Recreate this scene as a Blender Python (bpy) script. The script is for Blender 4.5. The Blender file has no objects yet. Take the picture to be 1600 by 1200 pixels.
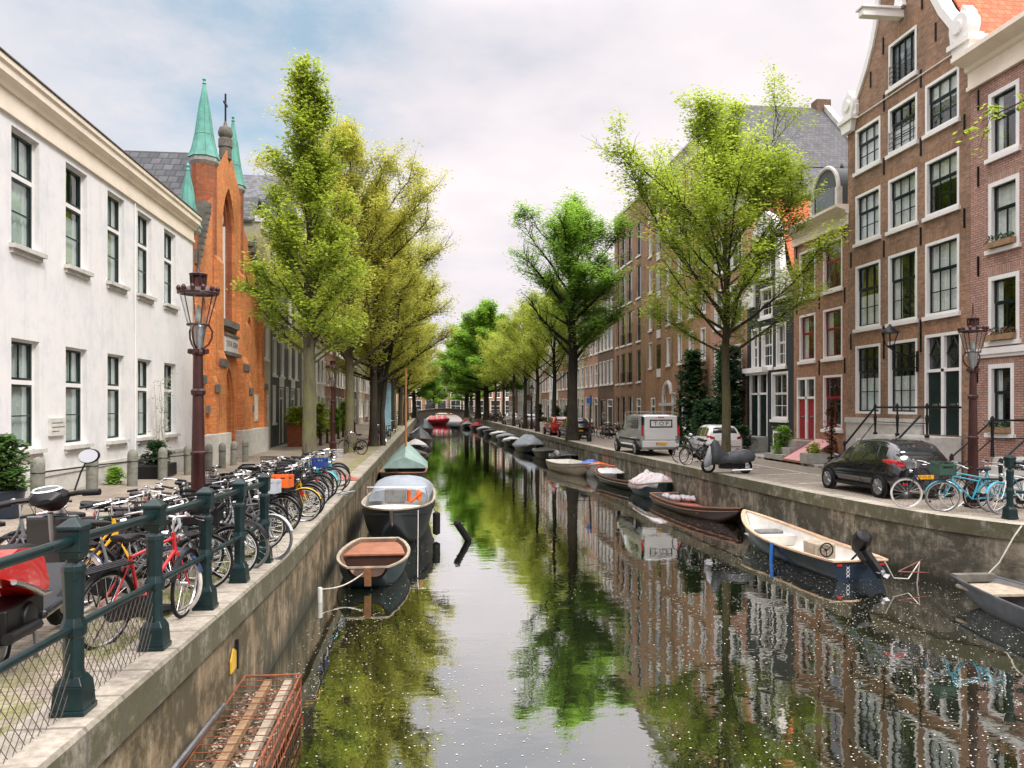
import bpy, math, random
import numpy as np
from mathutils import Vector, Matrix
from mathutils.geometry import tessellate_polygon
R = math.radians
PI = math.pi
SC = bpy.context.scene
COL = SC.collection
rnd = random.Random(7)

# ------------------------------------------------------------------ mesh builder
class MB:
    def __init__(s):
        s.v = []; s.f = []; s.m = []; s.sm = []; s.M = None
    def add(s, verts, faces, m=0, smooth=False):
        b = len(s.v)
        if s.M is not None:
            verts = [s.M @ Vector(p) for p in verts]
        s.v.extend([tuple(p) for p in verts])
        for f in faces:
            s.f.append([i + b for i in f]); s.m.append(m); s.sm.append(smooth)
        return s
    def box(s, x0, x1, y0, y1, z0, z1, m=0):
        v = [(x0,y0,z0),(x1,y0,z0),(x1,y1,z0),(x0,y1,z0),(x0,y0,z1),(x1,y0,z1),(x1,y1,z1),(x0,y1,z1)]
        return s.add(v, [(0,3,2,1),(4,5,6,7),(0,1,5,4),(1,2,6,5),(2,3,7,6),(3,0,4,7)], m)
    def taper(s, c, w0, d0, w1, d1, z0, z1, m=0):
        x, y = c
        v = [(x-w0,y-d0,z0),(x+w0,y-d0,z0),(x+w0,y+d0,z0),(x-w0,y+d0,z0),(x-w1,y-d1,z1),(x+w1,y-d1,z1),(x+w1,y+d1,z1),(x-w1,y+d1,z1)]
        return s.add(v, [(0,3,2,1),(4,5,6,7),(0,1,5,4),(1,2,6,5),(2,3,7,6),(3,0,4,7)], m)
    def quad(s, a, b, c, d, m=0):
        return s.add([a,b,c,d], [(0,1,2,3)], m)
    def tube(s, pts, r, n=8, m=0, caps=True, smooth=True):
        pts = [Vector(p) for p in pts]
        k = len(pts)
        rs = [r]*k if not isinstance(r, (list, tuple)) else list(r)
        verts = []; faces = []
        t0 = (pts[1]-pts[0]).normalized()
        up = Vector((0,0,1)) if abs(t0.z) < .9 else Vector((1,0,0))
        nx = t0.cross(up).normalized()
        for i in range(k):
            if i == 0: t = pts[1]-pts[0]
            elif i == k-1: t = pts[-1]-pts[-2]
            else: t = (pts[i+1]-pts[i]).normalized() + (pts[i]-pts[i-1]).normalized()
            if t.length < 1e-9: t = t0.copy()
            t.normalize()
            nx = nx - t*nx.dot(t)
            if nx.length < 1e-6: nx = t.orthogonal()
            nx.normalize(); ny = t.cross(nx)
            for j in range(n):
                a = 2*PI*j/n
                verts.append(pts[i] + (nx*math.cos(a) + ny*math.sin(a))*rs[i])
        for i in range(k-1):
            for j in range(n):
                faces.append((i*n+j, i*n+(j+1)%n, (i+1)*n+(j+1)%n, (i+1)*n+j))
        s.add(verts, faces, m, smooth)
        if caps:
            s.add(verts[:n], [tuple(reversed(range(n)))], m); s.add(verts[-n:], [tuple(range(n))], m)
        return s
    def lathe(s, prof, c=(0,0,0), n=16, m=0, axis='z', smooth=True, rot=0):
        verts = []; faces = []
        for (r, z) in prof:
            for j in range(n):
                a = 2*PI*j/n + rot
                p = (r*math.cos(a), r*math.sin(a), z)
                if axis == 'y': p = (p[0], p[2], p[1])
                elif axis == 'x': p = (p[2], p[0], p[1])
                verts.append((p[0]+c[0], p[1]+c[1], p[2]+c[2]))
        for i in range(len(prof)-1):
            for j in range(n):
                faces.append((i*n+j, i*n+(j+1)%n, (i+1)*n+(j+1)%n, (i+1)*n+j))
        faces.append(tuple(reversed(range(n)))); faces.append(tuple(range((len(prof)-1)*n, len(prof)*n)))
        return s.add(verts, faces, m, smooth)
    def prism(s, poly, a, b, plane='xz', m=0, smooth=False):
        def P(p, t):
            if plane == 'xz': return (p[0], t, p[1])
            if plane == 'yz': return (t, p[0], p[1])
            return (p[0], p[1], t)
        n = len(poly)
        v = [P(p, a) for p in poly] + [P(p, b) for p in poly]
        tr = tessellate_polygon([[Vector((p[0], p[1], 0)) for p in poly]])
        f = [tuple(t) for t in tr] + [tuple(i+n for i in reversed(t)) for t in tr]
        s.add(v, f, m)
        return s.add(v, [(i, (i+1) % n, n+(i+1) % n, n+i) for i in range(n)], m, smooth)
    def loft(s, rings, m=0, closed=True, caps=True, smooth=True):
        n = len(rings[0]); v = [p for r in rings for p in r]; f = []
        for i in range(len(rings)-1):
            for j in range(n if closed else n-1):
                f.append((i*n+j, i*n+(j+1) % n, (i+1)*n+(j+1) % n, (i+1)*n+j))
        s.add(v, f, m, smooth)
        if caps and closed:
            s.add(rings[0], [tuple(reversed(range(n)))], m); s.add(rings[-1], [tuple(range(n))], m)
        return s
    def torus(s, c, Rr, r, axis='y', n=28, k=8, m=0, a0=0, a1=2*PI, sx=1.0):
        full = abs(a1-a0-2*PI) < 1e-6
        v = []; f = []
        nn = n if full else n+1
        for i in range(nn):
            a = a0 + (a1-a0)*i/n
            for j in range(k):
                b = 2*PI*j/k
                rr = Rr + r*math.cos(b); h = r*math.sin(b)*sx
                if axis == 'y': p = (rr*math.cos(a), h, rr*math.sin(a))
                elif axis == 'x': p = (h, rr*math.cos(a), rr*math.sin(a))
                else: p = (rr*math.cos(a), rr*math.sin(a), h)
                v.append((p[0]+c[0], p[1]+c[1], p[2]+c[2]))
        for i in range(n):
            i2 = (i+1) % nn if full else i+1
            for j in range(k):
                f.append((i*k+j, i*k+(j+1) % k, i2*k+(j+1) % k, i2*k+j))
        return s.add(v, f, m, True)
    def mesh(s, name, mats, angle=38):
        me = bpy.data.meshes.new(name)
        me.from_pydata(s.v, [], s.f)
        for mm in (mats if isinstance(mats, (list, tuple)) else [mats]): me.materials.append(mm)
        me.polygons.foreach_set('material_index', s.m)
        me.polygons.foreach_set('use_smooth', s.sm)
        me.update()
        if any(s.sm): me.set_sharp_from_angle(angle=R(angle))
        return me
    def build(s, name, mats, parent=None, loc=None, rot=None, bevel=0, angle=38):
        return link(name, s.mesh(name, mats, angle), parent, loc, rot, bevel)

def link(name, me, parent=None, loc=None, rot=None, bevel=0):
    o = bpy.data.objects.new(name, me); COL.objects.link(o)
    if parent: o.parent = parent
    if loc: o.location = loc
    if rot: o.rotation_euler = rot
    if bevel:
        b = o.modifiers.new('bevel', 'BEVEL'); b.width = bevel; b.segments = 2; b.limit_method = 'ANGLE'; b.angle_limit = R(35)
    return o
def tag(o, label, cat, group=None, kind=None):
    o['label'] = label; o['category'] = cat
    if group: o['group'] = group
    if kind: o['kind'] = kind
    return o
def thing(name, loc, rz, label, cat, group=None):
    o = bpy.data.objects.new(name, None); COL.objects.link(o)
    o.location = loc; o.rotation_euler = (0, 0, rz); o.empty_display_size = .2
    return tag(o, label, cat, group)
def structure(o):
    o['kind'] = 'structure'; return o
def copy_tree(o, parent=None):
    c = o.copy(); COL.objects.link(c)
    if parent is not None: c.parent = parent
    for ch in list(KIDS(o)): copy_tree(ch, c)
    return c
def KIDS(o): return list(o.children)
def place(src, loc, rz, label, group=None, scale=None, rx=0, ry=0):
    c = copy_tree(src); c.location = loc; c.rotation_euler = (rx, ry, rz); c['label'] = label
    if scale: c.scale = (scale,)*3 if not isinstance(scale, (tuple, list)) else scale
    if group: c['group'] = group
    elif 'group' in c: del c['group']
    return c
def kid(o, name, k=0):
    l = [c for c in o.children if c.name.split('.')[0] == name]
    return l[k] if len(l) > k else None
def paint(o, name, m):
    for c in o.children:
        if c.name.split('.')[0] == name:
            c.material_slots[0].link = 'OBJECT'; c.material_slots[0].material = m
def drop(o, name):
    for c in list(o.children):
        if c.name.split('.')[0] == name:
            for g in list(c.children): bpy.data.objects.remove(g)
            bpy.data.objects.remove(c)

# ------------------------------------------------------------------ materials
def S(r, g, b):                       # sRGB 0-255 to linear
    f = lambda c: (c/255/12.92) if c <= 10 else ((c/255+.055)/1.055)**2.4
    return (f(r), f(g), f(b))
class NT:
    def __init__(s, name):
        s.mat = bpy.data.materials.new(name); s.mat.use_nodes = True
        s.t = s.mat.node_tree; s.t.nodes.clear()
        s.out = s.n('ShaderNodeOutputMaterial')
    def n(s, typ, **kw):
        nd = s.t.nodes.new(typ)
        for k, v in kw.items():
            if k.startswith('i_'):
                key = k[2:]; key = int(key) if key.isdigit() else key.replace('_', ' ')
                nd.inputs[key].default_value = v
            else: setattr(nd, k, v)
        return nd
    def l(s, a, b):
        s.t.links.new(a, b)
    def noise(s, scale, vec=None, detail=4, rough=.6):
        nd = s.n('ShaderNodeTexNoise'); nd.inputs['Scale'].default_value = scale; nd.inputs['Detail'].default_value = detail
        nd.inputs['Roughness'].default_value = rough
        if vec: s.l(vec, nd.inputs['Vector'])
        return nd
    def ramp(s, fac, stops):
        nd = s.n('ShaderNodeValToRGB'); e = nd.color_ramp.elements
        while len(e) > 1: e.remove(e[-1])
        e[0].position = stops[0][0]; e[0].color = tuple(stops[0][1]) + (1,)
        for p, c in stops[1:]:
            x = e.new(p); x.color = tuple(c) + (1,)
        s.l(fac, nd.inputs['Fac']); return nd
    def mix(s, fac, a, b, typ='MIX'):
        nd = s.n('ShaderNodeMix', data_type='RGBA', blend_type=typ)
        for inp, x in ((0, fac), (6, a), (7, b)):
            if hasattr(x, 'is_linked') or hasattr(x, 'links'): s.l(x, nd.inputs[inp])
            elif isinstance(x, (int, float)): nd.inputs[inp].default_value = x
            else: nd.inputs[inp].default_value = tuple(x)[:3] + (1,)
        return nd.outputs[2]
    def math(s, op, a, b=None):
        nd = s.n('ShaderNodeMath', operation=op)
        for i, x in enumerate((a, b)):
            if x is None: continue
            if isinstance(x, (int, float)): nd.inputs[i].default_value = x
            else: s.l(x, nd.inputs[i])
        return nd.outputs[0]
    def bsdf(s, col, rough=.6, metal=0, spec=.5, coat=0, normal=None):
        b = s.n('ShaderNodeBsdfPrincipled')
        if isinstance(col, (tuple, list)): b.inputs['Base Color'].default_value = tuple(col)[:3] + (1,)
        else: s.l(col, b.inputs['Base Color'])
        if isinstance(rough, (int, float)): b.inputs['Roughness'].default_value = rough
        else: s.l(rough, b.inputs['Roughness'])
        b.inputs['Metallic'].default_value = metal; b.inputs['Specular IOR Level'].default_value = spec
        b.inputs['Coat Weight'].default_value = coat
        if normal: s.l(normal, b.inputs['Normal'])
        return b
    def bump(s, h, strength=.3, dist=.02):
        b = s.n('ShaderNodeBump'); b.inputs['Strength'].default_value = strength; b.inputs['Distance'].default_value = dist
        s.l(h, b.inputs['Height']); return b.outputs['Normal']
    def obj(s): return s.n('ShaderNodeTexCoord').outputs['Object']
    def pos(s): return s.n('ShaderNodeNewGeometry').outputs['Position']
    def fin(s, sh):
        s.l(sh if not hasattr(sh, 'outputs') else sh.outputs[0], s.out.inputs['Surface']); return s.mat

_mc = {}
def mat(name, col, rough=.6, metal=0, var=.18, vs=2.5, bump=0, bs=30, spec=.5, coat=0, dirt=0, dcol=(.06,.05,.04)):
    if name in _mc: return _mc[name]
    t = NT(name); v = t.obj()
    n = t.noise(vs, v, 5)
    a = tuple(c*(1-var) for c in col); b = tuple(min(1, c*(1+var)) for c in col)
    c = t.ramp(n.outputs['Fac'], [(.3, a), (.7, b)]).outputs[0]
    if dirt:
        d = t.noise(vs*2.3, v, 6, .7)
        f = t.ramp(d.outputs['Fac'], [(.48, (0,0,0)), (.72, (dirt,)*3)]).outputs[0]
        c = t.mix(f, c, dcol)
    nr = None
    if bump:
        nr = t.bump(t.noise(bs, v, 3).outputs['Fac'], bump, .02)
    rr = t.math('ADD', t.math('MULTIPLY', n.outputs['Fac'], .25), max(rough-.12, .02)) if rough > .12 else rough
    _mc[name] = t.fin(t.bsdf(c, rr, metal, spec, coat, nr)); return _mc[name]

def brick(name, c1, c2, mortar, stain=.35, bw=.22, bh=.066, ms=.009, streak=True, scol=(.05,.045,.04)):
    t = NT(name); p = t.obj()
    sx = t.n('ShaderNodeSeparateXYZ'); t.l(p, sx.inputs[0])
    cx = t.n('ShaderNodeCombineXYZ'); t.l(t.math('ADD', sx.outputs[0], sx.outputs[1]), cx.inputs[0]); t.l(sx.outputs[2], cx.inputs[1])
    b = t.n('ShaderNodeTexBrick'); t.l(cx.outputs[0], b.inputs['Vector'])
    b.inputs['Scale'].default_value = 1; b.inputs['Brick Width'].default_value = bw; b.inputs['Row Height'].default_value = bh
    b.inputs['Mortar Size'].default_value = ms; b.inputs['Mortar Smooth'].default_value = .2; b.inputs['Bias'].default_value = -.1
    b.inputs['Color1'].default_value = c1+(1,); b.inputs['Color2'].default_value = c2+(1,); b.inputs['Mortar'].default_value = mortar+(1,)
    n = t.noise(.55, p, 6, .65)
    hi = t.ramp(n.outputs['Fac'], [(.28, (.62,.6,.58)), (.5, (1,1,1)), (.75, (1.28,1.2,1.12))]).outputs[0]
    c = t.mix(1.0, b.outputs['Color'], hi, 'MULTIPLY')
    n3 = t.noise(7, p, 3, .6)
    c = t.mix(.6, c, t.ramp(n3.outputs['Fac'], [(.3, (.7,.7,.7)), (.7, (1.3,1.27,1.22))]).outputs[0], 'MULTIPLY')
    if stain:
        mp = t.n('ShaderNodeMapping'); t.l(p, mp.inputs[0]); mp.inputs['Scale'].default_value = (1.3, 1.3, .22)
        n2 = t.noise(1.1, mp.outputs[0], 6, .7)
        f = t.ramp(n2.outputs['Fac'], [(.5, (0,0,0)), (.75, (stain,)*3)]).outputs[0]
        c = t.mix(f, c, scol)
    nr = t.bump(b.outputs['Fac'], -.35, .012)
    return t.fin(t.bsdf(c, .85, 0, .25, 0, nr))

def glass_mat(name, tint=(.9,.94,.93), dark=.0, ior=1.55):
    t = NT(name)
    n = t.noise(1.2, t.obj(), 2)
    nr = t.bump(n.outputs['Fac'], .12, .05)
    g = t.n('ShaderNodeBsdfGlossy'); g.inputs['Roughness'].default_value = .02; t.l(nr, g.inputs['Normal'])
    g.inputs['Color'].default_value = (.95,.97,1,1)
    tr = t.n('ShaderNodeBsdfTransparent'); tr.inputs['Color'].default_value = tint+(1,)
    fr = t.n('ShaderNodeLayerWeight'); fr.inputs['Blend'].default_value = .5      # facing term: the same from both sides of the pane
    f = t.math('MINIMUM', t.math('ADD', t.math('MULTIPLY', t.math('POWER', fr.outputs['Facing'], 3.0), .85), .1 if ior > 1.4 else .04), 1.0)
    m = t.n('ShaderNodeMixShader'); t.l(f, m.inputs[0]); t.l(tr.outputs[0], m.inputs[1]); t.l(g.outputs[0], m.inputs[2])
    return t.fin(m)
def darkpane(name, c=(.02,.028,.03)):
    t = NT(name)
    n = t.noise(.9, t.pos(), 3)
    col = t.ramp(n.outputs['Fac'], [(.35, tuple(x*.5 for x in c)), (.62, c), (.7, tuple(x*5 for x in c))]).outputs[0]
    nr = t.bump(t.noise(.8, t.obj(), 2).outputs['Fac'], .15, .06)
    return t.fin(t.bsdf(col, .05, 0, .9, .3, nr))

M = {}
M['white'] = mat('white_paint', (.78,.77,.74), .5, var=.06, vs=1.5, dirt=.12, dcol=(.4,.37,.32))
M['cream'] = mat('cream_paint', (.83,.74,.61), .55, var=.07, vs=1.2, dirt=.2, dcol=(.42,.33,.24))
M['sash'] = mat('dark_green_paint', (.008,.02,.019), .35, var=.2, spec=.3)
M['black'] = mat('black_paint', (.012,.013,.014), .4, var=.2)
M['redp'] = mat('red_paint', (.28,.015,.02), .4, var=.2)
M['pink'] = mat('faded_pink_paint', (.68,.33,.33), .6, var=.12, dirt=.25, dcol=(.4,.25,.22))
M['glass'] = glass_mat('window_glass')
M['pane'] = darkpane('dark_window_glass')
M['panel'] = darkpane('pale_window_glass', (.06,.08,.08))
M['curtain'] = mat('white_curtain', (.8,.81,.79), .9, var=.12, vs=9)
M['curtain2'] = mat('grey_green_blind', (.5,.57,.54), .9, var=.1, vs=1.5)
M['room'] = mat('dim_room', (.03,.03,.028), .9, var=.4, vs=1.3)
M['stone'] = mat('grey_stone', (.36,.35,.32), .85, var=.22, vs=3, bump=.3, bs=60, dirt=.5, dcol=(.1,.1,.085))
M['palestone'] = mat('pale_stone', (.55,.54,.5), .8, var=.15, vs=2, bump=.15, bs=40, dirt=.4, dcol=(.2,.2,.17))
M['darkstone'] = mat('weathered_dark_stone', (.13,.12,.1), .9, var=.35, vs=4, bump=.3, bs=40)
M['rail'] = mat('dark_green_iron', (.004,.018,.019), .3, var=.35, vs=6, spec=.35, dirt=.1, dcol=(.06,.05,.04))
M['iron'] = mat('black_iron', (.009,.009,.01), .4, var=.25, vs=6, spec=.3)
M['lamp'] = mat('brown_red_iron', (.04,.012,.01), .38, var=.3, vs=5, spec=.35)
M['chrome'] = mat('bright_metal', (.7,.7,.7), .22, 1, var=.12, vs=8)
M['steel'] = mat('grey_steel', (.32,.33,.34), .35, .9, var=.2, vs=8)
M['rubber'] = mat('black_rubber', (.01,.01,.01), .75, var=.2, vs=8, spec=.2)
M['plastic'] = mat('black_plastic', (.008,.008,.009), .42, var=.2, vs=8, spec=.28)
M['whitetyre'] = mat('cream_rubber', (.6,.57,.5), .7, var=.12, vs=8, dirt=.3)
M['rust'] = mat('rusty_iron', (.24,.075,.03), .85, var=.45, vs=9, bump=.4, bs=60, dirt=.4, dcol=(.08,.03,.02))
M['wood'] = mat('weathered_timber', (.3,.19,.1), .75, var=.3, vs=5, dirt=.4)
M['varnish'] = mat('varnished_wood', (.36,.17,.07), .4, var=.25, vs=6)
M['copper'] = mat('verdigris_copper', (.1,.31,.25), .6, var=.28, vs=1.6, dirt=.35, dcol=(.05,.15,.12))
# ------------------------------------------------------------------ ground heights and the setting
def gz_left(x, y):
    quay = max(0.0, min(1.0, (12.5-y)/8.0))*.30
    t = max(0.0, min(1.0, (-3.5-x)/4.5))
    house = max(0.0, min(1.0, (31-y)/14.0))*.42
    return quay*(1-t) + house*t
WZ = -1.5
QX = -2.25
def tiles(name, c1, c2, mortar, w, h, ms, moss=None, rot=0):
    t = NT(name); p = t.pos()
    mp = t.n('ShaderNodeMapping'); t.l(p, mp.inputs[0]); mp.inputs['Rotation'].default_value = (0,0,rot)
    b = t.n('ShaderNodeTexBrick'); t.l(mp.outputs[0], b.inputs['Vector']); b.inputs['Scale'].default_value = 1
    b.inputs['Brick Width'].default_value = w; b.inputs['Row Height'].default_value = h; b.inputs['Mortar Size'].default_value = ms
    b.inputs['Color1'].default_value = c1+(1,); b.inputs['Color2'].default_value = c2+(1,); b.inputs['Mortar'].default_value = mortar+(1,)
    n = t.noise(.5, p, 7, .7)
    c = t.mix(.8, b.outputs['Color'], t.ramp(n.outputs['Fac'], [(.3, (.6,.58,.55)), (.55, (1,1,1)), (.75, (1.25,1.22,1.15))]).outputs[0], 'MULTIPLY')
    n2 = t.noise(9, p, 4, .7)
    c = t.mix(.6, c, t.ramp(n2.outputs['Fac'], [(.3, (.65,.65,.65)), (.7, (1.3,1.3,1.25))]).outputs[0], 'MULTIPLY')
    if moss:
        x0, x1 = moss
        sx = t.n('ShaderNodeSeparateXYZ'); t.l(p, sx.inputs[0])
        m = t.n('ShaderNodeMapRange'); t.l(sx.outputs[0], m.inputs[0])
        m.inputs[1].default_value = x0-.7; m.inputs[2].default_value = x0; m.clamp = True
        n3 = t.noise(1.6, p, 6, .75)
        f = t.math('MULTIPLY', m.outputs[0], t.ramp(n3.outputs['Fac'], [(.4, (0,0,0)), (.58, (1,1,1))]).outputs[0])
        n4 = t.noise(24, p, 3)
        mc = t.ramp(n4.outputs['Fac'], [(.3, (.05,.07,.015)), (.5, (.16,.17,.04)), (.7, (.27,.24,.09))]).outputs[0]
        c = t.mix(t.math('MULTIPLY', f, .85), c, mc)
    nr = t.bump(b.outputs['Fac'], -.4, .01)
    return t.fin(t.bsdf(c, .85, 0, .3, 0, nr))
M['klinker'] = tiles('street_clinkers', (.27,.225,.18), (.36,.31,.25), (.17,.15,.12), .2, .1, .008, moss=(-3.1,-2))
M['klinker2'] = tiles('quay_clinkers', (.25,.215,.175), (.34,.3,.25), (.15,.135,.11), .2, .1, .008, rot=.6)
M['paver'] = tiles('concrete_pavers', (.38,.36,.32), (.46,.43,.39), (.2,.19,.17), .3, .3, .008)

def grid_sheet(name, xs, ys, zf, m):
    mb = MB(); nx, ny = len(xs), len(ys)
    v = [(x, y, zf(x, y)) for y in ys for x in xs]
    f = [(j*nx+i, j*nx+i+1, (j+1)*nx+i+1, (j+1)*nx+i) for j in range(ny-1) for i in range(nx-1)]
    mb.add(v, f, 0, True)
    return structure(mb.build(name, m, angle=80))
ys = [-30,-8,0,2,4,4.5,5,6,7,8,9,10,11,12,12.5,14,17,20,24,28,31,40,80,172,230]
grid_sheet('street', [-60,-14,-9.5,-8,-6.5,-5,-3.5,-2.7], ys, gz_left, M['klinker'])
# canal-side line of the far quay
RQ = [(13.2,12.2),(12.4,13.4),(11.75,14.3),(11.1,15.7),(10.75,17.5),(10.5,20),(10.2,26),(9.95,34),(9.6,50),(9.45,70),(9.45,120),(9.45,172)]
def rqx(y):
    for (a, ya), (b, yb) in zip(RQ, RQ[1:]):
        if ya <= y <= yb: return a + (b-a)*(y-ya)/(yb-ya)
    return 9.45 if y > 100 else 13.2
mb = MB()
inner = [(x+.42, y) for x, y in RQ]
inner = [(40, 4), (14.2, 10.5)] + inner
poly = inner + [(70,172),(70,4)]
tr = tessellate_polygon([[Vector((p[0],p[1],0)) for p in poly]])
mb.add([(p[0],p[1],0) for p in poly], [tuple(t) for t in tr])
structure(mb.build('road', M['klinker2']))
mb = MB(); mb.box(15.0, 16.5, 13, 168, -.2, .1)
structure(mb.build('pavement', M['paver'], bevel=.02))
mb = MB()
# faded parking-bay lines on the quay road
mb = MB()
for y in (22.5, 25.4, 28.2, 32.5, 37.5):
    mb.add([(rqx(y)+1.0,y,.004),(rqx(y)+1.0,y+.1,.004),(rqx(y)+2.9,y+.55,.004),(rqx(y)+2.9,y+.45,.004)], [(0,3,2,1)])
mb.add([(13.45,20,.004),(13.55,20,.004),(13.05,40,.004),(12.95,40,.004)], [(0,1,2,3)])
t = NT('worn_white_line'); n = t.noise(6, t.pos(), 5, .7)
M['line'] = t.fin(t.bsdf(t.ramp(n.outputs['Fac'], [(.42,(.33,.29,.24)),(.55,(.72,.71,.68))]).outputs[0], .8))
structure(mb.build('road_marking', M['line']))
# ground far around, under everything
t = NT('far_ground_earth'); n = t.noise(.05, t.pos(), 5)
M['earth'] = t.fin(t.bsdf(t.ramp(n.outputs['Fac'], [(.3,(.12,.11,.09)),(.7,(.2,.19,.16))]).outputs[0], .9))
mb = MB(); mb.quad((-1500,-1500,-3),(1500,-1500,-3),(1500,1500,-3),(-1500,1500,-3)); structure(mb.build('ground', M['earth']))
mb = MB(); mb.quad((-60,172,-.05),(70,172,-.05),(70,260,-.05),(-60,260,-.05)); structure(mb.build('street', M['klinker2']))

# ---- water
t = NT('canal_water'); p = t.pos()
mp = t.n('ShaderNodeMapping'); t.l(p, mp.inputs[0]); mp.inputs['Scale'].default_value = (1.0, 1.6, 1)
n1 = t.noise(1.1, mp.outputs[0], 3, .5); n2 = t.noise(6, mp.outputs[0], 2, .5)
big = t.noise(.09, p, 3)
h = t.math('ADD', n1.outputs['Fac'], t.math('MULTIPLY', n2.outputs['Fac'], .1))
rf = t.ramp(big.outputs['Fac'], [(.4,(.35,)*3),(.65,(1,)*3)]).outputs[0]
bp = t.n('ShaderNodeBump'); t.l(h, bp.inputs['Height']); bp.inputs['Distance'].default_value = .02
t.l(t.math('MULTIPLY', rf, .35), bp.inputs['Strength'])
gl = t.n('ShaderNodeBsdfGlossy'); gl.inputs['Roughness'].default_value = .012; gl.inputs['Color'].default_value = (.96,.97,.96,1); t.l(bp.outputs[0], gl.inputs['Normal'])
df = t.n('ShaderNodeBsdfDiffuse'); df.inputs['Color'].default_value = (.012,.015,.007,1)
lw = t.n('ShaderNodeFresnel'); lw.inputs['IOR'].default_value = 1.9; t.l(bp.outputs[0], lw.inputs['Normal'])
f = t.math('MINIMUM', t.math('ADD', t.math('MULTIPLY', lw.outputs[0], 1.7), .2), .97)
mx = t.n('ShaderNodeMixShader'); t.l(f, mx.inputs[0]); t.l(df.outputs[0], mx.inputs[1]); t.l(gl.outputs[0], mx.inputs[2])
M['water'] = t.fin(mx)
mb = MB(); mb.quad((-2.4,-20,WZ),(30,-20,WZ),(30,200,WZ),(-2.4,200,WZ)); structure(mb.build('canal_water', M['water']))

# ---- quay walls
def quaymat(name, base, dark, light):
    t = NT(name); p = t.pos()
    sx = t.n('ShaderNodeSeparateXYZ'); t.l(p, sx.inputs[0])
    cx = t.n('ShaderNodeCombineXYZ'); t.l(t.math('ADD', sx.outputs[0], sx.outputs[1]), cx.inputs[0]); t.l(sx.outputs[2], cx.inputs[1])
    b = t.n('ShaderNodeTexBrick'); t.l(cx.outputs[0], b.inputs['Vector']); b.inputs['Scale'].default_value = 1
    b.inputs['Brick Width'].default_value = .22; b.inputs['Row Height'].default_value = .07; b.inputs['Mortar Size'].default_value = .009
    b.inputs['Color1'].default_value = base+(1,); b.inputs['Color2'].default_value = tuple(c*.72 for c in base)+(1,); b.inputs['Mortar'].default_value = tuple(c*1.0 for c in base)+(1,)
    mp = t.n('ShaderNodeMapping'); t.l(cx.outputs[0], mp.inputs[0]); mp.inputs['Scale'].default_value = (6, .7, 1)
    n = t.noise(1.0, mp.outputs[0], 8, .75)
    c = t.mix(t.ramp(n.outputs['Fac'], [(.47,(.12,)*3),(.58,(.85,)*3)]).outputs[0], b.outputs['Color'], light)
    mp2 = t.n('ShaderNodeMapping'); t.l(cx.outputs[0], mp2.inputs[0]); mp2.inputs['Scale'].default_value = (1.4, 1.1, 1); mp2.inputs['Location'].default_value = (7,3,0)
    n2 = t.noise(1.0, mp2.outputs[0], 9, .75)
    c = t.mix(t.ramp(n2.outputs['Fac'], [(.43,(.1,)*3),(.54,(.9,)*3)]).outputs[0], c, dark)
    n4 = t.noise(2.6, p, 6, .8)
    c = t.mix(t.ramp(n4.outputs['Fac'], [(.56,(0,0,0)),(.66,(.6,)*3)]).outputs[0], c, (.06,.065,.02))
    # algae band that stays at the water line
    mr = t.n('ShaderNodeMapRange'); t.l(t.math('ADD', sx.outputs[2], t.math('MULTIPLY', n.outputs['Fac'], .5)), mr.inputs[0])
    mr.inputs[1].default_value = -1.2; mr.inputs[2].default_value = -.85; mr.inputs[3].default_value = .85; mr.inputs[4].default_value = 0
    c = t.mix(mr.outputs[0], c, (.02,.022,.012))
    nr = t.bump(t.math('ADD', b.outputs['Fac'], t.math('MULTIPLY', n2.outputs['Fac'], -1.5)), -.5, .02)
    return t.fin(t.bsdf(c, .8, 0, .3, 0, nr))
M['quay'] = quaymat('stained_quay_brick', (.26,.19,.11), (.06,.052,.028), (.42,.35,.24))
M['quay2'] = quaymat('dark_quay_brick', (.2,.168,.12), (.052,.05,.036), (.38,.345,.265))
def copingmat(name, col):
    t = NT(name); p = t.pos()
    n = t.noise(1.4, p, 8, .75); n2 = t.noise(14, p, 5, .7)
    c = t.ramp(n.outputs['Fac'], [(.3, tuple(x*.5 for x in col)), (.5, col), (.72, tuple(min(1,x*1.3) for x in col))]).outputs[0]
    c = t.mix(.7, c, t.ramp(n2.outputs['Fac'], [(.32, (.55,.54,.5)), (.6, (1.15,1.15,1.15))]).outputs[0], 'MULTIPLY')
    sx = t.n('ShaderNodeSeparateXYZ'); t.l(p, sx.inputs[0])
    w = t.n('ShaderNodeTexWave', bands_direction='Y'); t.l(p, w.inputs['Vector']); w.inputs['Scale'].default_value = .5; w.inputs['Distortion'].default_value = 0
    j = t.ramp(w.outputs['Fac'], [(.985,(0,0,0)),(.995,(.7,)*3)]).outputs[0]
    ge = t.n('ShaderNodeNewGeometry'); sn = t.n('ShaderNodeSeparateXYZ'); t.l(ge.outputs['Normal'], sn.inputs[0])
    side = t.math('SUBTRACT', 1.0, t.math('ABSOLUTE', sn.outputs[2]))
    n3 = t.noise(1.9, p, 7, .8)
    algae = t.math('MULTIPLY', side, t.ramp(n3.outputs['Fac'], [(.34,(.15,)*3),(.5,(.88,)*3)]).outputs[0])
    c = t.mix(algae, c, (.07,.068,.03))
    c = t.mix(j, c, (.1,.095,.08))
    return t.fin(t.bsdf(c, .85, 0, .3, 0, t.bump(n2.outputs['Fac'], .3, .01)))
M['coping'] = copingmat('grey_coping_concrete', (.33,.3,.245))
M['coping2'] = copingmat('pale_coping_concrete', (.36,.33,.27))
lw = thing('quay_wall', (QX, 16, 0), 0, 'stained brick quay wall under the green railing and the row of bicycles', 'quay wall')
mb = MB(); yy = [-20,0,4.5,12.5,172]
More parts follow.
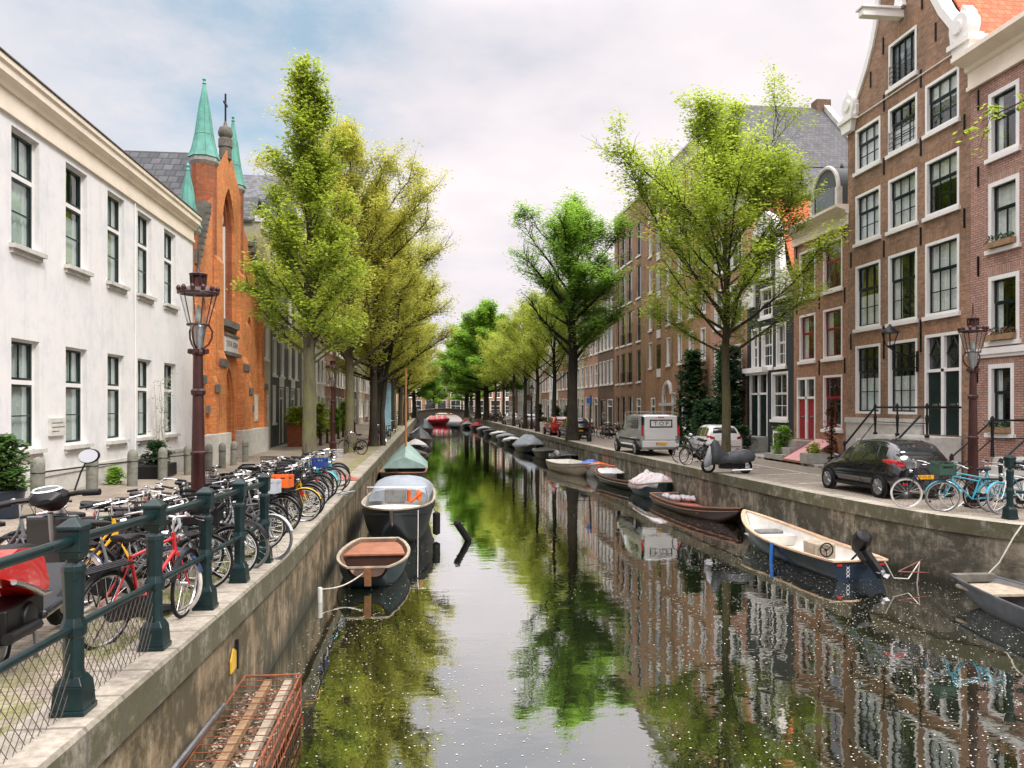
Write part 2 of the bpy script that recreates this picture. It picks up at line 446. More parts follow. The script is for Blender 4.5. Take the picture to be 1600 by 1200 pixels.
for a, b in zip(yy, yy[1:]):
    za, zb = gz_left(-2.3,a)-.3, gz_left(-2.3,b)-.3
    mb.add([(-.05,a-16,-3),(-.05,b-16,-3),(-.05,b-16,zb),(-.05,a-16,za)], [(0,1,2,3)])
mb.build('wall', M['quay'], lw)
rings = []
for y in [-20,0,4.5,6,8,10,12.5,20,40,80,172]:
    z = gz_left(-2.3,y)
    rings.append([(.02,y-16,z-.32),(.02,y-16,z-.02),(0,y-16,z+.012),(-.47,y-16,z+.012),(-.47,y-16,z-.32)])
mb = MB(); mb.loft(rings, smooth=False); mb.build('coping', M['coping'], lw)
rw = thing('quay_wall', (10, 16, 0), 0, 'dark stained quay wall below the parked black hatchback and the white van', 'quay wall')
pts = [(40,4),(14.2,10.6)] + RQ
mb = MB()
for (xa,ya),(xb,yb) in zip(pts, pts[1:]):
    mb.add([(xa+.05-10,ya-16,-3),(xb+.05-10,yb-16,-3),(xb+.05-10,yb-16,-.3),(xa+.05-10,ya-16,-.3)], [(0,3,2,1)])
mb.build('wall', M['quay2'], rw)
mb = MB(); rings = []
for i, (x, y) in enumerate(pts):
    a = Vector(pts[max(i-1,0)]); b = Vector(pts[min(i+1,len(pts)-1)]); d = (b-a).normalized(); nx = Vector((d.y, -d.x))
    o = Vector((x,y)); q = o + nx*.48
    rings.append([(o.x-10,o.y-16,-.32),(o.x-10,o.y-16,.012),(q.x-10,q.y-16,.012),(q.x-10,q.y-16,-.32)])
mb.loft(rings, smooth=False); mb.build('coping', M['coping2'], rw)

# ---- sky
w = bpy.data.worlds.new('World'); SC.world = w; w.use_nodes = True
T = w.node_tree; T.nodes.clear()
def wn(typ, **kw):
    nd = T.nodes.new(typ)
    for k, v in kw.items(): setattr(nd, k, v)
    return nd
SUN_EL, SUN_AZ = R(46), R(140)        # azimuth clockwise from +Y
sky = wn('ShaderNodeTexSky', sky_type='NISHITA', sun_disc=False); sky.sun_elevation = SUN_EL; sky.sun_rotation = SUN_AZ
sky.air_density = 1.2; sky.dust_density = 1.5
tc = wn('ShaderNodeTexCoord')
sep = wn('ShaderNodeSeparateXYZ'); T.links.new(tc.outputs['Generated'], sep.inputs[0])
def wm(op, a, b=None, c=None):
    nd = wn('ShaderNodeMath', operation=op)
    for i, x in enumerate((a, b, c)):
        if x is None: continue
        if isinstance(x, (int, float)): nd.inputs[i].default_value = x
        else: T.links.new(x, nd.inputs[i])
    return nd.outputs[0]
zc = wm('MAXIMUM', sep.outputs[2], 0.0)
den = wm('ADD', zc, .22)
cv = wn('ShaderNodeCombineXYZ'); T.links.new(wm('DIVIDE', sep.outputs[0], den), cv.inputs[0]); T.links.new(wm('DIVIDE', sep.outputs[1], den), cv.inputs[1])
def wnoise(scale, off, det=6, r=.55):
    mp = wn('ShaderNodeMapping'); mp.inputs['Location'].default_value = off; T.links.new(cv.outputs[0], mp.inputs[0])
    n = wn('ShaderNodeTexNoise'); n.inputs['Scale'].default_value = scale; n.inputs['Detail'].default_value = det; n.inputs['Roughness'].default_value = r
    T.links.new(mp.outputs[0], n.inputs['Vector']); return n.outputs['Fac']
def wramp(fac, stops):
    nd = wn('ShaderNodeValToRGB'); e = nd.color_ramp.elements
    while len(e) > 1: e.remove(e[-1])
    e[0].position = stops[0][0]; e[0].color = tuple(stops[0][1])+(1,)
    for p, c in stops[1:]: e.new(p).color = tuple(c)+(1,)
    T.links.new(fac, nd.inputs[0]); return nd.outputs[0]
def wmix(f, a, b, bt='MIX'):
    nd = wn('ShaderNodeMix', data_type='RGBA', blend_type=bt)
    for i, x in ((0, f), (6, a), (7, b)):
        if isinstance(x, (int, float)): nd.inputs[i].default_value = x
        elif isinstance(x, tuple): nd.inputs[i].default_value = x+(1,)
        else: T.links.new(x, nd.inputs[i])
    return nd.outputs[2]
# cloud deck: pink-white with blue-grey undersides, open in one place
c1 = wnoise(1.5, (3.1,1.7,0)); c2 = wnoise(.8, (9.2,4.1,0), 4)
cloud = wramp(c1, [(.32,(5.2,5.25,5.8)),(.47,(6.7,6.3,6.6)),(.66,(7.8,7.2,7.3))])
nrm = wn('ShaderNodeVectorMath', operation='NORMALIZE'); T.links.new(tc.outputs['Generated'], nrm.inputs[0])
def lobe(d, lo, hi):
    dt = wn('ShaderNodeVectorMath', operation='DOT_PRODUCT'); T.links.new(nrm.outputs[0], dt.inputs[0]); dt.inputs[1].default_value = Vector(d).normalized()
    mr = wn('ShaderNodeMapRange', interpolation_type='SMOOTHSTEP'); T.links.new(dt.outputs['Value'], mr.inputs[0]); mr.inputs[1].default_value = lo; mr.inputs[2].default_value = hi
    return mr.outputs[0]
CX, CY = math.cos(math.atan(.11)), math.sin(math.atan(.11))
def pd(px, py):
    u, v = (px-800)/1200, (634-py)/1200
    return (u*CX+CY, CX-u*CY, v)
blue = lobe(pd(360,10), .968, .996)
hole = wm('MULTIPLY', blue, wramp(wnoise(2.6, (1.3,2.2,0), 7, .6), [(.38,(0,0,0)),(.62,(.9,.9,.9))]))
grey = wm('MULTIPLY', lobe(pd(190,230), .93, .995), wramp(c2, [(.3,(.2,)*3),(.6,(.9,)*3)]))
cloud = wmix(wm('MULTIPLY', grey, .75), cloud, (4.8,5.15,5.75))
skyb = wmix(.4, sky.outputs[0], (4.6,6.5,7.4))
col = wmix(hole, cloud, skyb)
# overcast vault brighter overhead; extra boost above the view added to light the facades
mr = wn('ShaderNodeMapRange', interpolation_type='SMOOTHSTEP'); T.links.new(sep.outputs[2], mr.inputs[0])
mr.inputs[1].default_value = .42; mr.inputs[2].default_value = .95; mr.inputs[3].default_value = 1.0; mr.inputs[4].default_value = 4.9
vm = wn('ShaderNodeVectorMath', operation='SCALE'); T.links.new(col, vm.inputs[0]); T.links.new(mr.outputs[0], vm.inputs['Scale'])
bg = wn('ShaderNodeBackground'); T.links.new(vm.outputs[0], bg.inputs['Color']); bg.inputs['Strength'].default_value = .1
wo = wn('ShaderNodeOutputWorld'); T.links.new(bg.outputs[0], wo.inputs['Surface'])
sl = bpy.data.lights.new('sun', 'SUN'); sl.energy = 2.0; sl.angle = R(10); sl.color = (1,.95,.87)
so = bpy.data.objects.new('sun', sl); COL.objects.link(so)
sd = Vector((math.sin(SUN_AZ)*math.cos(SUN_EL), math.cos(SUN_AZ)*math.cos(SUN_EL), math.sin(SUN_EL)))
so.rotation_euler = sd.to_track_quat('Z', 'Y').to_euler(); so.location = (0,0,60)
# ---- camera
cam = bpy.data.cameras.new('camera'); co = bpy.data.objects.new('camera', cam); COL.objects.link(co); SC.camera = co
cam.sensor_fit = 'HORIZONTAL'; cam.sensor_width = 36; cam.lens = 36*1200/1600; cam.clip_end = 4000; cam.clip_start = .05
cam.shift_y = 34/1600
co.location = (0,0,2.4); co.rotation_euler = (R(90), 0, -math.atan(.11))
SC.view_settings.view_transform = 'Standard'; SC.view_settings.look = 'None'; SC.view_settings.exposure = .45; SC.view_settings.gamma = 1
SC.cycles.max_bounces = 8; SC.cycles.transparent_max_bounces = 12; SC.cycles.caustics_reflective = False; SC.cycles.caustics_refractive = False
SC.cycles.use_denoising = True
# ------------------------------------------------------------------ houses
def facade(mb, outer, holes, depth=.14, m=0, y=0.0, rm=None):
    # cut the wall into level slabs; in each slab the loops pair up into solid pieces
    loops = [outer] + holes
    E = []
    for lp in loops:
        for i in range(len(lp)):
            p, q = lp[i], lp[(i+1) % len(lp)]
            if abs(p[1]-q[1]) > 1e-7: E.append((p, q) if p[1] < q[1] else (q, p))
    zs = sorted({round(p[1], 5) for lp in loops for p in lp})
    X = lambda e, z: e[0][0] + (e[1][0]-e[0][0])*(z-e[0][1])/(e[1][1]-e[0][1])
    for za, zb in zip(zs, zs[1:]):
        if zb-za < 1e-4: continue
        zm = (za+zb)/2
        cr = sorted((e for e in E if e[0][1] < zm < e[1][1]), key=lambda e: X(e, zm))
        for e, g in zip(cr[::2], cr[1::2]):
            mb.add([(X(e,za),y,za),(X(g,za),y,za),(X(g,zb),y,zb),(X(e,zb),y,zb)], [(0,1,2,3)], m)
    for lp in holes:
        n = len(lp)
        v = [(p[0], y, p[1]) for p in lp] + [(p[0], y+depth, p[1]) for p in lp]
        mb.add(v, [(i, (i+1) % n, n+(i+1) % n, n+i) for i in range(n)], m if rm is None else rm)
def rect(x0, x1, z0, z1): return [(x0,z0),(x1,z0),(x1,z1),(x0,z1)]
def arch(x0, x1, z0, zs, n=8, point=1.0):
    "pointed arch loop: springing zs, apex by equilateral arcs scaled by point"
    w = x1-x0; pts = [(x0,z0),(x1,z0)]
    for i in range(n+1):
        a = (PI/3)*i/n; pts.append((x0+w*math.cos(a), zs+w*math.sin(a)*point))
    for i in range(n-1, -1, -1):
        a = (PI/3)*i/n; pts.append((x1-w*math.cos(a), zs+w*math.sin(a)*point))
    return pts
_wc = {}
def window(root, x0, x1, z0, z1, st, depth=.14):
    """st: frame, sash materials, fw, split (0..1 or 0), cols/rows of panes above and below, sill, curtain"""
    w, h = x1-x0, z1-z0
    key = (round(w,2), round(h,2), st['id'], depth)
    if key not in _wc:
        fw, sw, bw = st.get('fw',.09), st.get('sw',.05), st.get('bw',.028)
        fr = MB(); y0 = depth-.07
        pr = st.get('proud', 0)
        ya = -pr if pr else y0
        fr.box(0, fw, ya, depth+.02, 0, h); fr.box(w-fw, w, ya, depth+.02, 0, h)
        fr.box(fw, w-fw, ya, depth+.02, h-fw, h); fr.box(fw, w-fw, ya, depth+.02, 0, fw*.9)
        a, b, c, d = fw, w-fw, fw*.9, h-fw
        sp = st.get('split', 0)
        def sash(x0, x1, z0, z1, cols, rows, yo):
            fr.box(x0, x0+sw, yo, yo+.045, z0, z1, 1); fr.box(x1-sw, x1, yo, yo+.045, z0, z1, 1)
            fr.box(x0+sw, x1-sw, yo, yo+.045, z0, z0+sw, 1); fr.box(x0+sw, x1-sw, yo, yo+.045, z1-sw, z1, 1)
            for i in range(1, cols):
                xx = x0+(x1-x0)*i/cols; fr.box(xx-bw/2, xx+bw/2, yo+.006, yo+.04, z0+sw, z1-sw, 1)
            for i in range(1, rows):
                zz = z0+(z1-z0)*i/rows; fr.box(x0+sw, x1-sw, yo+.008, yo+.038, zz-bw/2, zz+bw/2, 1)
        yo = y0+.012
        if sp:
            zs = c+(d-c)*sp
            if st.get('transom'):
                fr.box(a, b, ya+.005, depth+.018, zs-.05, zs+.05); up, lo = zs+.05, zs-.05
            else: up = lo = zs
            sash(a, b, up, d, *st.get('top', (1,1)), yo)
            sash(a, b, c, lo, *st.get('bot', (2,1)), yo+(.02 if not st.get('transom') else 0))
        else:
            sash(a, b, c, d, *st.get('bot', (2,2)), yo)
        fm = fr.mesh('window', [st['frame'], st['sash']])
        pm = MB(); pm.quad((a,y0+.06,c),(b,y0+.06,c),(b,y0+.06,d),(a,y0+.06,d)); pm = pm.mesh('pane', st.get('pane', M['glass']))
        sm = None
        if st.get('sill'):
            s = MB(); o = st.get('so', .07)
            s.box(-o, w+o, -.09, depth-.07, -.13, -.003); sm = s.mesh('sill', st['sill'])
        cms = []
        if st.get('curtain'):
            for kind in ('full', 'sides', 'half', 'top'):
                cm = MB(); yc = depth+.07
                def cloth(xa, xb, za, zb):
                    n = max(6, int((xb-xa)/.05)); v = []
                    for i in range(n+1):
                        xx = xa+(xb-xa)*i/n; dy = .025*math.sin(i*1.9)+.01*math.sin(i*5.1)
                        v += [(xx, yc+dy, za), (xx, yc+dy, zb)]
                    cm.add(v, [(2*i, 2*i+2, 2*i+3, 2*i+1) for i in range(n)], 0, True)
                if kind == 'full': cloth(-.1, w+.1, -.1, h+.1)
                elif kind == 'sides': cloth(-.1, w*.3, -.1, h+.1); cloth(w*.72, w+.1, -.1, h+.1)
                elif kind == 'half': cloth(-.1, w+.1, -.1, h*.52)
                else: cloth(-.1, w+.1, h*.55, h+.1)
                cms.append(cm.mesh('curtain', st['curtain']))
        _wc[key] = (fm, pm, sm, cms)
    fm, pm, sm, cms = _wc[key]
    o = link('window', fm, root, (x0, 0, z0))
    link('pane', pm, o)
    if sm: link('sill', sm, o)
    if cms:
        k = st.get('ck') or rnd.choice(['full','full','half','sides',None,'top'])
        if isinstance(k, (list, tuple)): k = rnd.choice(k)
        if k: link('curtain', cms[('full','sides','half','top').index(k)], o)
    return o
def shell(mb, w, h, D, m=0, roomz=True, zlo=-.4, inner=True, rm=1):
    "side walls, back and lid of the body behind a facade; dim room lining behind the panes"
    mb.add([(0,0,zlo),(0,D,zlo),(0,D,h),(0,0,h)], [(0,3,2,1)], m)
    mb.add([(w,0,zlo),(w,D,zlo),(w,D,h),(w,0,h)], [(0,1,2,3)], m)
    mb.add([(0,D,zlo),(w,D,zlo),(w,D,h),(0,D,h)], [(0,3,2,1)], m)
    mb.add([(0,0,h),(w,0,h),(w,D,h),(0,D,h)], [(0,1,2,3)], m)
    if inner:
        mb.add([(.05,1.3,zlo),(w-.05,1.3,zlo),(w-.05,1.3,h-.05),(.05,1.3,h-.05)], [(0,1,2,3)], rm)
def house_root(side, y0, y1, label, X=None, group=None, name='canal_house', rz=None):
    """side R: facade faces -X, local x runs towards -Y. side L: facade faces +X, local x runs towards +Y"""
    if side == 'R': return thing(name, (16.5 if X is None else X, y1, 0), -PI/2, label, 'house', group), y1-y0
    return thing(name, (-8.9 if X is None else X, y0, 0), PI/2, label, 'house', group), y1-y0
def cornice(root, w, z0, z1, m, proj=.35, dent=True, x0=0, name='cornice'):
    mb = MB(); h = z1-z0
    mb.box(x0-.05, w+.05, -.06, -.002, z0, z0+h*.55)
    prof = [(-.06,z0+h*.55),(-.14,z0+h*.6),(-.16,z0+h*.72),(-proj*.85,z0+h*.82),(-proj,z0+h*.86),(-proj,z1),(.3,z1),(.3,z0+h*.55)]
    mb.prism([(y, z) for y, z in prof], x0-.08, w+.08, 'yz')
    mb.box(x0-.06, w+.06, -.11, -.061, z0, z0+h*.12)
    return mb.build(name, m, root)
def roof_gable_x(root, w, z0, zr, y0, y1, m, name='roof', over=.15, x0=0, th=.12):
    "two slopes falling to either side, ridge running back from the street"
    mb = MB()
    c = (x0+w)/2 if x0 else w/2
    a, b = x0-over, w+over
    for (xa, xb) in ((a, c), (b, c)):
        dz = -(abs(xa-c))*(zr-z0)/((w-x0)/2)
        mb.prism([(xa, zr+dz), (xb, zr), (xb, zr+th), (xa, zr+dz+th)], y0, y1, 'xz')
    mb.prism([(x0+.01,z0),(w-.01,z0),(c,zr)], y0+.15, y0+.2, 'xz', 1)
    mb.prism([(x0+.01,z0),(w-.01,z0),(c,zr)], y1-.3, y1-.25, 'xz', 1)
    return mb.build(name, [m, M['darkstone']], root)
def tile_mat(name, c1, c2, tw=.26, th=.22, ms=.022):
    t = NT(name); p = t.obj()
    sx = t.n('ShaderNodeSeparateXYZ'); t.l(p, sx.inputs[0])
    cx = t.n('ShaderNodeCombineXYZ'); t.l(sx.outputs[1], cx.inputs[0]); t.l(sx.outputs[2], cx.inputs[1])
    b = t.n('ShaderNodeTexBrick'); t.l(cx.outputs[0], b.inputs['Vector']); b.inputs['Scale'].default_value = 1; b.offset = 0.5
    b.inputs['Brick Width'].default_value = tw; b.inputs['Row Height'].default_value = th; b.inputs['Mortar Size'].default_value = ms; b.inputs['Mortar Smooth'].default_value = 1
    b.inputs['Color1'].default_value = c1+(1,); b.inputs['Color2'].default_value = c2+(1,); b.inputs['Mortar'].default_value = tuple(c*.3 for c in c1)+(1,)
    n = t.noise(3, p, 5, .7)
    c = t.mix(.8, b.outputs['Color'], t.ramp(n.outputs['Fac'], [(.3,(.6,.6,.6)),(.7,(1.25,1.25,1.25))]).outputs[0], 'MULTIPLY')
    return t.fin(t.bsdf(c, .7, 0, .35, 0, t.bump(b.outputs['Fac'], -.8, .04)))
M['orangetile'] = tile_mat('orange_roof_tile', (.62,.12,.045), (.7,.17,.06))
M['greytile'] = tile_mat('grey_roof_tile', (.06,.062,.065), (.1,.102,.105))
M['darktile'] = tile_mat('dark_slate_tile', (.05,.055,.06), (.12,.125,.13))
M['b1'] = brick('brown_brick', (.235,.13,.08), (.36,.22,.145), (.26,.21,.16), .5)
M['b0'] = brick('pink_brick', (.4,.22,.175), (.5,.31,.25), (.2,.145,.12), .15, bh=.07, ms=.014)
M['b2'] = brick('red_brown_brick', (.33,.165,.1), (.43,.24,.16), (.24,.18,.14), .35)
M['b4'] = brick('salmon_brick', (.42,.22,.16), (.48,.28,.2), (.3,.21,.16), .25)
M['b5'] = brick('ochre_brick', (.34,.185,.1), (.42,.255,.155), (.29,.2,.13), .3)
M['b6'] = brick('umber_brick', (.27,.155,.09), (.33,.195,.12), (.23,.17,.12), .3)
M['b7'] = brick('dark_brown_brick', (.13,.08,.055), (.19,.12,.08), (.13,.1,.08), .3)
M['soldier'] = brick('soldier_brick', (.27,.145,.085), (.38,.23,.14), (.22,.17,.12), .25, bw=.066, bh=.27, ms=.008)
M['soldier0'] = brick('pale_soldier_brick', (.42,.25,.2), (.5,.33,.26), (.2,.15,.12), .15, bw=.07, bh=.27, ms=.012)
M['church'] = brick('orange_church_brick', (.58,.17,.042), (.76,.27,.07), (.4,.24,.13), .3, ms=.012, scol=(.13,.06,.035))
M['church2'] = brick('deep_red_brick', (.3,.09,.04), (.38,.13,.06), (.2,.1,.06), .3)
t = NT('white_render'); p = t.obj(); n = t.noise(.6, p, 7, .7); n2 = t.noise(2.2, p, 6, .7)
c = t.ramp(n.outputs['Fac'], [(.3,(.62,.645,.665)),(.5,(.75,.745,.74)),(.7,(.8,.765,.755))]).outputs[0]
c = t.mix(t.ramp(n2.outputs['Fac'], [(.5,(0,0,0)),(.72,(.5,)*3)]).outputs[0], c, (.55,.57,.57))
mp = t.n('ShaderNodeMapping'); t.l(p, mp.inputs[0]); mp.inputs['Scale'].default_value = (3.5, 3.5, .35); n3 = t.noise(1.2, mp.outputs[0], 7, .7)
c = t.mix(t.ramp(n3.outputs['Fac'], [(.52,(0,0,0)),(.7,(.4,)*3)]).outputs[0], c, (.5,.5,.47))
sx = t.n('ShaderNodeSeparateXYZ'); t.l(p, sx.inputs[0]); zz = t.math('ADD', sx.outputs[2], t.math('MULTIPLY', n2.outputs['Fac'], -1.6))
mr_ = t.n('ShaderNodeMapRange'); t.l(zz, mr_.inputs[0]); mr_.inputs[1].default_value = -.6; mr_.inputs[2].default_value = .5; mr_.inputs[3].default_value = .6; mr_.inputs[4].default_value = 0
c = t.mix(mr_.outputs[0], c, (.36,.36,.31))
M['render'] = t.fin(t.bsdf(c, .75, 0, .3, 0, t.bump(t.noise(25, p, 4).outputs['Fac'], .12, .01)))
M['darkrender'] = mat('dark_painted_brick', (.02,.024,.028), .7, var=.25, vs=1.2, bump=.1, bs=20)
M['greyrender'] = mat('grey_green_render', (.075,.088,.085), .75, var=.2, vs=.8, bump=.1, bs=20)
M['beige'] = mat('beige_render', (.5,.45,.36), .8, var=.12, vs=.7, dirt=.3, dcol=(.25,.22,.17))

def WS(id, frame='white', sash='sash', **k):
    d = dict(id=id, frame=M[frame], sash=M[sash]); d.update(k); return d
W_white = WS('wh', 'white', 'sash', fw=.055, split=.62, transom=True, top=(2,1), bot=(1,2), sill=None, curtain=M['curtain2'], ck=('full','full','half'))
W_h1 = WS('h1', fw=.1, split=.62, top=(3,1), bot=(3,2), sill=M['white'], curtain=M['curtain'], bw=.03, proud=.01, ck=('full','sides','half','full','top'))
W_h1g = WS('h1g', fw=.1, split=.62, top=(3,2), bot=(3,2), sill=None, curtain=M['curtain'], bw=.03, ck=('half','sides'), proud=.01)
W_h0 = WS('h0', fw=.13, split=.6, top=(1,1), bot=(2,1), sill=M['white'], curtain=M['curtain'], bw=.04, ck=('sides','full','half'), proud=.01)
W_h2 = WS('h2', sash='redp', fw=.09, split=.6, top=(1,1), bot=(2,1), sill=M['white'], curtain=M['curtain'], ck=('sides','half',None), proud=.01)
W_h3 = WS('h3', sash='white', fw=.1, split=.55, top=(2,1), bot=(2,2), sill=M['white'], pane=M['pane'], proud=.02)
W_h4 = WS('h4', sash='white', fw=.1, split=.6, top=(2,1), bot=(2,2), sill=M['white'], pane=M['panel'], proud=.01)
W_far = WS('far', sash='white', fw=.09, split=.55, top=(2,1), bot=(2,2), sill=M['white'], pane=M['pane'], bw=.035, proud=.01)
W_fard = WS('fard', sash='sash', fw=.09, split=.55, top=(1,1), bot=(2,1), sill=M['white'], pane=M['pane'], bw=.035, proud=.01)
W_slim = WS('slim', sash='white', fw=.07, bot=(2,1), sill=M['white'], pane=M['pane'], proud=.01)
W_fr = WS('fr', sash='black', fw=.06, bot=(1,1), sill=M['white'], pane=M['pane'])
W_brown = WS('brn', frame='wood', sash='wood', fw=.09, bot=(1,2), sill=M['stone'], pane=M['pane'])

def lintels(root, wins, m):
    for (a, b, z0, z1) in wins:
        mb = MB(); mb.prism([(a-.02,z1+.004),(b+.02,z1+.004),(b+.12,z1+.27),(a-.12,z1+.27)], -.006, .02, 'xz'); mb.build('brick_lintel', m, root)
def door(root, x0, x1, z0, z1, m, frame=None, depth=.14, leaves=1, transom=0, name='door'):
    fw = .1; fr = MB(); w = x1-x0
    fr.box(x0, x0+fw, -.01, depth, z0, z1); fr.box(x1-fw, x1, -.01, depth, z0, z1); fr.box(x0+fw, x1-fw, -.01, depth, z1-fw, z1)
    top = z1-fw
    if transom:
        zt = z1-transom; fr.box(x0+fw, x1-fw, -.005, depth, zt-.1, zt); top = zt-.1
    if leaves == 2:
        c = (x0+x1)/2; fr.box(c-.07, c+.07, -.005, depth, z0, z1-fw)
        spans = [(x0+fw, c-.07), (c+.07, x1-fw)]
    else: spans = [(x0+fw, x1-fw)]
    fo = fr.build('door_frame', frame or M['white'], root)
    for a, b in spans:
        d = MB(); d.box(a+.004, b-.004, depth-.07, depth, z0, top)
        n = 3 if top-z0 > 1.9 else 2
        for i in range(n):
            za = z0+.14+(top-z0-.2)*i/n; zb = za+(top-z0-.2)/n-.12
            d.box(a+.1, b-.1, depth-.09, depth-.071, za, zb)
        do = d.build(name, m, root)
        h = MB(); h.lathe([(.012,-.05),(.03,-.04),(.03,-.02),(.012,0)], (b-.09, depth-.09, z0+1.0), 8, axis='y'); h.build('handle', M['chrome'], do)
        h = MB(); h.box((a+b)/2-.13, (a+b)/2+.13, depth-.1, depth-.091, z0+.95, z0+1.02); h.build('letter_box', M['chrome'], do)
        if transom:
            p = MB(); p.box(a, b, depth-.03, depth-.02, top+.1, z1-fw); p.build('transom_pane', M['pane'], root)
    return fo
def anchors(root, pts):
    for x, z in pts:
        mb = MB(); mb.box(x-.025, x+.025, -.045, -.002, z-.3, z+.3); mb.build('wall_anchor', M['iron'], root)
def iron_rail(mb, a, b, h=.95, r=.022, balus=0):
    a = Vector(a); b = Vector(b)
    mb.tube([a+Vector((0,0,h)), b+Vector((0,0,h))], r, 6); mb.tube([a+Vector((0,0,h*.45)), b+Vector((0,0,h*.45))], r*.7, 6)
def flowerbox(root, x0, x1, z, red=True):
    mb = MB(); mb.box(x0+.1, x1-.1, -.2, -.02, z, z+.17); p = mb.build('flower_box', M['wood'], root)
    g = MB(); rr = random.Random(int(z*100))
    for i in range(170):
        x = rr.uniform(x0+.1, x1-.1); y = rr.uniform(-.22,-.02); zz = z+.15+rr.uniform(0,.2); s = .04
        a = rr.uniform(0,6); e = rr.uniform(-1,1); u = Vector((math.cos(a), math.sin(a), e)).normalized()*s; v = u.orthogonal().normalized()*s
        c = Vector((x,y,zz)); g.add([c-u,c-v*.6,c+u,c+v*.6], [(0,1,2,3)], 1 if red and rr.random() < .16 else 0)
    g.build('flowers', [M['leafd'], M['redflower']], p)

def leafmat(name, col, tr, var=.35):
    t = NT(name); ge = t.n('ShaderNodeNewGeometry')
    n = t.noise(.9, ge.outputs['Position'], 3)
    k = t.mix(.5, n.outputs['Fac'], ge.outputs['Random Per Island'])
    c = t.ramp(k, [(.25, tuple(x*(1-var) for x in col)), (.5, col), (.75, tuple(min(1, x*(1+var)) for x in col))]).outputs[0]
    c2 = t.ramp(k, [(.25, tuple(x*(1-var) for x in tr)), (.5, tr), (.75, tuple(min(1, x*(1+var)) for x in tr))]).outputs[0]
    d = t.n('ShaderNodeBsdfDiffuse'); t.l(c, d.inputs[0])
    tl = t.n('ShaderNodeBsdfTranslucent'); t.l(c2, tl.inputs[0])
    m = t.n('ShaderNodeMixShader'); m.inputs[0].default_value = .45; t.l(d.outputs[0], m.inputs[1]); t.l(tl.outputs[0], m.inputs[2])
    g = t.n('ShaderNodeBsdfGlossy'); g.inputs['Roughness'].default_value = .45
    m2 = t.n('ShaderNodeMixShader'); m2.inputs[0].default_value = .04; t.l(m.outputs[0], m2.inputs[1]); t.l(g.outputs[0], m2.inputs[2])
    return t.fin(m2)
M['leafd'] = leafmat('dark_ivy_leaf', (.03,.075,.03), (.05,.12,.03))
M['redflower'] = mat('red_petals', (.6,.04,.03), .7)
# ================================================================== right bank, from the camera outwards
# --- tall brown house with bell gable
r, w = house_root('R', 21.8, 28.7, 'tall brown brick canal house with white scrolled bell gable and hoist beam')
bays = [(.55,2.2),(2.68,4.33),(4.75,6.4)]
rows = [(5.35,7.78),(8.65,10.5),(11.4,13.05)]
wins = [(a,b,z0,z1) for z0,z1 in rows for a,b in bays]
ground = [(a,b,2.1,4.7) for a,b in bays[:2]]
attic = (2.7,4.3,13.75,15.35)
door_r = (4.72,6.5,1.45,4.75)
left = [(0,13.6),(.35,13.75),(.87,14.35),(1.4,15.05),(1.8,15.75),(2.05,16.4),(2.22,17.2),(2.28,18.4)]
right = [(6.9-x,z) for x,z in left]
outer = [(0,-.4),(6.9,-.4)] + right + [(4.1,19.3),(3.45,19.7),(2.8,19.3)] + list(reversed(left))
holes = [rect(*q) for q in wins+ground+[attic,door_r]]
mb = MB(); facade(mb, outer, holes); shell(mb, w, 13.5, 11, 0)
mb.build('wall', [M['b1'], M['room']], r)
for q in wins:
    window(r, *q, W_h1)
for q in ground: window(r, *q, W_h1g)
lintels(r, wins+ground+[attic,door_r], M['soldier'])
window(r, *attic, WS('att', fw=.1, bot=(4,1), sill=M['white'], bw=.03, pane=M['panel'], proud=.01))
for (a,b,z) in ((2.7,4.3,13.85),(2.68,4.33,11.5)):
    g = MB()
    for k in range(4): g.tube([(a+.1,-.05,z+.1+.17*k),(b-.1,-.05,z+.1+.17*k)], .013, 5)
    for x in (a+.12,(a+b)/2,b-.12): g.tube([(x,-.05,z),(x,-.05,z+.7)], .013, 5)
    g.build('window_guard', M['iron'], r)
door(r, *door_r, M['sash'], depth=.14, leaves=2, transom=1.15)
g = MB()                                        # leaded diamonds in the fanlight
for cx in (5.18, 6.04):
    for (xa,za,xb,zb) in ((cx-.3,4.1,cx,4.62),(cx,4.62,cx+.3,4.1),(cx+.3,4.1,cx,3.72),(cx,3.72,cx-.3,4.1)):
        g.tube([(xa,.085,za),(xb,.085,zb)], .02, 5)
    g.tube([(cx,.085,3.7),(cx,.085,3.66)], .015, 5); g.tube([(cx-.37,.085,4.1),(cx-.3,.085,4.1)], .015, 5); g.tube([(cx+.3,.085,4.1),(cx+.37,.085,4.1)], .015, 5)
g.build('fanlight_tracery', M['black'], r)
def strip(pts, wd, y0, y1):
    mb = MB(); n = len(pts); ring = []
    for i, p in enumerate(pts):
        a = Vector(pts[max(i-1,0)]); b = Vector(pts[min(i+1,n-1)]); d = (b-a).normalized(); nx = Vector((-d.y, d.x))
        ring.append([(p[0],y0,p[1]),(p[0]+nx.x*wd,y0,p[1]+nx.y*wd),(p[0]+nx.x*wd,y1,p[1]+nx.y*wd),(p[0],y1,p[1])])
    mb.loft(ring, smooth=False); return mb
strip(left, .24, -.08, .4).build('gable_trim', M['white'], r)
strip([(6.9-x,z) for x,z in left], -.24, -.08, .4).build('gable_trim', M['white'], r)
mb = MB(); mb.prism([(2.0,18.4),(4.9,18.4),(5.1,18.65),(4.2,19.4),(3.45,19.9),(2.7,19.4),(1.8,18.65)], -.15, .4, 'xz'); mb.build('pediment', M['white'], r)
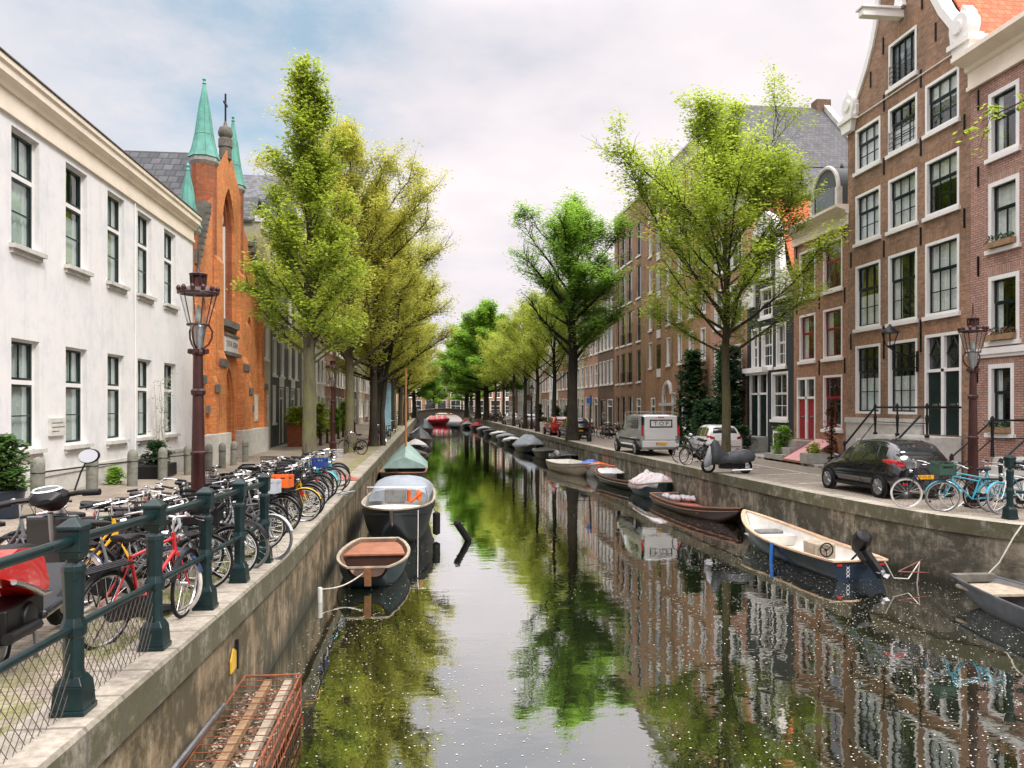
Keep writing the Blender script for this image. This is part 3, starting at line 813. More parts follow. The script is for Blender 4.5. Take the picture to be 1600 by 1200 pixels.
for sx in (0, 1):
    f = (lambda x: x) if not sx else (lambda x: 6.9-x)
    mb = MB()
    mb.prism([(f(-.1),13.1),(f(.5),13.1),(f(.62),13.5),(f(-.22),13.5)], -.2, .35, 'xz')
    mb.prism([(f(-.28),13.5),(f(.72),13.5),(f(.72),13.66),(f(-.28),13.66)], -.28, .4, 'xz')
    mb.lathe([(.02,-.2),(.42,-.2),(.47,-.05),(.42,.25),(.02,.25)], (f(.3), 0, 14.1), 20, axis='y')
    mb.lathe([(.02,-.27),(.2,-.27),(.23,-.2)], (f(.3), 0, 14.1), 16, axis='y')
    mb.prism([(f(-.05),13.66),(f(.75),13.66),(f(.8),14.0),(f(.2),14.75),(f(.0),14.5)], -.12, .22, 'xz')
    mb.build('scroll_ornament', M['white'], r)
mb = MB(); mb.box(3.3,3.6,-1.5,.1,15.95,16.2); mb.box(3.22,3.68,-1.58,-.15,16.2,16.28); mb.box(3.32,3.58,-1.52,-1.5,15.97,16.18); mb.build('hoist_beam', M['white'], r, bevel=.015)
mb = MB(); mb.prism([(3.15,16.3),(3.75,16.3),(3.6,16.75),(3.45,16.95),(3.3,16.75)], -.14, -.003, 'xz'); mb.build('beam_crest', M['white'], r)
mb = MB(); mb.tube([(0,-.04,13.5),(2.55,-.04,13.5)], .022, 6); mb.tube([(2.55,-.04,13.5),(6.9,-.04,13.5)], .022, 6); mb.build('string_rod', M['white'], r)
anchors(r, [(x,z) for x in (2.44,4.54) for z in (5.0,8.1,11.1,13.4)]+[(.25,4.9),(.25,8.1),(6.65,8.2),(6.65,11.1),(2.44,4.4),(4.54,4.5),(1.6,14.6),(5.3,14.6),(4.6,16),(2.4,15.5)])
mb = MB(); mb.box(-.02,4.62,-.07,-.002,-.3,1.75); mb.box(-.04,4.66,-.12,-.002,1.75,1.95)
mb.build('plinth', M['palestone'], r)
mb = MB(); mb.box(.75,2.0,-.1,-.071,.35,1.15); f = mb.build('basement_window', M['white'], r); mb = MB(); mb.box(.85,1.9,-.108,-.101,.45,1.08); mb.build('pane', M['pane'], f)
# stoop with steps towards the far side and black iron rails
mb = MB(); mb.box(3.9,6.6,-1.25,-.072,-.2,1.42)
for i in range(7): mb.box(3.9-.28*(i+1), 3.9-.28*i, -1.2, -.08, -.2, 1.42-.2*(i+1))
mb.build('stoop', M['palestone'], r, bevel=.012)
g = MB()
g.tube([(1.9,-1.22,.95),(3.85,-1.22,2.35),(6.6,-1.22,2.35)], .035, 8); g.tube([(2.0,-1.22,.45),(3.85,-1.22,1.85),(6.6,-1.22,1.85)], .016, 6)
g.tube([(6.6,-1.22,2.35),(6.6,-.1,2.35)], .035, 8)
g.tube([(6.55,-1.4,2.1),(6.55,-2.5,1.0)], .035, 8)
for (x,z0) in ((1.9,0),(3.85,1.42),(5.1,1.42),(6.6,1.42)):
    h = 2.42-z0 if z0 else 1.05
    g.lathe([(.07,0),(.075,.06),(.03,.1),(.045,h*.45),(.06,h*.6),(.03,h*.72),(.03,h*.88),(.055,h*.9),(.06,h*.97),(.02,h*1.06)], (x,-1.22,z0), 10)
g.lathe([(.07,0),(.07,.1),(.04,.12),(.04,.95),(.07,1.0),(.02,1.1)], (6.55,-2.5,0), 10)
g.build('stoop_railing', M['iron'], r)
roof_gable_x(r, w, 13.3, 18.9, .45, 11, M['orangetile'])
mb = MB(); mb.prism([(5.35,15.72),(5.85,14.9),(5.95,15.0),(5.45,15.82)], 4.0, 5.0, 'xz'); mb.build('skylight', M['pane'], r)

# --- pink brick neighbour cut by the frame
r, w = house_root('R', 14.6, 21.8, 'pink brick canal house with tall white cornice and a flower box on every sill')
cols = [(.75,1.95),(3.0,4.2),(5.2,6.4)]
wins = [(a,b,z0,z1) for z0,z1 in ((4.28,6.2),(6.98,8.95),(9.68,11.6)) for a,b in cols]
gw = [(.75,1.75,1.6,3.62),(5.2,6.4,1.6,3.62)]; dr = (2.55,3.8,1.05,3.75)
mb = MB(); facade(mb, rect(0,7.2,-.4,13), [rect(*q) for q in wins+gw+[dr]]); shell(mb, w, 12.95, 10)
mb.build('wall', [M['b0'], M['room']], r)
for q in wins+gw: window(r, *q, W_h0)
lintels(r, wins[:6]+gw, M['soldier0'])
for q in wins[:3]+wins[3:6]: flowerbox(r, q[0], q[1], q[2]+.02, red=q[2] < 5)
flowerbox(r, .75, 1.75, 1.62, False)
door(r, *dr, M['sash'], transom=.7)
cornice(r, w, 12.0, 13.0, M['cream'], .6)
mb = MB(); mb.box(-.02,7.2,-.12,-.002,3.92,4.1); mb.box(-.02,7.2,-.07,-.003,3.82,3.92); mb.build('string_course', M['white'], r)
mb = MB(); mb.box(-.01,7.2,-.05,-.002,-.3,.55); mb.build('plinth', M['stone'], r)
anchors(r, [(.35,9.3),(2.5,9.3),(.35,6.6),(2.5,6.6),(.35,11.6),(.3,3.4),(2.3,3.5)])
mb = MB(); mb.box(2.3,4.1,-1.1,-.06,-.2,1.0)
for i in range(4): mb.box(2.35,4.05,-1.1-.28*(i+1),-1.1-.28*i,-.2,1.0-.22*(i+1))
mb.build('stoop', M['palestone'], r, bevel=.012)
g = MB()
for x in (2.3,4.1):
    g.tube([(x,-.1,2.0),(x,-1.1,2.0),(x,-2.3,1.0)], .028, 8); g.tube([(x,-.1,1.5),(x,-1.1,1.5),(x,-2.3,.5)], .018, 6)
    g.lathe([(.06,0),(.05,.1),(.035,.5),(.05,.95),(.06,1.05),(.02,1.12)], (x,-1.1,1.0), 10); g.lathe([(.06,0),(.05,.1),(.035,.5),(.06,1.0),(.02,1.1)], (x,-2.3,0), 10)
g.build('stoop_railing', M['iron'], r)
roof_gable_x(r, w, 12.6, 15, .6, 10, M['greytile'])

# --- low red-windowed house
r, w = house_root('R', 28.7, 33.2, 'low red brown brick house with red sash windows and red double door')
cols = [(.55,1.95),(2.6,4.1)]
wins = [(a,b,z0,z1) for z0,z1 in ((4.36,6.4),(7.15,9.2)) for a,b in cols]; gw = [(2.6,4.1,1.43,3.66)]; dr = (.3,1.95,.95,3.65)
mb = MB(); facade(mb, rect(0,4.5,-.4,10.2), [rect(*q) for q in wins+gw+[dr]]); shell(mb, w, 10.15, 10)
mb.build('wall', [M['b2'], M['room']], r)
for q in wins+gw: window(r, *q, W_h2)
lintels(r, wins[:2]+gw, M['soldier'])
door(r, *dr, M['redp'], leaves=2, transom=.85)
cornice(r, w, 9.55, 10.35, M['cream'], .5)
anchors(r, [(.3,9.3),(2.3,9.3),(4.3,9.3),(.3,6.8),(2.3,6.8),(4.3,6.8),(2.3,4.0),(4.3,4.0)])
mb = MB(); mb.prism([(-.07,.9),(-.07,.0),(-1.5,.0),(-1.5,.12)], 2.0, 3.7, 'yz'); mb.build('hatch_cheek', M['b2'], r)
mb = MB(); mb.add([(2.05,-.02,.99),(2.85,-.02,.99),(2.85,-1.5,.16),(2.05,-1.5,.16)], [(0,1,2,3)]); mb.add([(2.87,-.02,.99),(3.65,-.02,.99),(3.65,-1.5,.16),(2.87,-1.5,.16)], [(0,1,2,3)])
mb.build('cellar_hatch', M['pink'], r)
mb = MB(); mb.box(.2,2.0,-.9,-.002,-.1,.9); mb.box(.2,2.0,-1.2,-.9,-.1,.6); mb.box(.2,2.0,-1.5,-1.2,-.1,.3); mb.build('stoop', M['stone'], r, bevel=.01)
mb = MB(); mb.box(1.2,3.3,.3,1.6,10.3,11.4); mb.lathe([(1.05,.3),(1.05,1.6)], (2.25,0,11.4), 24, axis='y'); d = mb.build('dormer', M['greyrender'], r)
mb = MB(); mb.torus((2.25,.28,11.4), 1.05, .085, 'y', 20, 6, a0=0, a1=PI); mb.box(1.1,1.3,.17,.4,10.3,11.4); mb.box(3.2,3.4,.17,.4,10.3,11.4); mb.build('dormer_arch', M['palestone'], d)
mb = MB(); mb.box(1.5,3.0,.25,.299,10.5,11.5); mb.build('pane', M['panel'], d)
roof_gable_x(r, w, 10.1, 12.6, 1.0, 10, M['darktile'])

# --- narrow black house with white neck gable
r, w = house_root('R', 33.2, 38.3, 'narrow black canal house with white claw pieces beside its neck gable')
wins = [(.55,1.4,4.25,6.3),(1.75,3.0,4.25,6.3),(3.35,4.35,4.25,6.3)]; up = [(1.55,2.95,6.75,8.2),(1.7,2.8,8.75,10.1)]; gw = [(2.85,4.55,1.75,4.0)]; dr = (.3,2.4,.9,4.05)
outer = [(0,-.4),(5.1,-.4),(5.1,7.4),(3.55,7.4),(3.55,10.6),(2.25,11.7),(.95,10.6),(.95,7.4),(0,7.4)]
mb = MB(); facade(mb, outer, [rect(*q) for q in wins+up+gw+[dr]]); shell(mb, w, 7.35, 10); mb.build('wall', [M['darkrender'], M['room']], r)
for q in wins+up+gw: window(r, *q, W_h3)
door(r, *dr, M['sash'], leaves=2, transom=1.0)
mb = MB(); mb.box(.15,2.55,-.35,-.02,4.05,4.3); mb.box(.2,2.5,-.2,-.02,3.95,4.05); mb.build('door_canopy', M['white'], r)
for s in (0,1):
    f = (lambda x: x) if not s else (lambda x: 4.5-x)
    mb = MB(); mb.prism([(f(-.1),7.4),(f(1.0),7.4),(f(1.0),10.4),(f(.72),10.3),(f(.66),9.6),(f(.5),8.9),(f(.1),8.35),(f(-.15),8.0)], -.12, .2, 'xz')
    mb.lathe([(.02,-.2),(.3,-.2),(.34,0)], (f(.15),0,7.85), 16, axis='y'); mb.build('claw_piece', M['white'], r)
mb = MB(); mb.prism([(.7,10.6),(3.8,10.6),(3.7,10.85),(3.1,11.5),(2.25,11.95),(1.4,11.5),(.8,10.85)], -.14, .2, 'xz'); mb.build('pediment', M['white'], r)
mb = MB(); mb.box(3.1,4.2,-.06,-.002,.2,1.2); f = mb.build('basement_window', M['white'], r); mb = MB(); mb.box(3.25,4.05,-.07,-.061,.3,1.1); mb.build('pane', M['pane'], f)
mb = MB(); mb.box(.2,2.5,-.9,-.002,-.1,.88); mb.box(.2,2.5,-1.3,-.9,-.1,.45); mb.build('stoop', M['stone'], r, bevel=.01)
roof_gable_x(r, w, 7.3, 12.3, .3, 10, M['orangetile'])

def row_house(side, y0, y1, h, wall, rows, cols, st, label, X=None, group=None, top='cornice', roofm=None, ground=None, topm='white', D=10, rise=2.6, sh=None):
    r, w = house_root(side, y0, y1, label, X, group)
    wins = []
    for (z0, z1) in rows:
        for (a, b) in cols: wins.append((a*w, b*w, z0, z1))
    holes = [rect(*q) for q in wins]
    g = ground or []
    for q in g: holes.append(rect(q[0]*w, q[1]*w, q[2], q[3]))
    outer = [(0,-.4),(w,-.4)]
    if top == 'bell': outer += [(w,h),(w*.82,h+.5),(w*.7,h+1.6),(w*.66,h+2.8),(w*.5,h+3.5),(w*.34,h+2.8),(w*.3,h+1.6),(w*.18,h+.5),(0,h)]
    elif top == 'step': outer += [(w,h),(w*.88,h),(w*.88,h+.9),(w*.76,h+.9),(w*.76,h+1.8),(w*.63,h+1.8),(w*.63,h+2.8),(w*.37,h+2.8),(w*.37,h+1.8),(w*.24,h+1.8),(w*.24,h+.9),(w*.12,h+.9),(w*.12,h),(0,h)]
    elif top == 'spout': outer += [(w,h),(w*.62,h+3),(w*.62,h+3.6),(w*.38,h+3.6),(w*.38,h+3),(0,h)]
    else: outer += [(w,h),(0,h)]
    mb = MB(); facade(mb, outer, holes); shell(mb, w, (sh or h)-.05, D); mb.build('wall', [M[wall], M['room']], r)
    for q in wins: window(r, *q, st)
    for q in g:
        if q[4] == 'door': door(r, q[0]*w, q[1]*w, q[2], q[3], M[q[5]] if len(q) > 5 else M['sash'], transom=.6)
        else: window(r, q[0]*w, q[1]*w, q[2], q[3], q[4])
    if top == 'cornice': cornice(r, w, h-.75, h+.02, M[topm], .45)
    elif top == 'bell':
        L = [(0,h),(w*.18,h+.5),(w*.3,h+1.6),(w*.34,h+2.8),(w*.5,h+3.5)]
        strip(L, .16, -.06, .3).build('gable_trim', M['white'], r); strip([(w-x,z) for x,z in L], -.16, -.06, .3).build('gable_trim', M['white'], r)
    if roofm: roof_gable_x(r, w, h-.2, h+rise, .35, D, M[roofm])
    return r, w
three = [(.1,.28),(.41,.59),(.72,.9)]
# --- salmon house, half hidden by ivy bushes
row_house('R', 38.3, 43.5, 13.6, 'b4', [(3.6,5.7),(6.8,9.0),(9.9,11.9)], [(.12,.42),(.56,.88)], W_h4, 'salmon brick house with large white windows behind two dark ivy bushes',
          ground=[(.1,.4,1.1,3.0,W_h4),(.58,.84,.3,3.0,'door')], roofm='greytile', rise=2)
# --- ochre warehouse with hoist column and grey hipped roof
r, w = row_house('R', 43.5, 56.9, 18.6, 'b5', [(5.2,7.1),(8.0,9.8),(10.8,12.5),(13.5,15.1),(16.1,17.4)], [(.06,.12),(.38,.44),(.56,.62),(.72,.78),(.88,.94)], W_slim,
          'tall ochre brick warehouse with a column of white hoist doors and grey tiled roof', top='plain', sh=16.7, ground=[(.3,.36,.6,3.3,W_slim),(.46,.52,.6,3.3,W_slim),(.1,.18,.2,3.0,'door','sash'),(.6,.7,.9,3.0,W_slim),(.8,.9,.9,3.0,W_slim)])
for i, z in enumerate((4.6,7.4,10.2,13.0,15.6)):
    mb = MB(); mb.box(.215*w,.275*w,-.06,-.002,z-.15,z+.45); mb.build('hoist_panel', M['white'], r)
    mb = MB(); mb.box(.215*w,.275*w,-.05,-.002,z+.5,z+2.2); mb.build('hoist_door', M['pane'], r)
    for a in (.02,.13,.34,.45):
        mb = MB(); mb.box(a*w,a*w+.42,-.06,-.002,z+.6,z+2.4); mb.build('shutter', M['wood'], r)
mb = MB(); mb.torus((.41*w,-.05,3.2), .8, .16, 'y', 16, 6, a0=0, a1=PI); mb.box(.41*w-1.3,.41*w+1.3,-.3,-.002,2.4,2.6); mb.build('portal_arch', M['palestone'], r)
cornice(r, w, 17.8, 18.7, M['white'], .5)
mb = MB()
mb.prism([(-.1,16.6),(w+.1,16.6),(w*.55,22.6)], 1.6, 10.2, 'xz'); mb.build('roof', M['greytile'], r)
mb = MB(); mb.box(w*.55-.5,w*.55+.3,9.6,10.6,21.5,23.1); mb.build('chimney', M['b7'], r)
mb = MB(); mb.prism([(w+.12,16.5),(w+.12,16.9),(w*.55,23.0),(w*.55,22.5)], 10.1, 10.5, 'xz'); mb.build('parapet', M['palestone'], r)
# --- umber block with french windows
r, w = row_house('R', 56.9, 66.8, 18.7, 'b6', [(4.3,6.8),(7.5,10.2),(10.9,13.5),(14.2,16.9)], [(.07,.16),(.24,.38),(.46,.6),(.74,.86)], W_fr,
          'plain umber brick block with tall dark french windows and flat roof', top='plain', ground=[(.07,.18,.3,3.2,W_fr),(.26,.4,.3,3.2,W_fr),(.48,.62,.3,3.2,W_fr),(.74,.86,.3,3.0,'door')])
mb = MB(); mb.box(-.04,w+.02,-.1,.3,18.7,18.95); mb.build('parapet', M['palestone'], r)
for z in (4.3,7.5,10.9,14.2):
    for a,b in ((.24,.38),(.46,.6)):
        g = MB(); 
        for k in range(6): g.tube([(a*w+(b-a)*w*k/5,-.05,z),(a*w+(b-a)*w*k/5,-.05,z+.9)], .012, 4)
        g.tube([(a*w,-.05,z+.9),(b*w,-.05,z+.9)], .02, 5); g.build('balcony_rail', M['iron'], r)
# --- further houses on the same bank
G = 'canal houses along the far part of the bank'
far_rows = [(4.4,6.6),(7.6,9.6),(10.5,12.2)]
spec = [
 (66.8,73.5,13.5,'b7','slim3','step','dark brown stepped gable house with black shop front under a white lintel', None),
 (73.5,81.0,14.6,'b4','far','cornice','pinkish brick house with paired white windows just past the dark shop front', 'greytile'),
 (81.0,88.5,13.0,'beige','far','bell','beige plastered house with white bell gable behind the trees', 'orangetile'),
 (88.5,96.5,14.0,'b2','fard','cornice','red brown house with dark sashes beside the beige bell gable', 'greytile'),
 (96.5,104.5,12.4,'render','far','cornice','white plastered house standing behind thin canal trees', 'greytile'),
 (104.5,113,13.6,'b6','far','bell','umber brick house with white bell gable next to the white plastered one', 'orangetile'),
 (113,122,14.4,'beige','fard','cornice','pale beige house with dark sashes deep along the bank', 'greytile'),
 (122,132,13.0,'b7','far','spout','dark brown spout gable house deep along the bank', 'orangetile'),
 (132,143,14.2,'render','fard','cornice','white house with dark sashes near the far bridge', 'greytile'),
 (143,156,13.5,'b2','far','bell','red brown bell gable house closest to the far bridge', 'orangetile')]
for i, (a,b,h,wl,st,top,lab,rf) in enumerate(spec):
    s = W_slim if st == 'slim3' else (W_far if st == 'far' else W_fard)
    row_house('R', a, b, h, wl, far_rows if h > 13 else far_rows[:2]+[(10.3,11.3)], three if i else [(.12,.26),(.34,.48),(.56,.7),(.78,.92)], s, lab, top=top, roofm=rf, X=16.5+(.15*(i % 3)),
              ground=[(.1,.3,.9,3.3,W_far),(.4,.6,.9,3.3,W_far),(.7,.9,.2,3.2,'door')] if i else [(.1,.5,.3,3.0,W_fr),(.6,.9,.3,3.0,'door','black')])

# ================================================================== left bank
r = thing('townhouse', (-8.9, 12.6, 0), PI/2, 'long white rendered building with two rows of tall windows and cream cornice', 'building'); w = 17.85
xs = [.2,2.6,5.0,7.5,10.0,12.25,14.65]
wins = [(x,x+1.2,z0,z1) for x in xs for z0,z1 in ((1.42,3.87),(5.9,8.45))]
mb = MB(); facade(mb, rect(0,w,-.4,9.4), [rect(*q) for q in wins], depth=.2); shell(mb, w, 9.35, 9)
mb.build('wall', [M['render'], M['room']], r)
for q in wins:
    window(r, *q, W_white, depth=.2)
    mb = MB(); mb.box(q[0]-.1,q[1]+.1,-.14,.125,q[2]-.1,q[2]-.003); mb.box(q[0]-.05,q[1]+.05,-.06,-.001,q[2]-.2,q[2]-.1); mb.build('sill', M['palestone'], r)
mb = MB()
mb.box(-.1,w+.04,-.07,-.001,8.62,8.72); mb.box(-.1,w+.02,-.04,-.001,8.72,9.1)
mb.prism([(-.05,9.1),(-.1,9.1),(-.13,9.2),(-.21,9.26),(-.25,9.29),(-.25,9.45),(-.3,9.49),(-.3,9.6),(.5,9.68),(.5,9.1)], -.1, w+.12, 'yz')
mb.build('cornice', M['cream'], r)
mb = MB(); mb.box(-.1,w+.14,-.33,-.1,9.622,9.65); mb.build('gutter', M['darkstone'], r)
mb = MB(); mb.prism([(-.1,9.66),(9,9.66),(4.4,11.0)], 0, w, 'yz'); mb.build('roof', M['darktile'], r)
mb = MB(); mb.box(-.02,w,-.035,-.001,-.3,.75); mb.box(-.02,w,-.07,-.002,.75,.86); mb.build('plinth', M['palestone'], r)
mb = MB(); mb.tube([(11.95,-.03,.9),(11.95,-.03,8.6)], .02, 6); mb.build('cable', M['white'], r)
mb = MB(); mb.box(6.6,7.35,-.07,-.001,1.68,2.1); pl = mb.build('plaque', M['palestone'], r)
mb = MB()
for k, (a,b) in enumerate(((6.66,7.2),(6.66,7.28),(6.66,7.0))): mb.box(a,b,-.073,-.0705,1.98-.1*k,2.0-.1*k)
mb.build('plaque_lines', M['steel'], pl)

# --- orange brick church front
CH = 30.5
r = thing('church', (-8.9, CH, 0), PI/2, 'orange brick church front with green copper spires and a cross on its gable', 'church'); w = 12.0
cx = 5.3
outer = [(0,-.4),(12,-.4),(12,8.2),(9.0,10.6),(7.7,11.2),(7.7,12.2),(cx+.4,13.8),(cx-.4,13.8),(2.9,12.2),(2.9,11.2),(1.6,10.6),(0,8.2)]
big = arch(cx-1.05,cx+1.05,6.2,10.2,point=1.1); portal = arch(cx-.95,cx+.95,.3,2.5,point=1.0)
s1 = arch(8.9,9.7,2.4,6.2); s2 = arch(.9,1.7,2.4,6.2)
pw = rect(10.5,11.1,1.7,2.9)
mb = MB(); facade(mb, outer, [big,portal,s1,s2], depth=.5)
mb.add([(0,.02,-.4),(0,9,-.4),(0,9,8),(0,.02,8)], [(0,3,2,1)]); mb.add([(12,.02,-.4),(12,14,-.4),(12,14,8),(12,.02,8)], [(0,1,2,3)])
mb.add([(0,14,-.4),(12,14,-.4),(12,14,8),(0,14,8)], [(0,3,2,1)])
mb.add([(cx-1.6,.5,5),(cx+1.6,.5,5),(cx+1.6,.5,13),(cx-1.6,.5,13)], [(0,1,2,3)], 1); mb.add([(8.5,.5,2),(10,.5,2),(10,.5,7.2),(8.5,.5,7.2)], [(0,1,2,3)], 1); mb.add([(.5,.5,2),(2,.5,2),(2,.5,7.2),(.5,.5,7.2)], [(0,1,2,3)], 1)
mb.build('wall', [M['church'], M['church2']], r)
def arch_ring(mb, loop, wd, y0, y1, m=0):
    cxx = sum(p[0] for p in loop)/len(loop); n = len(loop); inner = []
    for i, p in enumerate(loop):
        a = Vector(loop[i-1]); b = Vector(loop[(i+1) % n]); d = (b-a).normalized(); q = Vector(p) + Vector((-d.y, d.x))*wd
        inner.append((q.x, q.y))
    for i in range(n):
        j = (i+1) % n
        if i == 0: continue
        mb.add([(loop[i][0],y0,loop[i][1]),(loop[j][0],y0,loop[j][1]),(inner[j][0],y0,inner[j][1]),(inner[i][0],y0,inner[i][1])], [(0,1,2,3)], m)
        mb.add([(inner[i][0],y0,inner[i][1]),(inner[j][0],y0,inner[j][1]),(inner[j][0],y1,inner[j][1]),(inner[i][0],y1,inner[i][1])], [(0,1,2,3)], m)
mb = MB()
for k in range(3): arch_ring(mb, arch(cx-.95+.13*k,cx+.95-.13*k,.3,2.5,point=1.0), .12, .1+.13*k, .24+.13*k)
mb.build('portal_moulding', M['church'], r)
mb = MB(); mb.prism(arch(cx-.58,cx+.58,.3,2.5,point=1.0), .46, .5, 'xz'); po = mb.build('door', mat('dark_church_door',(.06,.025,.012),.5,var=.3), r)
mb = MB(); mb.tube([(cx+.2,.44,1.2),(cx+.2,.44,1.5)], .02, 6); mb.build('handle', M['iron'], po)
mb = MB(); 
for k in range(2): arch_ring(mb, arch(cx-1.05+.15*k,cx+1.05-.15*k,6.2,10.2,point=1.1), .14, .12+.14*k, .26+.14*k)
mb.build('window_moulding', M['church2'], r)
mb = MB()
for x in (cx-.72,cx-.28,cx+.2,cx+.66): mb.box(x-.06,x+.06,.34,.46,6.2,11.4 if abs(x-cx) < .4 else 10.6)
mb.torus((cx-.05,.4,10.9), .42, .07, 'y', 16, 6); mb.build('tracery', M['white'], r)
mb = MB(); mb.box(cx-1.2,cx+1.2,-.2,-.002,5.9,6.2); mb.box(cx-1.05,cx+1.05,-.1,-.003,5.76,5.9); mb.build('window_sill', M['darkstone'], r)
mb = MB(); mb.box(cx-1.15,cx+1.15,-.14,-.002,4.78,5.5); tb = mb.build('inscription_stone', M['palestone'], r)
mb = MB(); mb.box(cx-1.3,cx+1.3,-.26,-.002,4.62,4.78); mb.box(cx-1.2,cx+1.2,-.2,-.003,5.5,5.6); mb.build('inscription_ledge', M['darkstone'], r)
def text(body, size, loc, rot, m, parent, name='lettering', ext=.004, sx=1, align='CENTER'):
    c = bpy.data.curves.new(name, 'FONT'); c.body = body; c.size = size; c.extrude = ext; c.align_x = align; c.align_y = 'CENTER'
    c.materials.append(m); tmp = bpy.data.objects.new(name, c); COL.objects.link(tmp)
    bpy.context.view_layer.update()
    me = bpy.data.meshes.new_from_object(tmp.evaluated_get(bpy.context.evaluated_depsgraph_get())); bpy.data.objects.remove(tmp)
    o = bpy.data.objects.new(name, me); COL.objects.link(o); o.parent = parent; o.location = loc; o.rotation_euler = rot; o.scale = (sx,1,1)
    return o
text('TESTA. IDEM', .36, (cx,-.146,5.14), (R(90),0,0), M['darkstone'], tb)
for (a,b,z0,z1) in ((8.9,9.7,2.1,2.4),(.9,1.7,2.1,2.4)):
    mb = MB(); mb.box(a-.15,b+.15,-.14,-.002,z0,z1); mb.build('window_sill', M['darkstone'], r)
for a in (8.9,.9):
    mb = MB(); mb.box(a+.02,a+.12,.1,.4,2.4,6.4); mb.build('window_jamb', M['white'], r)
mb = MB(); mb.box(10.45,11.15,-.05,-.002,1.6,3.0); nb = mb.build('notice_board', M['palestone'], r); mb = MB(); mb.box(10.55,11.05,-.06,-.051,1.7,2.9); mb.build('notice', M['cream'], nb)
for x0,x1,z1 in ((2.7,3.75,8.8),(6.85,7.9,8.8),(-.02,.55,7.2),(11.4,12.02,7.2),(1.95,2.5,6.6),(8.1,8.6,6.6)):
    mb = MB(); mb.box(x0,x1,-.3,-.002,-.3,z1*.5); mb.prism([(-.3,z1*.5),(-.18,z1*.5+.35),(-.18,z1-.3),(-.002,z1),(-.002,z1*.5)], x0, x1, 'yz'); mb.build('buttress', M['church'], r)
    mb = MB(); mb.box(x0-.05,x1+.05,-.36,-.301,z1*.5-.35,z1*.5-.02); mb.build('stone_block', M['darkstone'], r)
mb = MB(); mb.box(-.05,cx-1.15,-.4,-.001,-.3,1.25); mb.box(cx+1.15,12.05,-.4,-.001,-.3,1.25); mb.build('plinth', M['palestone'], r, bevel=.02)
for sgn, xa, za, xb, zb in ((1,1.6,10.5,.1,8.0),(-1,9.0,10.5,11.9,8.0)):
    n = 9; mb = MB()
    for k in range(n):
        x = xa+(xb-xa)*k/n; z = za+(zb-za)*k/n; dx = (xb-xa)/n
        mb.box(x+dx*.5-.07,x+dx*.5+.07,-.24,-.002,z-.42,z-.12)
        mb.box(min(x,x+dx),max(x,x+dx),-.26,.3,z-.12,z+.04); mb.box(min(x,x+dx)+.02,max(x,x+dx)-.02,-.12,.25,z+.04,z+.12)
    mb.build('gable_coping', M['darkstone'], r)
def spire(x, rad, zb, z0, z1, ny=-.15):
    mb = MB(); mb.lathe([(rad*.98,zb),(rad,z0-.25)], (x,ny+.4,0), 8, smooth=False, rot=PI/8); tw = mb.build('turret', M['church2'], r)
    mb = MB(); mb.lathe([(rad,z0-.3),(rad*1.18,z0-.18),(rad*1.2,z0-.02),(rad*.9,z0)], (x,ny+.4,0), 8, smooth=False, rot=PI/8); mb.build('turret_band', M['stone'], tw)
    h = z1-z0
    mb = MB(); mb.lathe([(rad*1.28,z0),(rad*1.0,z0+h*.1),(rad*.72,z0+h*.3),(rad*.44,z0+h*.62),(.06,z0+h*.93),(.05,z0+h*.97)], (x,ny+.4,0), 8, smooth=False, rot=PI/8)
    for j in range(8):
        a = PI/8+2*PI*j/8
        mb.tube([(x+rad*q*math.cos(a), ny+.4+rad*q*math.sin(a), z0+h*p) for q,p in ((1.29,0),(1.01,.1),(.73,.3),(.45,.62),(.07,.93))], .022, 4)
    mb.lathe([(rad*.74,z0+h*.29),(rad*.76,z0+h*.3),(rad*.72,z0+h*.31)], (x,ny+.4,0), 8, smooth=False, rot=PI/8)
    mb.lathe([(.05,z1-.25),(.09,z1-.2),(.04,z1-.1),(.08,z1-.03),(.01,z1+.1)], (x,ny+.4,0), 8); mb.build('spire', M['copper'], r)
spire(cx-2.4,.5,7.5,12.75,16.1,.0); spire(cx+2.4,.48,7.5,12.95,16.3,.0); spire(.35,.4,6.5,9.3,11.7,-.1); spire(11.7,.36,6.5,8.4,11.3,-.1)
mb = MB(); mb.lathe([(.27,13.5),(.27,14.0),(.31,14.03),(.3,14.4),(.22,14.45),(.3,14.55),(.32,14.7),(.26,14.9),(.1,15.0),(.05,15.2)], (cx,.15,0), 14); mb.build('finial', M['darkstone'], r)
mb = MB(); mb.box(cx-.035,cx+.035,.11,.18,15.1,16.45); mb.box(cx-.3,cx+.3,.115,.175,15.95,16.03); mb.build('cross', M['iron'], r)
mb = MB()
for (xa,za,xb,zb) in ((cx,13.6,-.3,8.0),(cx,13.6,12.3,6.8)):
    mb.prism([(xa,za),(xb,zb),(xb,zb+.15),(xa,za+.15)], .6, 17, 'xz')
M['bigslate'] = tile_mat('weathered_grey_tile', (.035,.04,.044), (.085,.09,.095), .42, .36, .05)
mb.build('roof', M['bigslate'], r)
mb = MB(); mb.prism([(0.1,7.9),(12,6.9),(cx,13.5)], 16.8, 16.95, 'xz'); mb.build('rear_gable', M['church2'], r)

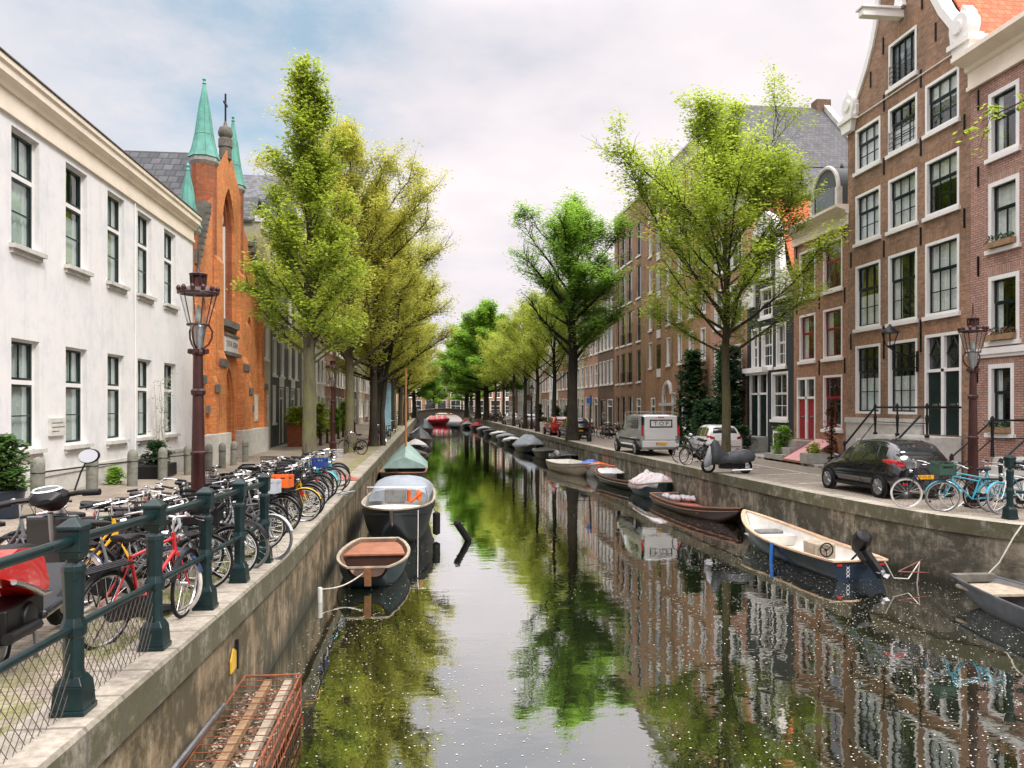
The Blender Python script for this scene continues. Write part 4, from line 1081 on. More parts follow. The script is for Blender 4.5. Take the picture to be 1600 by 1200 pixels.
# --- further left bank
mb = None
r, w = row_house('L', 42.5, 45.0, 12.6, 'beige', [(5,7),(8.2,10.2)], [(.3,.75)], W_slim, 'narrow beige rendered house wedged between church and dark grey house', top='plain', D=9, roofm='darktile', rise=1.2, ground=[(.2,.8,.2,3,'door')])
cornice(r, w, 11.9, 12.6, M['white'], .3)
r, w = row_house('L', 45.0, 56.0, 14.2, 'greyrender', [(4.2,6.4),(7.5,9.6),(10.7,12.4)], [(.06,.16),(.28,.38),(.52,.62),(.74,.84)], W_slim, 'dark grey green rendered house with white hoist panels and black double doors', top='spout', roofm='darktile', rise=2.8,
     ground=[(.06,.14,1.4,3.6,W_slim),(.24,.36,.1,3.5,'door','black'),(.44,.52,1.4,3.6,W_slim),(.6,.72,.1,3.5,'door','black'),(.82,.92,1.4,3.6,W_slim)])
for a in (.24,.6):
    mb = MB(); mb.box(a*w,a*w+.12*w,-.06,-.002,3.55,4.15); mb.build('hoist_panel', M['white'], r)
GL = 'canal houses beyond the dark grey house'
specl = [
 (56,62,12.6,'beige','far','bell','cream house with white bell gable next to the dark grey house','orangetile'),
 (62,69,13.6,'render','fard','cornice','white rendered house with dark sashes behind the tree row','greytile'),
 (69,76,12.4,'b4','far','cornice','salmon brick house with white windows behind the tree row','orangetile'),
 (76,84,13.4,'b7','far','step','dark brown stepped gable house behind the tree row','greytile'),
 (84,92,12.6,'church','far','cornice','bright orange brick house behind the tree row','orangetile'),
 (92,101,13.6,'greyrender','far','bell','grey green rendered bell gable house behind the tree row','greytile'),
 (101,111,12.6,'beige','fard','cornice','pale beige house with flat cornice behind the last tall trees','greytile'),
 (111,122,13.6,'b2','far','spout','red brown spout gable house deep behind the tree row','orangetile'),
 (122,136,12.6,'render','far','cornice','white house almost hidden deep behind the tree row','greytile'),
 (136,152,13.4,'b7','far','bell','dark brown bell gable house by the far bridge','orangetile')]
for i, (a,b,h,wl,st,top,lab,rf) in enumerate(specl):
    row_house('L', a, b, h, wl, [(4.3,6.4),(7.4,9.3),(10.1,11.5)], three, W_far if st == 'far' else W_fard, lab, top=top, roofm=rf, X=-8.9-.12*(i % 3),
              ground=[(.08,.3,.9,3.3,W_far),(.4,.62,.9,3.3,W_far),(.72,.92,.2,3.2,'door')])
# --- houses closing the canal beyond the bridge
xe = -22
ends = [(7.5,12.5,'b7','far','cornice','dark brown end house farthest west beyond the bridge'),(6.5,11.8,'beige','far','bell','beige bell gable house beyond the bridge'),(7,12.8,'b6','far','cornice','umber house beyond the bridge behind the mast'),
        (6.5,12.2,'b6','fard','cornice','umber fronted house straight beyond the red covered boat'),(7.5,13,'b7','far','step','dark stepped gable house beyond the bridge deck'),(7,12.4,'b2','far','cornice','red brown house beyond the bridge end'),(8,12.8,'beige','far','bell','pale bell gable house farthest east beyond the bridge')]
for (wd,h,wl,st,top,lab) in ends:
    rr = thing('canal_house', (xe, 205, 0), 0, lab, 'house')
    wins = [(a*wd,b*wd,z0,z1) for z0,z1 in ((4.6,7.0),(8.0,10.2)) for a,b in ((.08,.3),(.39,.61),(.7,.92))]+[(a*wd,b*wd,.4,3.9) for a,b in ((.08,.44),(.54,.92))]
    outer = [(0,-.4),(wd,-.4),(wd,h),(0,h)] if top == 'cornice' else [(0,-.4),(wd,-.4),(wd,h),(wd*.7,h+1.6),(wd*.64,h+3),(wd*.36,h+3),(wd*.3,h+1.6),(0,h)]
    mb = MB(); facade(mb, outer, [rect(*q) for q in wins]); shell(mb, wd, h-.05, 9); mb.build('wall', [M[wl], M['room']], rr)
    for q in wins: window(rr, *q, W_far if st == 'far' else W_fard)
    if top == 'cornice': cornice(rr, wd, h-.8, h+.02, M['white'], .4)
    roof_gable_x(rr, wd, h-.2, h+2.6, .4, 9, M['orangetile'] if top != 'cornice' else M['greytile'])
    xe += wd
# ------------------------------------------------------------------ railing on the quay
M['wire'] = mat('dull_brown_wire', (.07,.06,.05), .6, .3, var=.3, vs=6)
r = thing('railing', (-2.45, 8.8, 0), 0, 'dark green iron railing with square topped posts along the quay edge beside the bicycles', 'railing')
px = [2.45, 4.05, 5.65, 7.25, 8.85, 10.4, 11.95]
def zr(y): return gz_left(-2.4, y)+.012
def post_mesh(mb, x, y, z, h=1.3, top=True):
    k = .76
    def tp(a, b, z0, z1): mb.taper((x,y), a*k,a*k,b*k,b*k, z+z0, z+z1)
    tp(.15,.15,0,.04); tp(.14,.125,.04,.2); tp(.125,.085,.2,.26)
    mb.lathe([(r_*k,z+h_) for r_,h_ in ((.1,.24),(.09,.3),(.088,.52),(.108,.54),(.115,.6),(.1,.63),(.084,.66),(.09,.8),(.1,.96),(.108,.99),(.1,1.02),(.068,1.05),(.066,1.09))], (x,y,0), 8, smooth=False, rot=PI/8)
    tp(.085,.1,1.07,1.12); tp(.1,.1,1.12,1.27); tp(.115,.115,1.27,1.295); tp(.115,.03,1.295,1.35)
for y in px:
    mb = MB(); post_mesh(mb, 0, y-8.8, zr(y)); mb.build('post', M['rail'], r, bevel=.006)
for a, b in zip(px, px[1:]):
    for h, rad in ((1.195,.036),(.59,.029)):
        mb = MB(); mb.tube([(0,a-8.8+.06,zr(a)+h),(0,b-8.8-.06,zr(b)+h)], rad, 12); mb.build('rail', M['rail'], r)
for a, b in zip(px[:3], px[1:4]):
    mb = MB(); za, zb = zr(a), zr(b); L = b-a; z0, H = .03, .53; slope = 1.15
    for s in (1,-1):                                      # two families of slanting wires
        k = -1.0
        while k < L+1.0:
            ta, tb = (k, k+H/slope) if s > 0 else (k+H/slope, k)
            lo, hi = max(0.0, min((.03-ta)/(tb-ta), (L-.03-ta)/(tb-ta))), min(1.0, max((.03-ta)/(tb-ta), (L-.03-ta)/(tb-ta)))
            if hi-lo > .05:
                pts = [(.004*s, a-8.8+ta+(tb-ta)*q, za+(zb-za)*(ta+(tb-ta)*q)/L+z0+H*q) for q in (lo, hi)]
                mb.tube(pts, .0032, 4, caps=False)
            k += .1
    mb.build('chain_link_mesh', M['wire'], r)

# ------------------------------------------------------------------ lamps
def make_lamp(label, loc, rz=0, h=4.45, sc=1.0):
    r = thing('street_lamp', loc, rz, label, 'street lamp', 'crowned lantern lamps on the quays')
    mb = MB(); mb.lathe([(.2,0),(.2,.08),(.17,.1),(.165,.62),(.19,.66),(.19,.7),(.13,.74),(.12,.9)], n=8, smooth=False, rot=PI/8); mb.build('base', M['lamp'], r)
    mb = MB(); mb.lathe([(.115,.88),(.105,1.6),(.12,1.62),(.12,1.66),(.1,1.68),(.085,2.55),(.11,2.57),(.115,2.63),(.085,2.66),(.07,3.18),(.1,3.2),(.1,3.24),(.06,3.28)], n=12); 
    for a in (0, PI/2, PI, 1.5*PI): mb.lathe([(.01,-.045),(.045,-.03),(.045,.03),(.01,.045)], (.12*math.cos(a),.12*math.sin(a),3.25), 8)
    mb.build('pole', M['lamp'], r)
    mb = MB(); mb.lathe([(.05,3.26),(.075,3.34),(.12,3.62),(.14,3.66)], n=12); mb.build('neck', M['steel'], r)
    mb = MB()
    for a in range(3):
        t = 2*PI*a/3+.4; c, s = math.cos(t), math.sin(t)
        mb.tube([(.05*c,.05*s,3.28),(.15*c,.15*s,3.36),(.2*c,.2*s,3.46),(.21*c,.21*s,3.57),(.16*c,.16*s,3.66)], .016, 6)
    mb.torus((0,0,3.67), .16, .018, 'z', 20, 6)
    mb.torus((0,0,4.17), .295, .022, 'z', 24, 6)
    for a in range(6):
        t = 2*PI*a/6; c, s = math.cos(t), math.sin(t)
        mb.tube([(.155*c,.155*s,3.67),(.285*c,.285*s,4.16)], .009, 5)
        for tt in (t, t+PI/6): mb.lathe([(.01,4.18),(.032,4.2),(.038,4.24),(.02,4.27),(.005,4.28)], (.295*math.cos(tt),.295*math.sin(tt),0), 8)
    mb.build('lantern_frame', M['lamp'], r)
    mb = MB(); mb.lathe([(.155,3.68),(.285,4.16)], n=24); mb.f = mb.f[:-2]; mb.m = mb.m[:-2]; mb.sm = mb.sm[:-2]; mb.build('glass', M['lampglass'], r)
    mb = MB(); mb.lathe([(.3,4.18),(.26,4.23),(.14,4.27),(.1,4.3),(.09,4.42),(.13,4.44),(.14,4.47),(.05,4.5),(.02,4.56),(.015,4.78),(.002,4.86)], n=18); 
    for a in range(6):
        t = 2*PI*a/6; mb.tube([(.11*math.cos(t),.11*math.sin(t),4.29),(.12*math.cos(t),.12*math.sin(t),4.44)], .016, 5)
    mb.build('crown', M['lamp'], r)
    mb = MB(); mb.lathe([(.02,3.68),(.05,3.72),(.05,3.8),(.035,3.86),(.045,3.9),(.01,3.98)], n=10); mb.build('bulb', M['bulb'], r)
    if sc != 1: r.scale = (sc,)*3
    return r
M['lampglass'] = glass_mat('lamp_glass', (.93,.93,.92), ior=1.25)
M['bulb'] = mat('dull_bulb', (.35,.4,.37), .3)
lp = make_lamp('brown red lamp post rising among the bicycles before the orange church', (-3.6,12.6,gz_left(-3.6,12.6)))
place(lp, (-4.35,36.2,0), .5, 'brown red lamp post between two tree trunks past the blue bicycle crate')
place(lp, (12.85,16.9,0), .2, 'brown red lamp post before the pink brick house, bicycles leaning at its base')
place(lp, (15.0,44.5,0), .8, 'dark lamp post between ochre warehouse and white hatchback')
place(lp, (-4.3,62,0), .1, 'dark lamp post deep along the tree row on the church bank')
place(lp, (10.6,78,0), .1, 'dark lamp post deep along the bank of parked cars')
# wall lantern on the tall house
r = thing('wall_lantern', (16.5,24.35,4.35), 0, 'black wall lantern on a bracket beside the black double door', 'wall lantern')
mb = MB(); mb.tube([(0,0,-.25),(-.3,0,-.3),(-.75,0,-.15),(-1.0,0,.0)], .025, 6); mb.tube([(0,0,-.7),(-.2,0,-.6),(-.35,0,-.32)], .02, 6); mb.box(-.03,0,-.06,.06,-.8,-.1); mb.build('bracket', M['iron'], r)
mb = MB(); mb.lathe([(.05,0),(.12,.05),(.13,.08)], (-1.0,0,0), 6, smooth=False); mb.lathe([(.3,.5),(.27,.56),(.12,.68),(.07,.72),(.02,.8)], (-1.0,0,0), 12)
for a in range(6):
    c, s = math.cos(a*PI/3), math.sin(a*PI/3); mb.tube([(-1+.13*c,.13*s,.08),(-1+.28*c,.28*s,.5)], .014, 5)
mb.build('lantern_frame', M['iron'], r)
mb = MB(); mb.lathe([(.125,.09),(.27,.5)], (-1.0,0,0), 6, smooth=False); mb.f = mb.f[:-2]; mb.m = mb.m[:-2]; mb.sm = mb.sm[:-2]; mb.build('glass', M['lampglass'], r)

# ------------------------------------------------------------------ stone bollards with bars along the white building
def make_bollard():
    r = thing('stone_bollard', (0,0,0), 0, '', 'bollard', 'round topped stone bollards before the white building')
    mb = MB(); mb.lathe([(.125,-.2),(.13,.6),(.13,.82),(.12,.88),(.09,.94),(.045,.97),(.005,.98)], n=14); mb.build('shaft', M['bollard'], r)
    mb = MB(); mb.torus((0,0,.66), .13, .012, 'z', 14, 5); mb.build('bar_socket', M['iron'], r); return r
M['bollard'] = mat('greenish_grey_stone', (.2,.2,.165), .9, var=.3, vs=4, bump=.3, bs=50, dirt=.6, dcol=(.07,.075,.055))
bys = [14.0,16.3,18.8,21.25,23.6,26.0,28.4,30.2,31.9,33.9]
bl = ['hidden', 'stone bollard next to the potted shrub by the white building', 'stone bollard behind the round scooter mirror', 'stone bollard below the second tall window past the plaque', 'stone bollard below the fourth ground floor window', 'stone bollard just short of the brown red lamp post', 'stone bollard at the corner where white building meets church','stone bollard nearest the church portal steps','stone bollard standing before the church portal','last stone bollard beyond the church portal']
b0 = make_bollard()
for i, y in enumerate(bys):
    if i == 0: continue
    o = b0 if i == 1 else place(b0, (0,0,0), 0, '', 'round topped stone bollards before the white building')
    o.location = (-7.75, y, gz_left(-7.75,y)); o.rotation_euler = (rnd.uniform(-.03,.03), rnd.uniform(-.03,.03), i); o['label'] = bl[i]
for i in range(1, 6):
    a, b = bys[i], bys[i+1]
    mb = MB(); za, zb = gz_left(-7.75,a)+.66, gz_left(-7.75,b)+.66
    mb.tube([(0,-(b-a)/2+.13,za-(za+zb)/2),(0,(b-a)/2-.13,zb-(za+zb)/2)], .018, 8)
    o = mb.build('iron_bar', M['iron'], None, (-7.75,(a+b)/2,(za+zb)/2)); tag(o, ['thin iron bar joining the bollards nearest the potted shrub','thin iron bar behind the scooter mirror','thin iron bar between bollards under the middle windows','thin iron bar between bollards by the bare climbing plant','thin iron bar ending at the bollard beside the lamp post'][i-1], 'bar', 'iron bars between stone bollards')

# ------------------------------------------------------------------ small brown bollards deeper down the street
def make_abollard():
    r = thing('street_bollard', (0,0,0), 0, '', 'bollard', 'slim brown street bollards before the far houses')
    mb = MB(); mb.lathe([(.11,0),(.11,.12),(.085,.16),(.07,.7),(.085,.73),(.085,.77),(.06,.8),(.075,.87),(.04,.95),(.005,.97)], n=10); mb.build('shaft', M['lamp'], r); return r
ab = make_abollard()
for i in range(10):
    o = ab if i == 0 else place(ab, (0,0,0), 0, '', 'slim brown street bollards before the far houses')
    o.location = (-6.4, 41+i*3.1, 0); o['label'] = 'slim brown street bollard in the line before the far houses'

# ------------------------------------------------------------------ bicycles
def wheel_mesh(rimm):
    mb = MB(); mb.torus((0,0,0), .318, .012, 'y', 32, 6, 1, sx=1.2)
    for i in range(18):
        a = 2*PI*i/18; s = 1 if i % 2 else -1
        mb.tube([(.02*math.cos(a+.5*s),.03*s,.02*math.sin(a+.5*s)),(.31*math.cos(a),0,.31*math.sin(a))], .0022, 3, 1, caps=False)
    mb.lathe([(.012,-.05),(.025,-.045),(.018,-.03),(.018,.03),(.025,.045),(.012,.05)], n=8, m=1, axis='y')
    return mb.mesh('wheel', [M['steel'], rimm])
def tyre_mesh():
    mb = MB(); mb.torus((0,0,0), .338, .02, 'y', 36, 8); return mb.mesh('tyre', M['rubber'])
def guard_mesh(a0, a1):
    mb = MB(); v = []; f = []; n = 14
    for i in range(n+1):
        a = a0+(a1-a0)*i/n
        for y, rr in ((-.032,.362),(-.02,.376),(.02,.376),(.032,.362)): v.append((rr*math.cos(a), y, rr*math.sin(a)))
    for i in range(n):
        for j in range(3): f.append((i*4+j, i*4+j+1, i*4+4+j+1, i*4+4+j))
    mb.add(v, f, 0, True)
    for s in (-1,1): mb.tube([(.37*math.cos(a0+.6*(a1-a0)),.03*s,.37*math.sin(a0+.6*(a1-a0))),(0,.045*s,0)], .004, 4)
    return mb.mesh('mudguard', M['plastic'])
RH, FH = (-.54,0,.345), (.57,0,.345)
def frame_mesh(kind):
    mb = MB(); BB = (-.09,0,.29); ST = (-.25,0,.8)
    HT, HB = (.34,0,.93), (.385,0,.72)
    mb.tube([BB, ST], .017, 8); mb.tube([HT, HB], .021, 8)
    if kind == 'diamond':
        mb.tube([(-.245,0,.78),(.35,0,.87)], .016, 8); mb.tube([BB,(.38,0,.74)], .018, 8)
    elif kind == 'double':
        mb.tube([(-.245,0,.79),(.345,0,.9)], .015, 8); mb.tube([(-.225,0,.7),(.36,0,.82)], .014, 8); mb.tube([BB,(.38,0,.74)], .017, 8)
    else:
        mb.tube([BB,(.02,0,.36),(.16,0,.46),(.3,0,.63),(.38,0,.76)], .018, 8)
        mb.tube([(-.2,0,.58),(-.02,0,.5),(.16,0,.56),(.3,0,.74),(.35,0,.88)], .014, 8)
    for s in (-1,1):
        mb.tube([(ST[0],.012*s,.76),(RH[0],.06*s,RH[2])], .009, 6); mb.tube([(BB[0],.03*s,BB[2]),(RH[0],.06*s,RH[2])], .01, 6)
        mb.tube([(.39,.035*s,.7),(.43,.05*s,.62),(.52,.055*s,.42),(FH[0],.055*s,FH[2])], .011, 6)
    mb.tube([(.385,-.04,.705),(.385,.04,.705)], .018, 6)
    # chain case, cranks, stand
    mb.prism([(-.6,.3),(-.54,.24),(-.1,.19),(.0,.23),(.02,.3),(-.03,.37),(-.1,.39),(-.52,.42),(-.6,.38)], -.075, -.05, 'xz', 1)
    mb.tube([(-.09,-.09,.29),(-.02,-.1,.14)], .009, 6, 1); mb.tube([(-.09,.08,.29),(-.16,.09,.44)], .009, 6, 1)
    mb.box(-.07,.03,-.19,-.1,.12,.15,1); mb.box(-.21,-.11,.09,.18,.43,.46,1)
    mb.tube([(-.4,.06,.3),(-.46,.17,.02)], .009, 6, 1)
    mb.tube([(-.25,0,.8),(-.285,0,.96)], .012, 6, 2)
    return mb.mesh('frame', [M['bk_black'], M['plastic'], M['chrome']])
def saddle_mesh():
    mb = MB(); rings = []
    for x, w, z, hgt in ((-.14,.02,.01,.01),(-.13,.085,.015,.04),(-.06,.1,.005,.06),(.02,.06,0,.055),(.1,.028,.0,.045),(.15,.02,-.005,.03),(.16,.005,-.01,.01)):
        rings.append([(x, w*math.cos(a), z+hgt*.5*math.sin(a)-(.02 if math.sin(a) < 0 else 0)) for a in [2*PI*k/12 for k in range(12)]])
    mb.loft(rings)
    for s in (-1,1): mb.torus((-.06,.04*s,-.05), .03, .008, 'x', 8, 5)
    return mb.mesh('saddle', M['plastic'])
def bar_mesh(kind):
    mb = MB(); mb.tube([(.345,0,.9),(.325,0,1.06),(.36,0,1.08)], .012, 8)
    if kind == 'city':
        for s in (-1,1):
            mb.tube([(.36,0,1.08),(.39,.1*s,1.1),(.36,.22*s,1.12),(.26,.28*s,1.1),(.16,.3*s,1.08)], .011, 8)
            mb.tube([(.2,.295*s,1.088),(.06,.315*s,1.065)], .017, 8, 1); mb.tube([(.25,.28*s,1.08),(.14,.33*s,1.05)], .006, 5)
    else:
        for s in (-1,1):
            mb.tube([(.36,0,1.08),(.37,.14*s,1.1),(.34,.24*s,1.1)], .012, 8); mb.tube([(.345,.2*s,1.1),(.31,.33*s,1.09)], .017, 8, 1); mb.tube([(.38,.2*s,1.08),(.36,.3*s,1.06)], .006, 5)
    mb.tube([(.37,.06,1.1),(.44,.07,.98),(.4,.03,.75)], .004, 4, 1)
    mb.lathe([(.01,-.01),(.028,0),(.028,.02),(.01,.03)], (.34,-.13,1.12), 8)
    return mb.mesh('handlebar', [M['chrome'], M['plastic']])
def light_mesh():
    mb = MB(); mb.lathe([(.005,-.04),(.035,-.03),(.042,.03),(.036,.04)], (.45,0,.86), 12, axis='x'); return mb.mesh('headlight', M['chrome'])
def carrier_mesh():
    mb = MB()
    for y in (-.07,-.025,.025,.07): mb.box(-.88,-.27,y-.014,y+.014,.742,.756)
    for x in (-.3,-.55,-.86): mb.tube([(x,-.075,.752),(x,.075,.752)], .006, 5)
    for s in (-1,1): mb.tube([(-.72,.075*s,.745),(-.56,.07*s,.37)], .007, 5); mb.tube([(-.45,.075*s,.75),(-.56,.07*s,.37)], .006, 5)
    mb.box(-.92,-.87,-.05,.05,.68,.74,1); return mb.mesh('carrier', [M['plastic'], M['redlens']])
def crate_mesh(name, m, w=.2, l=.16, h=.24):
    mb = MB(); c = .58; z0 = .86
    for x0,x1,y0,y1 in ((c-l,c+l,-w,-w+.012),(c-l,c+l,w-.012,w),(c-l,c-l+.012,-w+.012,w-.012),(c+l-.012,c+l,-w+.012,w-.012)):
        mb.box(x0,x1,y0,y1,z0,z0+h*.62); mb.box(x0-.004,x1+.004,y0-.004,y1+.004,z0+h*.82,z0+h)
        mb.box(x0,min(x1,x0+.06),y0,min(y1,y0+.06),z0+h*.62,z0+h*.82); mb.box(max(x0,x1-.06),x1,max(y0,y1-.06),y1,z0+h*.62,z0+h*.82)
    mb.box(c-l,c+l,-w,w,z0,z0+.01)
    mb.tube([(c,-.1,z0),(c-.02,-.06,.36)], .006, 5, 1); mb.tube([(c,.1,z0),(c-.02,.06,.36)], .006, 5, 1)
    return mb.mesh(name, [m, M['plastic']])
def basket_mesh():
    mb = MB(); c, z0, h, w, l = .57, .84, .26, .19, .14
    for k in range(5):
        z = z0+h*k/4; g = 1+.12*k/4; mb.tube([(c-l*g,-w*g,z),(c+l*g,-w*g,z),(c+l*g,w*g,z),(c-l*g,w*g,z),(c-l*g,-w*g,z)], .005 if k < 4 else .009, 4)
    for k in range(9):
        t = -1+2*k/8
        for s in (-1,1): mb.tube([(c+l*s,w*t,z0),(c+l*1.12*s,w*1.12*t,z0+h)], .004, 3); mb.tube([(c+l*t,w*s,z0),(c+l*1.12*t,w*1.12*s,z0+h)], .004, 3)
    return mb.mesh('basket', M['plastic'])
def rack_mesh():
    mb = MB()
    for y in (-.16,-.08,0,.08,.16): mb.tube([(.4,y,.86),(.82,y,.86)], .007, 5)
    for x in (.4,.6,.82): mb.tube([(x,-.17,.86),(x,.17,.86)], .008, 5)
    mb.tube([(.42,-.17,.86),(.42,-.17,1.0),(.42,.17,1.0),(.42,.17,.86)], .008, 5)
    for s in (-1,1): mb.tube([(.78,.1*s,.86),(.59,.06*s,.36)], .007, 5)
    return mb.mesh('front_rack', M['plastic'])
M['redlens'] = mat('red_plastic_lens', (.45,.01,.012), .25, var=.15, spec=.7, coat=.4)
for n_, c_ in dict(bk_black=(.012,.012,.013), bk_red=(.55,.02,.025), bk_yellow=(.75,.4,.02), bk_blue=(.03,.12,.32), bk_teal=(.03,.4,.5), bk_turq=(.045,.38,.5), bk_silver=(.42,.44,.45), bk_green=(.02,.1,.06), bk_white=(.65,.65,.63), bk_grey=(.12,.125,.13), bk_navy=(.015,.03,.08), bk_orange=(.75,.14,.02)).items():
    M[n_] = mat(n_[3:]+'_lacquer', c_, .32, var=.1, vs=5, coat=.25)
m_wheel, m_wheelb = wheel_mesh(M['chrome']), wheel_mesh(M['plastic'])
m_tyre = tyre_mesh(); m_gf, m_gr = guard_mesh(R(20),R(165)), guard_mesh(R(5),R(175))
m_fr = {k: frame_mesh(k) for k in ('diamond','double','step')}
m_sad = saddle_mesh(); m_bar = {k: bar_mesh(k) for k in ('city','flat')}; m_lt = light_mesh(); m_car = carrier_mesh()
m_acc = dict(basket=basket_mesh(), rack=rack_mesh(), orange=crate_mesh('crate', M['bk_orange']), blue=crate_mesh('crate', mat('blue_crate_plastic',(.012,.035,.2),.5)), grey=crate_mesh('crate', mat('pale_grey_crate_plastic',(.42,.46,.5),.5)),
             black=crate_mesh('crate', M['plastic'], .24,.2,.2), green=crate_mesh('crate', mat('dark_green_crate_plastic',(.02,.06,.04),.6), .22,.18,.26), wire=None)
BG = 'bicycles parked along the canals'
def paint1(o, m, slot=0):
    o.material_slots[slot].link = 'OBJECT'; o.material_slots[slot].material = m
def bike(loc, yaw, label, frame='step', col='bk_black', bar='city', acc=None, tyre=None, guard=None, lean=None, steer=None, carrier=True, rim='wheel', group=BG):
    o = thing('bicycle', loc, yaw, label, 'bicycle', group)
    ln = rnd.uniform(-.1,.1) if lean is None else lean
    o.rotation_mode = 'XYZ'; o.rotation_euler = (ln, 0, yaw)
    f = link('frame', m_fr[frame], o); paint1(f, M[col])
    st = rnd.uniform(-.35,.35) if steer is None else steer
    for hub, g in ((RH, m_gr), (FH, m_gf)):
        fr = hub is FH
        wv = link('wheel', m_wheel if rim == 'wheel' else m_wheelb, o, hub, (0, rnd.uniform(0,6), st if fr else 0))
        t = link('tyre', m_tyre, wv)
        if tyre: paint1(t, M[tyre])
        gd = link('mudguard', g, o, hub, (0, 0, st if fr else 0))
        if guard: paint1(gd, M[guard])
    link('saddle', m_sad, o, (-.3,0,.985))
    b = link('handlebar', m_bar[bar], o)
    if st: b.matrix_basis = Matrix.Translation((.345,0,0)) @ Matrix.Rotation(st, 4, 'Z') @ Matrix.Translation((-.345,0,0))
    if carrier: link('carrier', m_car, o)
    link('headlight', m_lt, o)
    if acc: link('basket' if acc == 'basket' else ('front_rack' if acc == 'rack' else 'crate'), m_acc[acc], o)
    return o
def lb(x, y): return (x, y, gz_left(x,y))
bike(lb(-2.78,7.95), 1.2, 'red bicycle with black carrier seen from behind, between two railing posts', 'diamond', 'bk_red', 'flat', lean=.06, steer=.3)
bike(lb(-4.05,9.5), .3, 'yellow framed bicycle standing behind the red scooter', 'step', 'bk_yellow', lean=-.05)
bike(lb(-3.3,8.75), -.12, 'bicycle with cream tyres and empty wire rack over its front wheel', 'step', 'bk_grey', acc='rack', tyre='whitetyre', guard='bk_navy', lean=-.06, steer=-.3)
bike(lb(-4.3,8.7), .5, 'black bicycle with wide silver handlebars just behind the scooter dashboard', 'step', 'bk_black', lean=.05)
bike(lb(-3.35,9.9), .1, 'dark bicycle with large black crate over its front wheel', 'step', 'bk_grey', acc='black', lean=.03, steer=.1)
bike(lb(-3.2,10.7), .05, 'dark bicycle with black wire basket pressed against the railing', 'diamond', 'bk_black', acc='basket')
bike(lb(-3.15,11.55), -.12, 'silver bicycle with pale rimmed wheel poking past the last railing posts', 'step', 'bk_silver', lean=.07, steer=-.25, tyre='bk_grey')
bike(lb(-2.95,12.35), -.2, 'bicycle whose grey tyred front wheel overhangs the coping past the end post', 'diamond', 'bk_grey', tyre='bk_grey', guard='bk_silver', steer=-.2)
bike(lb(-3.3,13.15), .1, 'grey step through bicycle right before the one with the grey crate', 'step', 'bk_grey', lean=-.05)
bike(lb(-3.35,13.9), -.05, 'bicycle carrying a pale grey plastic crate', 'diamond', 'bk_black', acc='grey')
bike(lb(-3.3,14.9), -.1, 'bicycle carrying a bright orange crate', 'step', 'bk_black', acc='orange', guard='bk_black')
bike(lb(-3.1,16.3), -.12, 'black bicycle with yellow mudguards beside the orange crate', 'step', 'bk_black', guard='bk_yellow', acc='basket')
bike(lb(-3.1,17.0), -.2, 'black bicycle with yellow frame deep in the row', 'step', 'bk_yellow', guard='bk_black')
bike(lb(-3.25,19.6), -.1, 'bicycle carrying a navy blue crate', 'step', 'bk_navy', acc='blue', guard='bk_black')
bike(lb(-3.2,20.4), -.12, 'bicycle with teal blue mudguards beyond the navy crate', 'step', 'bk_teal', guard='bk_teal')
bike(lb(-3.1,21.3), -.1, 'black bicycle with navy mudguards next to the teal one', 'diamond', 'bk_black', guard='bk_navy')
bike(lb(-3.1,22.2), .05, 'pale teal bicycle second from the open end of the row', 'diamond', 'bk_teal')
paint(bike(lb(-3.2,23.1), .12, 'black bicycle at the far open end of the row, silver basket in front', 'step', 'bk_black', acc='basket'), 'basket', M['chrome'])
fill = [(9.6,-3.9),(11.6,-4.0),(12.4,-4.1),(13.2,-4.0),(14.1,-4.0),(14.7,-3.7),(15.1,-3.8),(16.1,-3.9),(17.2,-3.7),(18.0,-3.8),(9.2,-4.9),(10.15,-4.4),(10.4,-3.6),(11.0,-4.2),(11.2,-3.4),(12.0,-3.8),(12.7,-3.45),(13.5,-3.7),(14.4,-3.6),(15.4,-3.3),(15.9,-3.5),(16.7,-3.5),(17.5,-3.2),(17.9,-3.4),(18.3,-3.2),(18.75,-3.35),(19.15,-3.2),(20.0,-3.45),(20.85,-3.4),(21.75,-3.3)]
cs = ['bk_black','bk_black','bk_grey','bk_black','bk_silver','bk_green','bk_black','bk_navy']
for i, (y, x) in enumerate(fill):
    flip = i % 4 == 3
    bike(lb(x,y), rnd.uniform(-.28,.28)+(PI if flip else 0), 'dark bicycle jammed into the crowded row along the quay', rnd.choice(['step','step','diamond']), cs[i % len(cs)], rnd.choice(['city','city','flat']), acc=rnd.choice([None,None,'basket',None,'black']), group='dark bicycles jammed into the crowded row')
bike((-3.7,38.6,0), 2.6, 'lone dark bicycle leaning on the slim trunk past the second lamp', 'step', 'bk_black', lean=.12)
bike((-3.05,47.2,0), 1.7, 'black bicycle parked by the dark double trunk', 'step', 'bk_black')
bike((-2.7,48.4,0), 1.5, 'dark grey bicycle at the kerb past the dark double trunk', 'diamond', 'bk_grey')
for i, y in enumerate((51,53.5,56,66,68)): bike((-2.9-.4*(i % 2),y,0), 1.5+.2*(i % 3), 'small dark bicycle parked far down the tree lined quay', 'step', 'bk_black', group='dark bicycles far down the tree lined quay')
